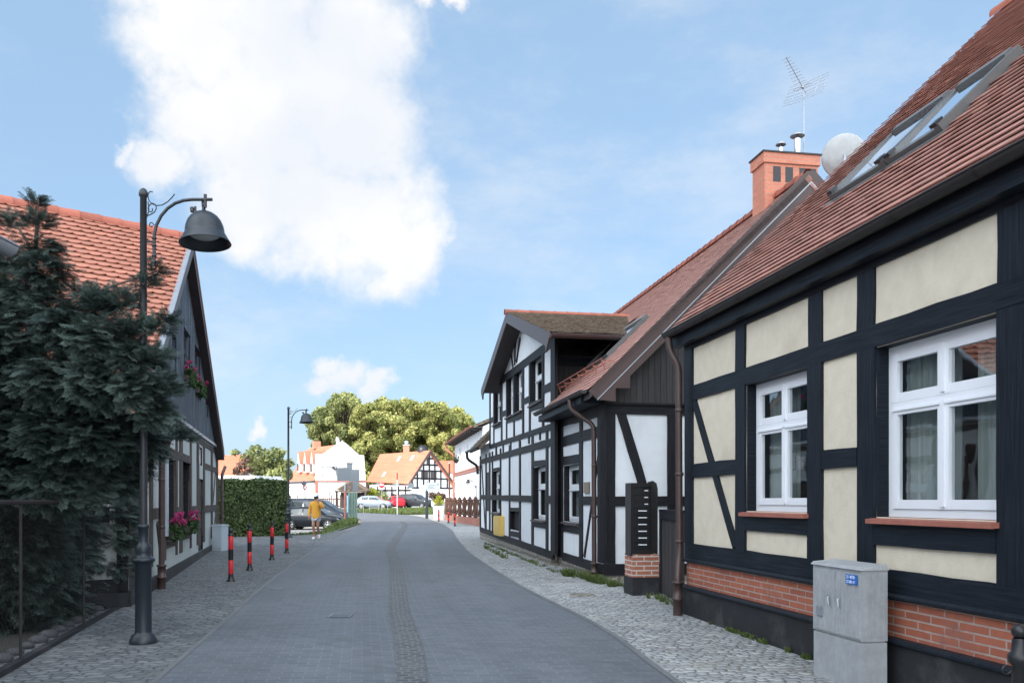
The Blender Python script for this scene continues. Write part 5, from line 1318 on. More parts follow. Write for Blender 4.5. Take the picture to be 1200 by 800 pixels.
CL = [(42, 240, 11, .1), (44, 262, 17, .1), (46, 290, 24, .1), (52, 318, 30, .0), (34, 345, 28, .2), (60, 358, 28, -.1), (8, 262, 16, .3), (6, 300, 26, .3), (4, 345, 34, .3),
      (95, 345, 15, -.1), (118, 358, 24, -.3), (148, 352, 20, -.5), (170, 332, 13, -.75), (184, 318, 9, -.8), (160, 384, 20, -.6), (186, 386, 16, -.8), (196, 376, 10, -.85), (30, 385, 48, .1), (85, 385, 46, -.3), (125, 395, 44, -.5), (160, 418, 28, -.75), (186, 418, 16, -.85),
      (20, 440, 60, .2), (75, 445, 56, -.3), (125, 450, 52, -.6), (164, 452, 32, -.85), (192, 450, 16, -.9), (200, 462, 11, -.9), (180, 480, 26, -.7),
      (20, 505, 60, .1), (75, 510, 58, -.3), (125, 510, 50, -.4), (160, 515, 34, -.2), (186, 508, 18, .3), (203, 509, 14, .5), (217, 513, 10, .6), (182, 534, 14, .4), (168, 500, 24, 0), (150, 575, 14, .9), (135, 590, 16, 1.2),
      (20, 560, 55, .0), (70, 565, 52, -.2), (115, 560, 44, -.1), (150, 548, 26, 0), (25, 620, 58, .35), (75, 625, 52, .25), (115, 615, 34, .2), (140, 632, 20, .3), (35, 680, 52, .45), (85, 680, 46, .4), (118, 668, 26, .4), (20, 725, 40, .6), (65, 720, 36, .55), (40, 655, 44, .1), (70, 655, 44, .1), (100, 650, 40, .1), (128, 660, 26, .1), (15, 690, 44, .2), (55, 700, 40, .2), (95, 705, 32, .2), (30, 640, 46, .0), (60, 610, 46, 0), (95, 600, 40, 0), (130, 600, 30, .1), (0, 740, 40, .2), (45, 735, 30, .3), (-10, 640, 50, .1), (-30, 420, 70, .3), (-30, 560, 70, .3), (-40, 660, 60, .5), (-25, 340, 50, .4)]
clw = []
for (px, py, r, dy) in CL:
    y = CY + dy
    if py > 575:                                           # keep the low boughs on the garden side of the fence
        need = (2.765 + .30 + r * y / 1000 * .7 + .1 * max(0, dy)) / max(.05, (600 - px) / 1000 - .2313); y = max(y, min(need, 12.2))
    p = at(px, py, y); clw.append((p.x, p.y, p.z, r * y / 1000 * .86))
mb = MB(); tp = at(45, 232, CY); mb.tube([cbase - V((0, 0, .2)), cbase.lerp(tp, .3), cbase.lerp(tp, .7), tp], [.13, .10, .055, .008], 10)
for (x, y, z, r) in clw:
    c = V((x, y, z)); t = min(.97, max(.08, (z - .45 - cbase.z) / (tp.z - cbase.z))); s = cbase.lerp(tp, t); mb.tube([s, s.lerp(c, .55) + V((0, 0, .10)), c], [.03 * (1.1 - t), .016, .006], 5)
mb.build('trunk', MT['bark'], cyp)
QS, TS = [], []
for (x, y, z, r) in clw:
    c = np.array([x, y, z]); out = np.array([x - cbase.x, y - cbase.y, 0]); ol = np.linalg.norm(out[:2]) + 1e-6; out = out / ol * min(1, ol / .5)
    n = int(70 + 1350 * r * r / .25); base_t = NR.uniform(-.16, .16)
    if r < .16: n = int(26 + 3600 * r * r)
    for _ in range(n):
        d = NR.normal(0, 1, 3); d /= np.linalg.norm(d); p = c + d * r * (.30 + .62 * NR.random()) * np.array([1, 1, .72])
        ax = d * np.array([1, 1, .35]) + out * .75 + np.array([0, 0, -.22 if r > .2 else .55]) + NR.normal(0, .22, 3); ax /= np.linalg.norm(ax)
        sd = np.cross(ax, [0, 0, 1.0]) + NR.normal(0, .35, 3); sd -= ax * sd.dot(ax); sd /= np.linalg.norm(sd); up = np.cross(sd, ax)
        L = min(.20, .10 + r * .30) * NR.uniform(.55, 1.35)
        M = np.stack([ax, sd, up]) * L; QS.append(ST @ M + p); TS.append(np.clip(STT * NR.uniform(.3, 1.15) + base_t - .05, 0, 1))
quads_object('crown', np.concatenate(QS), np.concatenate(TS), MT['conifer'], cyp)

# ---- hedge
HA, HB = V((-11.6, 31.9, 0)), V((-8.72, 33.2, 0)); hx = (HB - HA).normalized(); hn = V((hx.y, -hx.x, 0)); hg = g(-10, 32); HH, HD, HL = 2.14, 1.5, (HB - HA).length
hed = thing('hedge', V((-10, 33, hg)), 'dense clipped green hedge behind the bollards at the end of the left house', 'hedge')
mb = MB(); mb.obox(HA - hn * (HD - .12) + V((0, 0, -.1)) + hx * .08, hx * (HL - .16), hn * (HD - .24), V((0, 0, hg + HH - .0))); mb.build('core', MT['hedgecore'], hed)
n = 17000; f = NR.random(n); c = np.zeros((n, 3)); nr = np.zeros((n, 3)); hx_, hn_ = np.array(hx), np.array(hn)
for i in range(n):
    k = f[i]
    if k < .60: u, v_, w_ = NR.random() * HL, 0.0, NR.random() ** .9 * HH; nd = hn_
    elif k < .80: u, v_, w_ = NR.random() * HL, -NR.random() * HD, HH; nd = np.array([0, 0, 1.0])
    else: u, v_, w_ = HL, -NR.random() * HD, NR.random() * HH; nd = hx_
    b = mnoise.noise((u * 1.7, v_ * 1.7, w_ * 1.7)) * .10 + mnoise.noise((u * 5, v_ * 5 + 9, w_ * 5)) * .06 - (.14 if w_ > HH - .1 and k < .6 else 0)
    c[i] = np.array(HA) + hx_ * u + hn_ * v_ + np.array([0, 0, hg + w_]) + nd * (b + NR.uniform(-.10, .05) + (NR.uniform(0, .16) if NR.random() < .03 else 0)); nr[i] = nd
quads_object('foliage', leaf_quads(c, nr + np.array([0, 0, .3]), .055, 1.1), np.clip(NR.normal(.4, .27, n), 0, 1), MT['hedge'], hed)

# ---- trees beyond the houses
def auto_clumps(pxs, Y, jit=6.0):
    out = []
    for (px, py, r) in pxs:
        y = Y + R.uniform(-jit, jit); p = at(px, py, y); rr = r * y / 1000; out.append((p.x, p.y, p.z, rr))
    return out
def crown_px(cx, cy, rx, ry, n, rr):
    o = []
    for k in range(n):
        a = k * 2.39996; q = math.sqrt((k + .5) / n); o.append((cx + rx * q * math.cos(a) + R.uniform(-2, 2), cy + ry * q * math.sin(a) + R.uniform(-2, 2), rr * R.uniform(.7, 1.25)))
    return o
TR = [(384, 500, 22, 26, 9, 150, 'leaf2', 'leafy tree at the left end of the far row, lower and darker'), (403, 492, 20, 28, 12, 146, 'leaf2', 'tallest leafy tree of the far row, rising above the white house gable'),
      (430, 505, 20, 30, 12, 142, 'leaf', 'leafy tree of the far row between the white house and the orange roof'), (448, 498, 18, 30, 11, 150, 'leaf', 'leafy tree of the far row above the left end of the orange roof'),
      (470, 500, 20, 30, 12, 144, 'leaf', 'leafy tree of the far row above the middle of the orange roof'), (492, 502, 20, 29, 12, 148, 'leaf', 'leafy tree of the far row above the half timbered gable'),
      (516, 502, 19, 27, 11, 143, 'leaf', 'yellowish leafy tree of the far row right of the half timbered gable'), (535, 503, 15, 24, 9, 150, 'leaf', 'last leafy tree of the far row beside the white house eaves')]
for (cx, cy, rx, ry, n, Y, mt, lb) in TR:
    cl = auto_clumps(crown_px(cx, cy, rx * 1.05, ry, int(n * 5.5), 6.6), Y, 6) + auto_clumps(crown_px(cx, 540, rx, 26, 16, 7.5), Y, 4)
    b = at(cx, 586, Y); b.z = g(b.x, b.y)
    tree('broadleaf_tree', b, cl, 360, .25, mt, lb, 'trees beyond the houses', .45, hollow=.15)
cl = auto_clumps([(300, 545, 13), (318, 535, 13), (290, 536, 9), (328, 548, 12), (310, 555, 15), (335, 556, 9), (275, 530, 5), (300, 528, 8), (328, 530, 7), (322, 562, 14), (338, 542, 6)], 68, 2)
b = at(312, 600, 68); b.z = g(b.x, b.y); tree('garden_tree', b, cl, 700, .15, 'leaf2', 'grey green garden tree behind the hedge', None, .16, hollow=.2)
cl = auto_clumps([(283, 545, 6), (288, 540, 5), (278, 552, 6), (292, 550, 6), (284, 556, 7), (290, 535, 3)], 60, .8)
b = at(287, 600, 60); b.z = g(b.x, b.y); tree('withered_tree', b, cl, 700, .12, 'rust', 'small withered brown tree before the orange roof left of the garden tree', None, .08, hollow=.2)
cl = auto_clumps([(427, 579, 4), (432, 577, 5), (437, 576, 5), (442, 579, 5), (430, 582, 5), (438, 583, 6)], 104, .8); b = at(434, 592, 104); b.z = g(b.x, b.y)
tree('shrub', b, cl, 900, .16, 'yellowbush', 'yellow green shrub behind the silver car', None, .06, 'shrub', hollow=.2)
cl = auto_clumps([(446, 579, 5), (450, 582, 5), (443, 584, 5)], 103, .8); b = at(446, 592, 103); b.z = g(b.x, b.y)
tree('shrub', b, cl, 900, .16, 'leaf2', 'dull green shrub between the yellow shrub and the red car', None, .06, 'shrub', hollow=.2)

# ================================================================== houses beyond the bend
def slab4(name, pts, th, mat, parent):
    mb = MB(); P = [V(p) for p in pts]; mb.face([P[0], P[1], P[2]]); mb.face([P[0], P[2], P[3]]); L = [p - V((0, 0, th)) for p in P]
    mb.face([L[2], L[1], L[0]]); mb.face([L[3], L[2], L[0]])
    for k in range(4): j = (k + 1) % 4; mb.face([P[k], L[k], L[j], P[j]])
    return mb.build(name, mat, parent)
def far_rows(name, A, B, C, D, n, mat, parent, tw=.3):
    """roof between eaves A-B and ridge D-C as lapped rows of tiles"""
    mb = MB(); A, B, C, D = map(V, (A, B, C, D)); nn = (B - A).cross(D - A).normalized(); nn = nn if nn.z > 0 else -nn
    for r in range(n):
        t0, t1 = r / n, min(1, (r + 1.12) / n); m = max(3, int((B - A).length / tw / 3))
        for k in range(m):
            a, b = k / m, (k + 1) / m; p = lambda s, t: A.lerp(B, s).lerp(D.lerp(C, s), t)
            j = R.gauss(.5, .2); mb.face([p(a, t0) + nn * .05, p(b, t0) + nn * .05, p(b, t1), p(a, t1)], t=min(1, max(0, j))); mb.face([p(a, t0), p(b, t0), p(b, t0) + nn * .05, p(a, t0) + nn * .05], t=.3)
    return mb.build(name, mat, parent)
# white house with shaped gable
A = at(369.5, 590, 106); GW = Fac((A.x, A.y), tuple(V((.93, .37)).normalized()), tuple(V((.37, -.93)).normalized())); zg = .60
wh = thing('white_house', GW.P(3, -3, zg), 'tall white house with shaped gable, orange roof and three pointed dormers', 'house')
gp = [GW.uw(*q) for q in [(369.5, 563), (370, 532), (378, 531.6), (384, 528), (391, 522.5), (398, 517.5), (404, 518), (413, 526), (421, 533), (426.5, 533.4), (428.5, 562.5)]]
mb = MB(); fpoly(mb, GW, gp, -.3, .0)
u0, u1 = gp[0][0] + .25, gp[-1][0]; we = gp[0][1]; Lh = 9.0
fbox(mb, GW, u0, u1, -Lh, -.02, zg - .5, we); mb.build('wall', MT['farwhite'], wh)
ap = gp[5]; wr = ap[1] - .25; ur = (gp[5][0] + gp[6][0]) / 2
sh_ = GW.u(337.5, -Lh)
E0, E1 = GW.P(gp[0][0] - .1, -.05, we + .02), GW.P(gp[0][0] - .1, -Lh, we + .02); R0, R1 = GW.P(ur, -.05, wr), GW.P(ur, -Lh, wr)
EV1 = at(337, 563, (E1.y + .2)); EV1.z = we + .02; R1b = at(361.5, 521.3, E1.y + .6); R1b.z = wr - .1
far_rows('roof', E0, EV1, R1b, R0, 26, MT['fartile'], wh)
slab4('roof', [GW.P(u1, -.2, we), GW.P(u1, -Lh, we), R1b, GW.P(ur, -.2, wr)], .15, MT['fartile'], wh)
wa_, wb2 = GW.P(gp[0][0] + .15, -.3, 0), V((EV1.x + .35, EV1.y, 0)); dw = wb2 - wa_
mb = MB(); mb.obox(wa_ + V((0, 0, zg - .5)), dw, V((dw.y, -dw.x, 0)).normalized() * -.3, V((0, 0, we - zg + .35))); mb.build('side_wall', MT['farwhite'], wh)
mb = MB(); fbox(mb, GW, gp[0][0], u1 + .05, .0, .10, we - .12, we + .02); fbox(mb, GW, gp[0][0] + .0, gp[0][0] + .32, .002, .09, zg - .3, we - .13); mb.build('cornice', MT['sill'], wh)
mb = MB(); mb.obox(E0 + V((0, 0, -.22)), EV1 - E0, V((-.1, -.1, 0)), V((0, 0, .16))); mb.build('gutter', MT['brownmetal'], wh)
for k, (px, pt, pb) in enumerate(((349.5, 530, 553), (357, 529.5, 553.5), (365, 529, 554))):
    t = .30 + .27 * k; dwn = (EV1 - E0).normalized(); y_ = at(px, 550, 1).x; kk = (EV1.lerp(E0, t)); Yd = kk.y - .35
    c = at(px, pb, Yd); h_ = (pb - pt) * Yd / 1000; hw = .42; x_ = dwn * hw
    mb = MB(); mb.prism([c - x_, c + x_, c + x_ + V((0, 0, h_ * .5)), c + V((0, 0, h_)), c - x_ + V((0, 0, h_ * .5))], V((.7, .75, 0)) * 1.0); d = mb.build('dormer', MT['farwhite'], wh)
    back = V((.75, .66, 0)) * 2.8
    for e in (-1, 1):
        q = c + x_ * e * 1.15 + V((0, 0, h_ * .46)); r_ = c + V((0, 0, h_ * 1.03)); mb = MB(); mb.prism([q, r_, r_ + back, q + back], V((0, 0, .08))); mb.build('dormer_roof', MT['fartile'], d)
    nf = V((dwn.y, -dwn.x, 0)); nf = nf if nf.y < 0 else -nf
    mb = MB(); q = c - x_ * .5 + V((0, 0, h_ * .06)) + nf * .03; mb.obox(q, x_ * 1.0, nf * .05, V((0, 0, h_ * .38))); mb.build('window', MT['darksill'], d)
a, b = GW.uw(406.5, 562), GW.uw(412.5, 543); mb = MB(); fbox(mb, GW, a[0], b[0], .0, .07, b[1] - 2.0, b[1]); w_ = mb.build('window', MT['greysign'], wh); mb = MB(); fbox(mb, GW, a[0] - .08, b[0] + .08, .0, .12, b[1], b[1] + .10); mb.build('frame', MT['timber3'], w_)
a, b = GW.uw(377, 557), GW.uw(394.5, 546.5); mb = MB()
for (p, q, r, s) in ((a[0], b[0], b[1] - .06, b[1]), (a[0], b[0], a[1], a[1] + .06), (a[0], a[0] + .06, a[1], b[1]), (b[0] - .06, b[0], a[1], b[1])): fbox(mb, GW, p, q, .0, .05, r, s)
mb.build('moulding', MT['greysign'], wh)
mb = MB(); c = GW.P(GW.u(390), .0, GW.w(390, 549.5)); mb.obox(c, GW.d * .5, GW.n * .5, V((0, 0, .12))); mb.lathe([(.28, 0), (.1, .25), (.02, .4)], c + GW.n * .4 + V((0, 0, .05)), 10); mb.build('lantern', MT['black'], wh)
for (p, q) in (((388.5, 532), .5), ((399.5, 519.5), .5)):
    mb = MB(); c = GW.P(GW.u(p[0]), 0, GW.w(*p)); mb.tube([c, c + GW.n * .9], .07, 8); mb.tube([c + GW.n * .9, c + GW.n * 1.0 + V((0, 0, .3))], .09, 8); mb.build('flue', MT['farwhite'], wh)
mb = MB(); c = R0.lerp(R1b, .75) + V((0, 0, -.2)); mb.box(c, (.9, .7, 1.0), rz=.6); mb.build('chimney', MT['chimbrick'], wh)
c = at(394.3, 520, 106.5); mb = MB(); mb.lathe([(.001, 0), (.30, .08), (.42, .18), (.43, .2), (.3, .1), (.001, .03)], c + V((0, 0, .45)), 16, (.9, -.35, .2)); mb.tube([c - V((0, 0, .5)), c + V((0, 0, .6))], .04, 6)
tag(mb.build('satellite_dish', MT['farwhite']), 'small white satellite dish on top of the far shaped gable', 'satellite dish')
for k, px in enumerate((343, 348, 355, 361, 366)):
    q = wa_.lerp(wb2, .85 - k * .18); mb = MB(); mb.obox(q + V((0, 0, zg + (.9 if k % 2 else 1.1))) + V((-.25, -.25, 0)) * .3, dw.normalized() * -.7, V((-.06, -.06, 0)), V((0, 0, 1.1))); mb.build('window', MT['darksill'], wh)
# porch with half timbered gable before it
pc = at(411.5, 590, 101); pz = .6; po = thing('porch', V((pc.x, 101, pz)), 'small half timbered porch roof before the white gable', 'porch')
mb = MB(); PW = Fac((pc.x - 1.85, 101), (1, 0), (0, -1)); K = .56; hgt = lambda y: 1.55 + (586 - y) * .101
mb.prism([PW.P(-.12, 0, hgt(574)), PW.P(1.85, 0, hgt(562)), PW.P(3.8, 0, hgt(574)), PW.P(3.8, 0, hgt(575.5)), PW.P(-.12, 0, hgt(575.5))], V((0, 2.5, 0))); mb.build('roof', MT['browntile'], po)
mb = MB(); mb.prism([PW.P(.35, .02, hgt(573)), PW.P(1.85, .02, hgt(564.2)), PW.P(3.35, .02, hgt(573))], V((0, -.03, 0))); mb.build('gable', MT['timber3'], po)
mb = MB()
for u in (1.2, 1.85, 2.5): fbox(mb, PW, u - .1, u + .1, .02, .1, hgt(574), hgt(574) + .85 - abs(u - 1.85) * .2)
fbox(mb, PW, -.05, 3.75, .0, .1, hgt(576.5), hgt(574.5)); mb.build('timber_frame', MT['timber3'], po)
for u in (.15, 1.25, 2.45, 3.55):
    mb = MB(); fbox(mb, PW, u - .1, u + .1, -.1, .1, pz - .2, hgt(576.5)); mb.build('post', MT['timber3'], po)
mb = MB(); fbox(mb, PW, .15, 3.55, -2.4, -2.3, pz - .2, hgt(576.5)); mb.build('back_wall', MT['browndark'], po)
# half timbered house with orange roof
A = at(477.5, 567, 112); B = at(532, 570, 117.5); dv = V((B.x - A.x, B.y - A.y)).normalized(); GH = Fac((A.x, A.y), tuple(dv), (dv.y, -dv.x))
ho = thing('timber_house', GH.P(3, -3, .62), 'half timbered house with a bright orange roof and white gable beyond the green', 'house')
apx = GH.uw(503, 528.5); l_, r_ = GH.uw(477.5, 567), GH.uw(532, 569.5); 
mb = MB(); fpoly(mb, GH, [(l_[0] + .3, .2), (l_[0] + .3, l_[1]), apx, (r_[0] - .3, r_[1]), (r_[0] - .3, .2)], -.3, 0); mb.build('wall', MT['farwhite'], ho)
Rl, El = at(445.5, 532, 117), at(429.3, 564.3, 114.5); Er, Rr = GH.P(l_[0], .35, l_[1]), GH.P(apx[0], .35, apx[1] + .1)
far_rows('roof', El, Er, Rr, Rl, 28, MT['fartile'], ho)
slab4('roof', [GH.P(r_[0] + .1, .35, r_[1]), GH.P(r_[0] + .1, -8, r_[1]), Rl, Rr], .2, MT['fartile'], ho)
mb = MB(); a, b = V((El.x + .4, El.y + .3, .2)), V((Er.x + .3, Er.y + .3, .2)); mb.obox(a, b - a, V((0, .3, 0)), V((0, 0, Er.z - .25))); mb.build('side_wall', MT['farwhite'], ho)
mb = MB(); nn = V((0, -.06, 0))
for t in (.02, .18, .36, .52, .68, .84): q = a.lerp(b, t); mb.obox(q + nn, (b - a).normalized() * .18, nn, V((0, 0, 3.2)))
for z in (1.3, 2.6): mb.obox(a + nn + V((0, 0, z)), b - a, nn * 1.2, V((0, 0, .18)))
fb2 = lambda p, q, wd: beam(mb, GH, p, q, wd, -.01, .04, .0)
for x, yt in ((483, 557), (489, 548), (496.3, 538), (503, 529), (509.5, 538), (516.5, 548), (524, 558)): u = GH.u(x); fb2((u, GH.w(503, 572)), (u, GH.w(503, yt)), .22)
for y, xa, xb in ((571.5, 476.5, 532.5), (560.5, 482, 526.5), (551.5, 488, 519), (544.5, 492.5, 513.8), (537, 497.2, 508.5)): fb2((GH.u(xa), GH.w(503, y)), (GH.u(xb), GH.w(503, y)), .2)
mb.build('timber_frame', MT['timber2'], ho)
mb = MB()
for (e, s) in (((l_[0] - .05, l_[1] - .1), 1), ((r_[0] + .15, r_[1] - .1), -1)): beam(mb, GH, e, (apx[0], apx[1] + .02), .28, .30, .40, 0)
mb.build('bargeboard', MT['brownmetal'], ho)
for (xa, xb, yt, yb) in ((493.5, 501.5, 551.5, 562), (504.5, 511.5, 551.5, 562), (500, 503, 538, 543.8)):
    mb = MB(); fbox(mb, GH, GH.u(xa), GH.u(xb), -.02, .03, GH.w(503, yb), GH.w(503, yt)); mb.build('window', MT['darksill'], ho)
for t in (.2, .55, .75):
    q = a.lerp(b, t) + V((0, -.08, .9)); mb = MB(); mb.obox(q, (b - a) * .12, V((0, -.03, 0)), V((0, 0, 1.3))); mb.build('window', MT['darksill'], ho)
nrm = (Er - El).cross(Rl - El).normalized(); nrm = nrm if nrm.z > 0 else -nrm
for (s, t) in ((.43, .70), (.70, .70), (.30, .18)):
    p = lambda a_, b_: El.lerp(Er, a_).lerp(Rl.lerp(Rr, a_), b_); q = p(s, t); mb = MB(); mb.obox(q, p(s + .05, t) - q, p(s, t + .16) - q, nrm * .12); mb.build('skylight', MT['boxwhite'], ho)
c = Rl.lerp(Rr, .52); mb = MB(); mb.box(c + V((0, .3, -.6)), (.8, .8, 1.5)); ch = mb.build('chimney', MT['chimbrick'], ho); mb = MB(); mb.box(c + V((0, .3, .902)), (.95, .95, .12)); mb.lathe([(.25, 0), (.3, .3), (.28, .5), (.02, .55)], c + V((0, .3, 1.02)), 10); mb.build('cowl', MT['zinc'], ch)
c = Rl.lerp(Rr, .83) + V((0, .6, -.5)); mb = MB(); mb.lathe([(.75, 0), (.78, .7), (.6, 1.1), (.3, 1.3), (.02, 1.35)], c, 14); mb.build('vent', MT['black'], ho)
# another roof behind and one at the far left
def simple_house(name, x0, x1, yr, ye, yb, Y, dY, label, wallm='farwhite', rake=0.0):
    A, B = at(x0, ye, Y), at(x1, ye, Y + dY * 0); t = thing(name, V(((A.x + B.x) / 2, Y + 2, .3)), label, 'house')
    z0 = min(1.55 + (586 - yb) * Y / 1000, .4); ze = A.z; zr = 1.55 + (586 - yr) * (Y + 3.5) / 1000
    mb = MB(); mb.obox(V((A.x + .3, Y + .3, z0 - .4)), V((B.x - A.x - .6, 0, 0)), V((0, 6.4, 0)), V((0, 0, ze - z0 + .4))); 
    for x in (A.x + .3, B.x - .35): mb.prism([V((x, Y + .3, ze)), V((x, Y + 6.7, ze)), V((x, Y + 3.5, zr - .1))], V((.05, 0, 0)))
    mb.build('wall', MT[wallm], t)
    far_rows('roof', V((A.x, Y, ze)), V((B.x, Y, ze)), V((B.x, Y + 3.5, zr)), V((A.x, Y + 3.5, zr)), 20, MT['fartile'], t); slab4('roof', [V((A.x, Y + 7, ze)), V((B.x, Y + 7, ze)), V((B.x, Y + 3.5, zr)), V((A.x, Y + 3.5, zr))], .15, MT['fartile'], t)
    for k in range(3):
        x = A.x + (B.x - A.x) * (.2 + .28 * k); mb = MB(); mb.obox(V((x, Y + .24, z0 + 1.0)), V((1.0, 0, 0)), V((0, .08, 0)), V((0, 0, min(1.3, ze - z0 - 1.2)))); mb.build('window', MT['darksill'], t)
    return t
simple_house('far_house', 511, 546, 539.5, 553.5, 590, 134, 0, 'partly hidden house with orange roof behind the half timbered gable')
simple_house('far_house', 240, 286, 533, 558.5, 600, 78, 0, 'house with orange roof behind the hedge at the left')
# pale flat roofed garage behind the hedge
c0, c1 = at(252, 557, 52), at(303, 557, 52); gar = thing('garage', V(((c0.x + c1.x) / 2, 53, .2)), 'white flat roofed garage just showing over the hedge', 'garage')
mb = MB(); mb.obox(V((c0.x, 52.2, -.2)), V((c1.x - c0.x - .2, 0, 0)), V((0, 5, 0)), V((0, 0, c0.z - .25 + .2))); mb.build('wall', MT['farwhite'], gar)
mb = MB(); mb.hexa([V((c0.x - .3, 51.9, c0.z - .5)), V((c1.x, 51.9, c0.z - .5)), V((c1.x + .2, 57.5, c0.z - .3)), V((c0.x - .3, 57.5, c0.z - .3)), V((c0.x - .3, 51.9, c0.z)), V((c1.x - .2, 51.9, c0.z)), V((c1.x - .1, 57.5, c0.z + .1)), V((c0.x - .3, 57.5, c0.z + .1))]); mb.build('roof', MT['farwhite'], gar)

# ---- white two storey house at the bend on the right
FX = Fac((NM.x * 6.37, NM.y * 6.37), (-NM.y, NM.x), (-NM.x, -NM.y))
xu0, xu1 = FX.u(566), FX.u(533); bh = thing('white_house', FX.P((xu0 + xu1) / 2, -3, .3), 'white rendered two storey house with brown eaves and downpipe at the right bend', 'house')
ze = FX.w(545, 512.5)
hx1 = lambda xa, xb, t, b, xm: (FX.u(xb), FX.u(xa), FX.w(xm, b), FX.w(xm, t))
HX = [hx1(537.8, 540.4, 525, 541, 539), hx1(546.8, 548.8, 521, 540, 548), hx1(538, 541, 567.5, 584.5, 539.5), hx1(546, 549.4, 566.5, 585, 547.5), hx1(555.5, 558.5, 569, 590, 557)]
mb = MB(); wall_mesh(mb, FX, xu0, xu1, -.2, ze, HX, depth=.15, mrev=0, mroom=1)
q0, q1 = FX.P(xu1, 0, 0), FX.P(xu1, -7, 0); mb.face([q0 + V((0, 0, -.2)), q1 + V((0, 0, -.2)), q1 + V((0, 0, ze)), FX.P(xu1, -3.5, ze + 1.6), q0 + V((0, 0, ze))])
mb.face([FX.P(xu0, 0, -.2), FX.P(xu0, -7, -.2), FX.P(xu0, -7, ze), FX.P(xu0, -3.5, ze + 1.6), FX.P(xu0, 0, ze)]); mb.build('wall', [MT['white'], MT['room']], bh)
for q in HX[:4]: window(FX, bh, q, 0, 'twohigh', .10, sill=False, curtain=False, fr=.06)
mb = MB(); q = HX[4]; fbox(mb, FX, q[0], q[1], -.16, -.12, q[2], q[3]); mb.build('door', MT['darksill'], bh)
mb = MB()
for y in (552.8, 555.6): fbox(mb, FX, xu0, xu1 + .03, -.01, .05, FX.w(540, y) - .05, FX.w(540, y) + .05)
mb.build('string_course', MT['sill'], bh)
SX = Slope(FX.P(xu0, .6, ze + .02), FX.d, FX.P(xu0, -3.5, ze + 1.75)); tiles(SX, 0, xu1 - xu0 + .45, .22, .22, .02, mat=MT['browntile'], house=bh)
SXb = Slope(FX.P(xu0, -7.6, ze + .02), FX.d, FX.P(xu0, -3.5, ze + 1.75)); slab(SXb, 0, xu1 - xu0 + .45, 0, SXb.L, .12, 'roof', MT['browntile'], bh)
mb = MB(); 
for k in range(14): u = xu0 + (xu1 - xu0) * (k + .5) / 14; fbox(mb, FX, u - .05, u + .05, .0, .5, ze - .16, ze - .05)
fbox(mb, FX, xu0, xu1 + .4, -.0, .55, ze - .05, ze - .02); mb.build('rafter_ends', MT['darksill'], bh)
gutter(bh, FX.P(xu0, .66, ze + .02), FX.P(xu1 + .45, .66, ze + .02), .07, 'sill')
u_ = xu1 - .12; downpipe(bh, [FX.P(u_ + .4, .64, ze - .06), FX.P(u_ + .38, .6, ze - .35), FX.P(u_, .10, ze - .8), FX.P(u_, .09, .2)], .07, 'sill')
mb = MB(); fbox(mb, FX, FX.u(549), FX.u(549) + .9, -3.9, -3.2, ze + 1.2, ze + 2.5); cc = mb.build('chimney', MT['white'], bh); mb = MB(); fbox(mb, FX, FX.u(549) - .1, FX.u(549) + 1.0, -4.0, -3.1, ze + 2.502, ze + 2.6); mb.build('cap', MT['timber3'], cc)
mb = MB(); c = FX.P(FX.u(555), .05, FX.w(555, 564)); mb.tube([c, c + FX.n * .25 + V((0, 0, .1))], .025, 6); mb.lathe([(.16, -.2), (.05, 0), (.02, .06)], c + FX.n * .28 + V((0, 0, .1)), 10); mb.build('wall_lamp', MT['black'], bh)
hb = FX.P(FX.u(539), .25, FX.w(539, 538.5)); t = thing('hanging_basket', hb, 'dark plant basket below the upper window of the white house at the bend', 'plant')
mb = MB(); mb.lathe([(.02, -.25), (.16, -.15), (.2, 0)], hb, 10); mb.build('basket', MT['black'], t); Q, tt = clump_crown([(hb.x, hb.y, hb.z + .1, .26)], 2600, .05); quads_object('foliage', Q, tt, MT['fleaf'], t)
# brown crossed fence on a low brick wall, before that house
A = at(521.3, 600, 54); A.z = g(A.x, A.y); B = V((-1.62, 42.6, 0)); fd_ = V((B.x - A.x, B.y - A.y)).normalized(); FFn = Fac((A.x, A.y), tuple(fd_), (-abs(fd_.y), -abs(fd_.x)) if True else 0); FFn.n = V((fd_.y, -fd_.x, 0)); FFn.n = FFn.n if FFn.n.x < 0 else -FFn.n
Lf = (V((B.x, B.y)) - V((A.x, A.y))).length; fz = g(A.x, A.y); fn = thing('timber_fence', FFn.P(Lf / 2, 0, fz), 'brown wooden fence with crossed slats on a low brick wall at the right bend', 'fence')
mb = MB(); fbox(mb, FFn, 0, Lf, -.22, 0, fz - .4, fz + .34); mb.build('brick_base', MT['brick'], fn)
nb_ = 7
for k in range(nb_ + 1):
    u = Lf * k / nb_; mb = MB(); fbox(mb, FFn, u - .08, u + .08, -.2, -.02, fz + .34, fz + 1.36); mb.lathe([(.11, 0), (.11, .03), (.02, .1)], FFn.P(u, -.11, fz + 1.36), 4); mb.build('post', MT['brownwood'], fn)
mb = MB(); fbox(mb, FFn, 0.08, Lf - .08, -.15, -.07, fz + 1.22, fz + 1.30); fbox(mb, FFn, .08, Lf - .08, -.15, -.07, fz + .42, fz + .50); mb.build('rail', MT['brownwood'], fn)
for k in range(nb_):
    mb = MB(); a_, b_ = Lf * k / nb_ + .09, Lf * (k + 1) / nb_ - .09; m_ = (a_ + b_) / 2
    for (p, q) in (((a_, .50), (m_, 1.22)), ((m_, .50), (a_, 1.22)), ((m_, .50), (b_, 1.22)), ((b_, .50), (m_, 1.22))): beam(mb, FFn, (p[0], fz + p[1]), (q[0], fz + q[1]), .09, -.14 + R.uniform(0, .03), -.08, 0)
    mb.build('slat_panel', MT['brownwood'], fn)

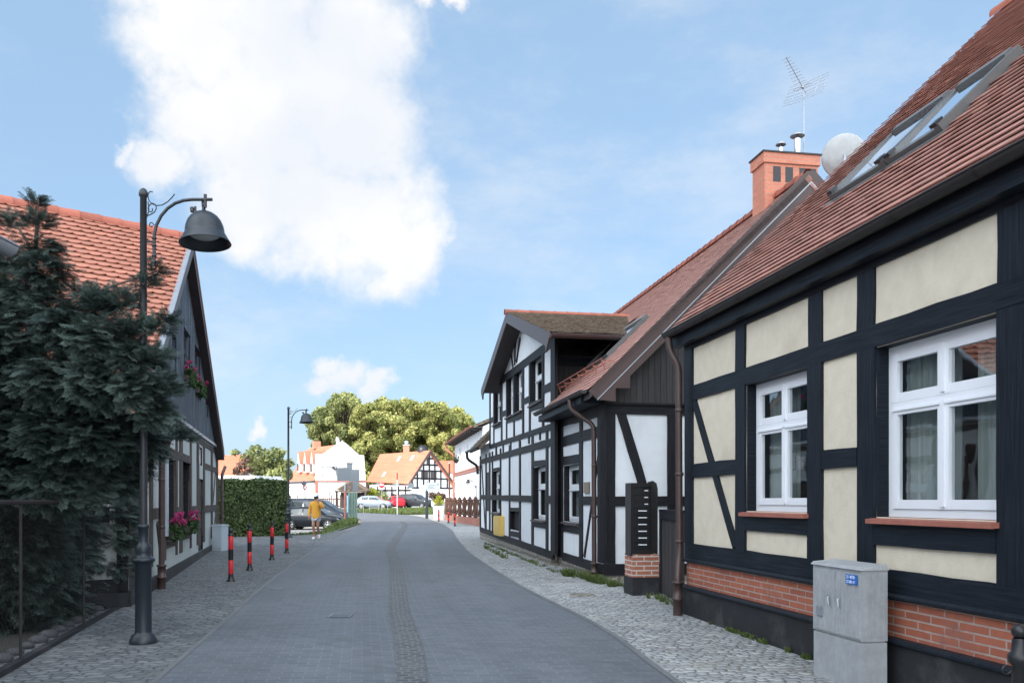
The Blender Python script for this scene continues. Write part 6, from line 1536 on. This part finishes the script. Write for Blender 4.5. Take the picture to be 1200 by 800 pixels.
# ================================================================== signs, posts, planter at the bend
def sign(name, px, pt, pb, Y, r, mat, label, boards_=(), cat='sign', bottom=None):
    b = at(px, 600, Y); z = g(b.x, Y) if bottom is None else bottom; t = thing(name, V((b.x, Y, z)), label, cat)
    mb = MB(); mb.tube([V((b.x, Y, z - .1)), V((b.x, Y, 1.55 + (586 - pt) * Y / 1000))], r, 10); mb.build('post', MT[mat], t)
    for (x0, y0, x1, y1, m, nm) in boards_:
        a, c = at(x0, y1, Y), at(x1, y0, Y); mb = MB(); mb.obox(V((a.x, Y - r - .035, a.z)), V((c.x - a.x, 0, 0)), V((0, .025, 0)), V((0, 0, c.z - a.z))); s_ = mb.build(nm, MT[m], t)
        mb = MB(); w_ = c.x - a.x
        for zz in (.25, .75): mb.obox(V((a.x + w_ * .05, Y - r - .01, a.z + (c.z - a.z) * zz)), V((w_ * .9, 0, 0)), V((0, .02, 0)), V((0, 0, .04)))
        mb.build('bracket', MT['zinc'], s_)
    return t
s1 = sign('road_sign', 404.2, 547, 614, 47, .035, 'zinc', 'grey back of a square road sign on a post with a red lower half', [(395.2, 547.8, 411, 563, 'greysign', 'board')])
p0 = s1.location; mb = MB(); mb.tube([p0 - V((0, 0, .05)), V((p0.x, p0.y, 1.55 + (586 - 575) * .047))], .055, 10); mb.build('sleeve', MT['sill'], s1)
sign('road_sign', 417.5, 549, 612, 48.5, .035, 'zinc', 'grey backs of two road signs on a bare metal post by the green boards', [(410.8, 550, 421.3, 564.5, 'greysign', 'board'), (413.5, 565, 419.5, 575, 'greysign', 'small_board')])
sign('road_sign', 357, 564, 600, 70, .04, 'zinc', 'small road sign with red ring beyond the dark cars', [])
d_ = [o for o in bpy.data.objects if o.get('label', '').startswith('small road sign with red ring')][0]
c = at(357.3, 571, 69.9); mb = MB(); mb.lathe([(.001, 0), (.17, 0), (.17, .02), (.001, .02)], c, 20, (0, -1, 0)); mb.build('disc', MT['farwhite'], d_); mb = MB(); mb.lathe([(.12, 0.021), (.18, .021), (.18, .0), (.12, .0), (.12, .021)], c, 20, (0, -1, 0)); mb.build('red_ring', MT['red'], d_)
c = at(356.3, 566.6, 69.9); mb = MB(); mb.prism([c + V((-.24, 0, 0)), c + V((0, 0, -.26)), c + V((.24, 0, 0)), c + V((0, 0, .26))], V((0, -.02, 0))); mb.build('diamond', MT['greysign'], d_)
ne = sign('no_entry_sign', 447.4, 565, 600, 75, .03, 'zinc', 'round red and white no entry sign on a thin post at the green')
c = at(447.3, 568, 74.95); mb = MB(); mb.lathe([(.001, .02), (.25, .02), (.26, .0), (.001, .0)], c, 24, (0, -1, 0)); mb.build('disc', MT['red'], ne); mb = MB(); mb.obox(c + V((-.19, -.028, -.045)), V((.38, 0, 0)), V((0, .007, 0)), V((0, 0, .09))); mb.build('bar', MT['paperwhite'], ne)
rp = sign('marker_post', 465.5, 562, 602, 70, .045, 'concrete', 'pale post with a red top standing on the green', cat='post'); mb = MB(); p = rp.location; mb.tube([V((p.x, p.y, 1.55 + 24 * .07)), V((p.x, p.y, 1.55 + 32 * .07))], .05, 8); mb.build('red_top', MT['red'], rp)
sign('road_sign', 481.5, 565, 592, 100, .035, 'zinc', 'small grey sign on a post before the half timbered gable', [(478.5, 566, 485, 571.5, 'greysign', 'board')])
for k, (px, pt) in enumerate(((433.5, 585), (443.4, 585), (454.4, 586), (425.8, 584))):
    sign('marker_post', px, pt, 597, 78 - k * .7, .03, 'zinc', ['thin grey post below the silver car door', 'thin grey post below the silver car bonnet', 'thin grey post right of the silver car', 'thin grey post before the silver car tail'][k], cat='post')
b1 = sign('information_board', 500.2, 574, 607.5, 57, .10, 'lamp', 'pale information board on a thick dark green post before the planter', [(500.6, 565.2, 515.6, 575.2, 'palesign', 'board')], 'notice board')
a = at(500.2, 586, 57); mb = MB(); mb.tube([V((a.x + .02, 57.0, 1.9)), V((a.x + .02, 57.0, 1.55 + 22 * .057))], .04, 8); mb.tube([V((a.x + .02, 57, 1.55 + 19 * .057)), V((a.x + .8, 57, 1.55 + 19 * .057))], .02, 6); mb.build('arm', MT['lamp'], b1)
FT = Fac((a.x, 57 - .155), (1, 0), (0, -1))
bd_ = [c for c in b1.children if c.name.startswith('board')][0]; z_ = 1.55 + (586 - 565.2) * .057
mb = MB(); 
for k, w_ in enumerate((.5, .36, .44)): mb.obox(V((a.x + .09, 57 - .14, z_ - .20 - k * .10)), V((w_, 0, 0)), V((0, .004, 0)), V((0, 0, .03)))
mb.build('lettering', MT['greysign'], bd_); mb = MB(); mb.obox(V((a.x + .70, 57 - .14, z_ - .17)), V((.10, 0, 0)), V((0, .004, 0)), V((0, 0, .08))); mb.build('emblem', MT['bluelabel'], bd_)
pp_ = at(526.6, 600, 60); t = thing('wooden_post', V((pp_.x, 60, g(pp_.x, 60))), 'tall weathered brown post behind the brown fence end', 'post'); mb = MB(); mb.tube([V((pp_.x, 60, 0)), V((pp_.x, 60, 1.55 + 43 * .06))], .06, 8); mb.build('shaft', MT['brownwood'], t); mb = MB(); mb.lathe([(.065, 0), (.07, .05), (.02, .09)], V((pp_.x, 60, 1.55 + 43 * .06)), 8); mb.build('cap', MT['zinc'], t)
# planter
Pc = at(514.2, 608, 54.5); pz = g(Pc.x, 54.5); pl = thing('planter', V((Pc.x, 54.6, pz)), 'tall pale concrete planter with a yellow green plant by the brown fence', 'planter')
mb = MB(); mb.hexa([V((Pc.x - .31, 54.2, pz - .05)), V((Pc.x + .31, 54.2, pz - .05)), V((Pc.x + .31, 54.8, pz - .05)), V((Pc.x - .31, 54.8, pz - .05)), V((Pc.x - .35, 54.16, pz + .9)), V((Pc.x + .35, 54.16, pz + .9)), V((Pc.x + .35, 54.84, pz + .9)), V((Pc.x - .35, 54.84, pz + .9))]); mb.build('tub', MT['concrete'], pl)
Q, tt = clump_crown([(Pc.x - .12, 54.4, pz + 1.15, .26), (Pc.x + .15, 54.6, pz + 1.1, .22), (Pc.x, 54.5, pz + 1.4, .2)], 2200, .06); quads_object('foliage', Q, tt, MT['yellowbush'], pl)
# green weathered boards with a poster beside the signs
gb = at(413, 600, 48.2); gz0 = g(gb.x, 48.2)
t = thing('board_fence', V((gb.x, 48.2, gz0)), 'short stretch of green weathered upright boards beside the road signs', 'fence')
for k, (xa, xb, yt) in enumerate(((407.6, 410.6, 576.5), (410.9, 413.4, 577), (413.7, 416.2, 575.8), (416.6, 418.6, 577.5))):
    a, b = at(xa, yt, 48.2 + .06 * k), at(xb, yt, 48.2 + .06 * k); mb = MB(); mb.obox(V((a.x, a.y, gz0 - .1)), V((b.x - a.x, 0, 0)), V((0, .05, 0)), V((0, 0, a.z - gz0 + .1))); mb.build('board', MT['greenwood'], t)
mb = MB(); mb.obox(V((gb.x - .25, 48.5, .9)), V((.55, 0, 0)), V((0, .06, 0)), V((0, 0, .1))); mb.build('rail', MT['greenwood'], t)
a = at(406.4, 600, 48.1); mb = MB(); mb.obox(V((a.x, 48.1, 1.55 + (586 - 600) * .048)), V((.085, 0, 0)), V((0, .02, 0)), V((0, 0, .95))); tag(mb.build('poster', MT['bluestrip']), 'pale blue strip poster beside the green boards', 'poster')
# parasol and hedge of the cafe
pc = at(503, 572, 103); t = thing('parasol', V((pc.x, 103, .6)), 'wide white parasol before the half timbered gable', 'parasol'); mb = MB(); mb.lathe([(1.25, 0), (1.22, .12), (.7, .42), (.02, .72)], V((pc.x, 103, pc.z - .05)), 8, smooth=False); mb.build('canopy', MT['farwhite'], t); mb = MB(); mb.tube([V((pc.x, 103, .5)), V((pc.x, 103, pc.z + .7))], .04, 8); mb.build('pole', MT['timber3'], t)
pc = at(386, 573, 100); t = thing('parasol', V((pc.x, 100, .6)), 'cream parasol below the shaped white gable', 'parasol'); mb = MB(); mb.lathe([(1.15, 0), (1.12, .1), (.6, .26), (.02, .42)], V((pc.x, 100, pc.z - .2)), 8, smooth=False); mb.build('canopy', MT['cream'], t); mb = MB(); mb.tube([V((pc.x, 100, .5)), V((pc.x, 100, pc.z + .4))], .04, 8); mb.build('pole', MT['timber3'], t)
cl = auto_clumps([(506, 580, 4.5), (513, 580, 4.5), (519, 581, 4.5), (510, 585, 4), (517, 585, 4)], 90, .5); b = at(513, 594, 90); b.z = .5; tree('shrub', b, cl, 900, .12, 'rust', 'brown leafed shrub behind the information board', None, .05, 'shrub', hollow=.2)
# low brown fence along the forecourt of the white house
t = thing('picket_fence', V((-24, 92, .55)), 'brown railing before the white shaped gable', 'fence'); fa_, fb3 = at(338, 580, 92), at(398, 580, 92)
n = 24
for k in range(n + 1): 
    x = fa_.x + (fb3.x - fa_.x) * k / n; mb = MB(); mb.obox(V((x, 92, .5)), V((.09, 0, 0)), V((0, .09, 0)), V((0, 0, 1.3 + .35 * (k % 4 == 0)))); mb.build('post', MT['brownwood'], t)
mb = MB()
for z in (.9, 1.65): mb.obox(V((fa_.x, 92.1, z)), V((fb3.x - fa_.x, 0, 0)), V((0, .05, 0)), V((0, 0, .1)))
mb.build('rail', MT['brownwood'], t)
fbx = [c for c in t.children]

# ================================================================== cars
def carpaint(name, c, metal=.3):
    m, t = new_mat(name); finish(t, shade(t, c, t.noise(OBJ(t), 3, 3), .06), .28, metal=metal, spec=.3, extra={'Coat Weight': .12, 'Coat Roughness': .08}); return m
MT['carglass'] = plain('car_glass', (.035, .045, .05), .06, .1, 2, spec=.9)
MT['tyre'] = plain('tyre', (.018, .018, .018), .85)
MT['rim'] = plain('alloy', (.50, .51, .52), .3, .1, 8, metal=.8)
MT['lamp_clear'] = plain('lamp_lens', (.55, .58, .6), .1, .05, 6, spec=.9)
MT['lamp_red'] = plain('tail_lens', (.42, .015, .015), .15, .05, 6)
CARS = {  # stations: x, sill, belt, roof, half width at belt, half width at roof
 'hatch': [(-1.98, .42, .86, .90, .66, .60), (-1.92, .30, .92, .98, .78, .60), (-1.70, .24, .95, 1.22, .85, .60), (-1.35, .22, .96, 1.42, .87, .60), (-.6, .20, .95, 1.485, .88, .61), (.15, .20, .93, 1.46, .88, .60), (.55, .20, .92, 1.32, .88, .61), (1.02, .20, .94, .98, .87, .70), (1.5, .22, .87, .91, .85, .66), (1.9, .26, .76, .80, .76, .58), (2.05, .36, .62, .66, .60, .48)],
 'suv': [(-2.2, .5, 1.0, 1.06, .70, .62), (-2.14, .34, 1.06, 1.2, .84, .64), (-1.95, .30, 1.08, 1.58, .90, .66), (-1.4, .28, 1.08, 1.68, .92, .68), (-.2, .26, 1.06, 1.70, .92, .68), (.45, .26, 1.04, 1.58, .92, .68), (1.05, .26, 1.05, 1.12, .91, .76), (1.7, .28, .98, 1.03, .88, .70), (2.1, .34, .84, .9, .78, .6), (2.22, .42, .7, .74, .62, .5)],
 'van': [(-2.3, .5, 1.05, 1.5, .72, .62), (-2.24, .34, 1.08, 1.78, .88, .70), (-1.6, .28, 1.08, 1.84, .94, .72), (-.2, .26, 1.07, 1.86, .94, .72), (.7, .26, 1.05, 1.74, .94, .71), (1.35, .26, 1.04, 1.30, .93, .74), (1.75, .28, 1.02, 1.08, .90, .72), (2.15, .32, .88, .94, .82, .62), (2.3, .42, .72, .76, .66, .5)]}
def car(kind, paint, label, loc, yaw, s=1.0, lam=True):
    S = CARS[kind]; t = thing('parked_car', V((0, 0, 0)), label, 'car', 'parked cars')
    def at_(x):
        for a, b in zip(S, S[1:]):
            if a[0] <= x <= b[0]:
                k = (x - a[0]) / (b[0] - a[0]); return [p + (q - p) * k for p, q in zip(a, b)]
        return S[0] if x < S[0][0] else S[-1]
    xs_ = sorted(set([q[0] for q in S] + list(np.linspace(S[0][0], S[-1][0], 34))))
    rows = []
    for x in xs_:
        _, z0, zb, zr, wb, wr = at_(x); wr = min(wr, wb)
        half = [(wb * .80, z0), (wb * .94, z0 + .06), (wb * 1.0, z0 + (zb - z0) * .45), (wb * 1.0, z0 + (zb - z0) * .72), (wb * .955, zb), (wr + (wb * .955 - wr) * .15, zb + (zr - zb) * .86), (wr * .85, zr), (wr * .4, zr + .025)]
        rows.append([(x, -y, z) for y, z in half] + [(x, y, z) for y, z in reversed(half)])
    mb = MB(); mb.grid([[V(p) * s for p in r] for r in rows], True, capa=True, capb=True); mb.build('body', paint, t, True)
    # side glass, windscreen, rear window lie a few mm proud of the body
    def gp_(x, f, e):
        _, z0, zb, zr, wb, wr = at_(x); y0, y1 = wb * .955, wr + (wb * .955 - wr) * .15; zt = zb + (zr - zb) * .86
        return V((x, e * (y0 + (y1 - y0) * f + .012), zb + (zt - zb) * f)) * s
    gx = [q[0] for q in S[2:] if q[3] - q[2] > .32]; xa, xb = gx[0] + .12, gx[-1] + .05
    xf = [q[0] for q in S if q[0] > gx[-1]][0]; 
    for e in (-1, 1):
        for (p, q) in ((xa, (xa + xb) / 2 - .18), ((xa + xb) / 2 - .10, xb + (xf - xb) * .3)):
            mb = MB(); n = 5
            for k in range(n):
                x0, x1 = p + (q - p) * k / n, p + (q - p) * (k + 1) / n; mb.face([gp_(x0, .08, e), gp_(x1, .08, e), gp_(x1, .88, e), gp_(x0, .88, e)])
            mb.build('window', MT['carglass'], t, True)
    def screen(x0, x1, nm, f0, f1):
        mb = MB(); out = 1 if x1 > x0 else -1; R_ = []
        for k in range(6):
            x = x0 + (x1 - x0) * (f0 + (f1 - f0) * k / 5); _, z0, zb, zr, wb, wr = at_(x); R_.append([V((x + .015 * out, y * wr * .9, zr + .012 + .02 * (1 - abs(y)))) * s for y in (-1, -.5, 0, .5, 1)])
        mb.grid(R_); mb.build(nm, MT['carglass'], t, True)
    screen(gx[-1] - .12, xf, 'windscreen', .06, .92); xr_ = [q[0] for q in S if q[0] < gx[0]][-1]; screen(gx[0], xr_, 'rear_window', .05, .9)
    wr_ = .325 * s; xw = (S[0][0] + .72, S[-1][0] - .82)
    for x in xw:
        wy = at_(x)[4] * s
        for e in (-1, 1):
            mb = MB(); mb.lathe([(.001, -.02), (wr_ + .055 * s, -.02), (wr_ + .055 * s, .012)], V((x * s, e * wy * .985, wr_)), 20, (0, e, 0)); mb.build('wheel_arch', MT['tyre'], t, True)
            c = V((x * s, e * (wy - .10), wr_)); mb = MB(); mb.lathe([(wr_ * .62, .02), (wr_ * .9, .0), (wr_, .03), (wr_, .105), (wr_ * .92, .125), (wr_ * .66, .125), (wr_ * .62, .11)], c, 22, (0, e, 0)); wh_ = mb.build('wheel', MT['tyre'], t, True)
            mb = MB(); mb.lathe([(wr_ * .64, .122), (wr_ * .60, .127), (wr_ * .56, .112)], c, 22, (0, e, 0)); mb.lathe([(.001, .125), (wr_ * .16, .122), (wr_ * .18, .11)], c, 12, (0, e, 0))
            for k in range(5):
                a = k * 2 * math.pi / 5 + .3; dr_ = V((math.cos(a), 0, math.sin(a))); sd_ = V((-math.sin(a), 0, math.cos(a))) * wr_ * .11; q = c + V((0, e * .108, 0))
                mb.prism([q - sd_ + dr_ * wr_ * .1, q + sd_ + dr_ * wr_ * .1, q + sd_ * .8 + dr_ * wr_ * .6, q - sd_ * .8 + dr_ * wr_ * .6], V((0, e * .012, 0)))
            mb.build('rim', MT['rim'], wh_, True)
    xe, xs2 = S[-1][0], S[0][0]
    for e in (-1, 1):
        a_ = at_(xe - .14); mb = MB(); zc = a_[2] * .93; mb.prism([V((xe - .05, e * a_[4] * .55, zc - .12)) * s, V((xe - .16, e * a_[4] * 1.0, zc - .05)) * s, V((xe - .30, e * a_[4] * 1.03, zc + .05)) * s, V((xe - .12, e * a_[4] * .6, zc - .0)) * s], V((.03, e * .02, .01))); mb.build('headlight', MT['lamp_clear'], t, True)
        b_ = at_(xs2 + .1); mb = MB(); mb.prism([V((xs2 + .03, e * b_[4] * .7, b_[2] - .16)) * s, V((xs2 + .14, e * b_[4] * 1.0, b_[2] - .16)) * s, V((xs2 + .16, e * b_[4] * .99, b_[2] + .02)) * s, V((xs2 + .06, e * b_[4] * .7, b_[2] + .02)) * s], V((-.03, e * .02, 0))); mb.build('tail_light', MT['lamp_red'], t, True)
        xm = xb + (xf - xb) * .1; m_ = at_(xm); mb = MB(); mb.ball(V((xm, e * (m_[4] + .10), m_[2] + .06)) * s, .085 * s, 10, 6, sz=.8); mb.tube([V((xm, e * (m_[4] - .04), m_[2] + .02)) * s, V((xm, e * (m_[4] + .06), m_[2] + .04)) * s], .025, 6); mb.build('mirror', paint, t, True)
    mb = MB(); a_ = at_(xe - .05); mb.obox(V((xe - .06, -.5, .40)) * s, V((.075, 0, 0)) * s, V((0, 1.0, 0)) * s, V((0, 0, .16)) * s); mb.build('grille', MT['tyre'], t, True)
    t.location = loc; t.rotation_euler.z = yaw; return t
dk = carpaint('car_black', (.010, .013, .018)); dk2 = carpaint('car_blue_grey', (.022, .030, .042)); sv_ = carpaint('car_silver', (.30, .36, .42), .4); rd = carpaint('car_red', (.42, .018, .03), .1); dg_ = carpaint('car_dark_grey', (.04, .045, .052)); wc = carpaint('car_white', (.7, .72, .74), 0)
def cpos(px, py, Y): p = at(px, 600, Y); return V((p.x, Y, g(p.x, Y)))
car('hatch', dk, 'dark parked hatchback nearest the grassy bank, behind the walking person', cpos(367.5, 0, 52), -.10, .94)
car('van', dk2, 'blue grey people carrier parked behind the dark hatchback', cpos(369, 0, 57), -.12, 1.0)
car('hatch', sv_, 'silver estate car parked behind the green', cpos(438.5, 0, 96), -.10, 1.0)
car('hatch', rd, 'red hatchback parked between the silver car and the dark grey one', cpos(463.5, 0, 99), 1.9, .98)
car('suv', dg_, 'dark grey off road car parked before the half timbered house', cpos(487, 0, 99), -.45, 1.0)
car('hatch', wc, 'white car half hidden behind the brown fence', cpos(528, 0, 92), -.2, 1.0)

# ================================================================== the person walking towards the camera
pb = ground_at(370.5, 631.5); Yp = pb.y
pers = thing('person', pb, 'person in mustard jacket, pale shorts and white cap walking towards the camera', 'person')
SK, CLm, WH, SH_, HR = [plain(n, c, r) for n, c, r in (('skin', (.33, .17, .11), .6), ('mustard_cloth', (.55, .27, .035), .85), ('white_cloth', (.75, .76, .78), .8), ('pale_shorts', (.46, .48, .50), .85), ('dark_hair', (.02, .016, .014), .7))]
hs = 53 * Yp / 1000 / 1.74
def skin(name, verts, edges, mat, parent, lv=2):
    me = bpy.data.meshes.new(name); me.from_pydata([tuple(V(v_[:3]) * hs) for v_ in verts], edges, []); o = bpy.data.objects.new(name, me); COL.objects.link(o)
    md = o.modifiers.new('skin', 'SKIN'); md.use_smooth_shade = True
    sv = me.skin_vertices[0].data
    for k, v_ in enumerate(verts):
        r = v_[3]; sv[k].radius = ((r, r) if not isinstance(r, tuple) else r) ; sv[k].radius = (sv[k].radius[0] * hs, sv[k].radius[1] * hs)
    sv[0].use_root = True
    sb = o.modifiers.new('sub', 'SUBSURF'); sb.levels = lv; sb.render_levels = lv
    dg = bpy.context.evaluated_depsgraph_get(); m2 = bpy.data.meshes.new_from_object(o.evaluated_get(dg)); o.modifiers.clear(); o.data = m2; m2.materials.clear(); m2.materials.append(mat)
    m2.polygons.foreach_set('use_smooth', [True] * len(m2.polygons)); o.parent = parent; return o
# local frame: x right in the picture, -y towards the camera
body = [(0, 0, .93, .11), (0, .0, 1.08, .10), (0, .0, 1.26, .10), (0, .0, 1.42, .075), (0, -.01, 1.50, .052), (0, -.02, 1.56, .06), (0, -.025, 1.63, .085), (0, -.02, 1.70, .07),
        (-.17, 0, 1.40, .055), (-.245, .02, 1.15, .046), (-.26, -.03, .93, .034), (-.255, -.06, .85, .036), (-.25, -.075, .79, .022),
        (.17, 0, 1.40, .055), (.30, -.08, 1.20, .046), (.17, -.17, 1.40, .034), (.13, -.165, 1.47, .034), (.10, -.15, 1.53, .022),
        (-.085, 0, .86, .088), (-.08, -.10, .50, .060), (-.075, .03, .12, .038), (-.075, .0, .06, .040), (-.075, -.13, .04, .034),
        (.085, 0, .86, .088), (.07, -.02, .49, .060), (.035, .20, .20, .040), (.035, .22, .15, .038), (.035, .15, .06, .030)]
be = [(0, 1), (1, 2), (2, 3), (3, 4), (4, 5), (5, 6), (6, 7), (3, 8), (8, 9), (9, 10), (10, 11), (11, 12), (3, 13), (13, 14), (14, 15), (15, 16), (16, 17), (0, 18), (18, 19), (19, 20), (20, 21), (21, 22), (0, 23), (23, 24), (24, 25), (25, 26), (26, 27)]
fi = len(body)
for hand, dirn, up in ((11, V((0, -.02, -1)), V((1, 0, 0))), (16, V((-.35, .1, .9)), V((.3, -.9, 0)))):
    h0 = V(body[hand][:3])
    for k in range(4):
        o_ = up.normalized() * (.026 * (k - 1.5)); L = (.075, .085, .08, .062)[k]; p1_ = h0 + o_ + dirn * .05; p2_ = p1_ + dirn * L * .6 + V((0, -.012, 0)); i = len(body)
        body += [(*p1_, .009), (*p2_, .008)]; be += [(hand, i), (i, i + 1)]
    i = len(body); p1_ = h0 + up.normalized() * .04 + dirn * .01 + V((0, -.02, 0)); body += [(*p1_, .010), (*(p1_ + dirn * .05), .009)]; be += [(hand, i), (i, i + 1)]
skin('body', body, be, SK, pers)
jk = [(0, 0, .74, (.20, .14)), (0, 0, .92, (.195, .135)), (0, 0, 1.2, (.20, .135)), (0, 0, 1.40, (.15, .105)), (0, 0, 1.47, .075), (-.18, 0, 1.38, .085), (-.255, .02, 1.15, .072), (-.27, -.03, .93, .058), (-.268, -.045, .88, .055), (.18, 0, 1.38, .085), (.31, -.08, 1.19, .072), (.20, -.155, 1.37, .055), (.185, -.16, 1.40, .05)]
je = [(0, 1), (1, 2), (2, 3), (3, 4), (3, 5), (5, 6), (6, 7), (7, 8), (3, 9), (9, 10), (10, 11), (11, 12)]
skin('jacket', jk, je, CLm, pers)
sh = [(0, 0, .90, (.17, .12)), (-.09, -.01, .80, .105), (-.088, -.05, .66, .098), (.09, 0, .80, .105), (.08, -.01, .65, .098)]
skin('shorts', sh, [(0, 1), (1, 2), (0, 3), (3, 4)], SH_, pers)
for nm, c_, dz in (('shoe', V((-.075, -.05, .045)), 0), ('shoe', V((.035, .18, .11)), .0)):
    q = [(c_.x, c_.y + .07, c_.z, .05), (c_.x, c_.y - .02, c_.z - .005, .05), (c_.x, c_.y - .12, c_.z - .012, .042)]
    if c_.y > 0: q = [(c_.x, c_.y + .05, c_.z + .10, .05), (c_.x, c_.y + .03, c_.z + .0, .05), (c_.x, c_.y - .01, c_.z - .09, .042)]
    skin(nm, q, [(0, 1), (1, 2)], WH, pers)
def pl_(mb): mb.v = [tuple(V(q) * hs) for q in mb.v]; return mb
mb = MB(); mb.lathe([(.098, -.01), (.10, .03), (.092, .075), (.06, .108), (.001, .118)], V((0, -.018, 1.665)), 20); mb.prism([V((-.075, -.10, 1.665)), V((.075, -.10, 1.665)), V((.06, -.185, 1.645)), V((0, -.205, 1.64)), V((-.06, -.185, 1.645))], V((0, 0, .012))); pl_(mb).build('cap', WH, pers, True)
mb = MB(); mb.lathe([(.088, -.07), (.095, .0), (.09, .04)], V((0, -.008, 1.645)), 18); mb.ball(V((0, -.085, 1.575)), .045, 12, 8, sz=.9); pl_(mb).build('hair_and_beard', HR, pers, True)
mb = MB()
for e in (-1, 1): mb.ball(V((e * .033, -.102, 1.635)), .012, 8, 6); 
pl_(mb).build('sunglasses', HR, pers, True)
mb = MB(); mb.lathe([(.004, .03), (.014, .0), (.016, -.012), (.001, -.02)], V((0, -.112, 1.615)), 8); 
for e in (-1, 1): mb.ball(V((e * .088, -.02, 1.625)), .022, 8, 6)
pl_(mb).build('nose_and_ears', SK, pers, True)
mb = MB(); mb.obox(V((.085, -.185, 1.50)) * hs, V((.065, .0, .02)) * hs, V((0, .01, 0)) * hs, V((-.02, 0, .13)) * hs); mb.build('phone_in_hand', HR, None, False) if False else None
pers.rotation_euler.z = -.15

# ================================================================== an unseen cloud, added to cast its shadow over the near street
cc = V((0, 19, 0)) + SUN * (420 / SUN.z)
mb = MB(); rows = []; nu, nv = 40, 20
for j in range(nv + 1):
    th = math.pi * j / nv; row = []
    for i in range(nu):
        ph = 2 * math.pi * i / nu; d = V((math.sin(th) * math.cos(ph), math.sin(th) * math.sin(ph), math.cos(th)))
        k = 1 + .16 * mnoise.fractal(d * 2.2 + V((3, 1, 7)), 1.0, 2.0, 4) ; row.append(cc + V((d.x * 52 * k, d.y * 33 * k, d.z * (8 if d.z > 0 else 4) * k)))
    rows.append(row)
mb.grid(rows, True); m_, t_ = new_mat('cloud'); finish(t_, (.9, .9, .9), 1.0); 
tag(mb.build('cloud', m_), 'unseen white cloud placed towards the sun to shade the near street', 'cloud', None, 'structure')
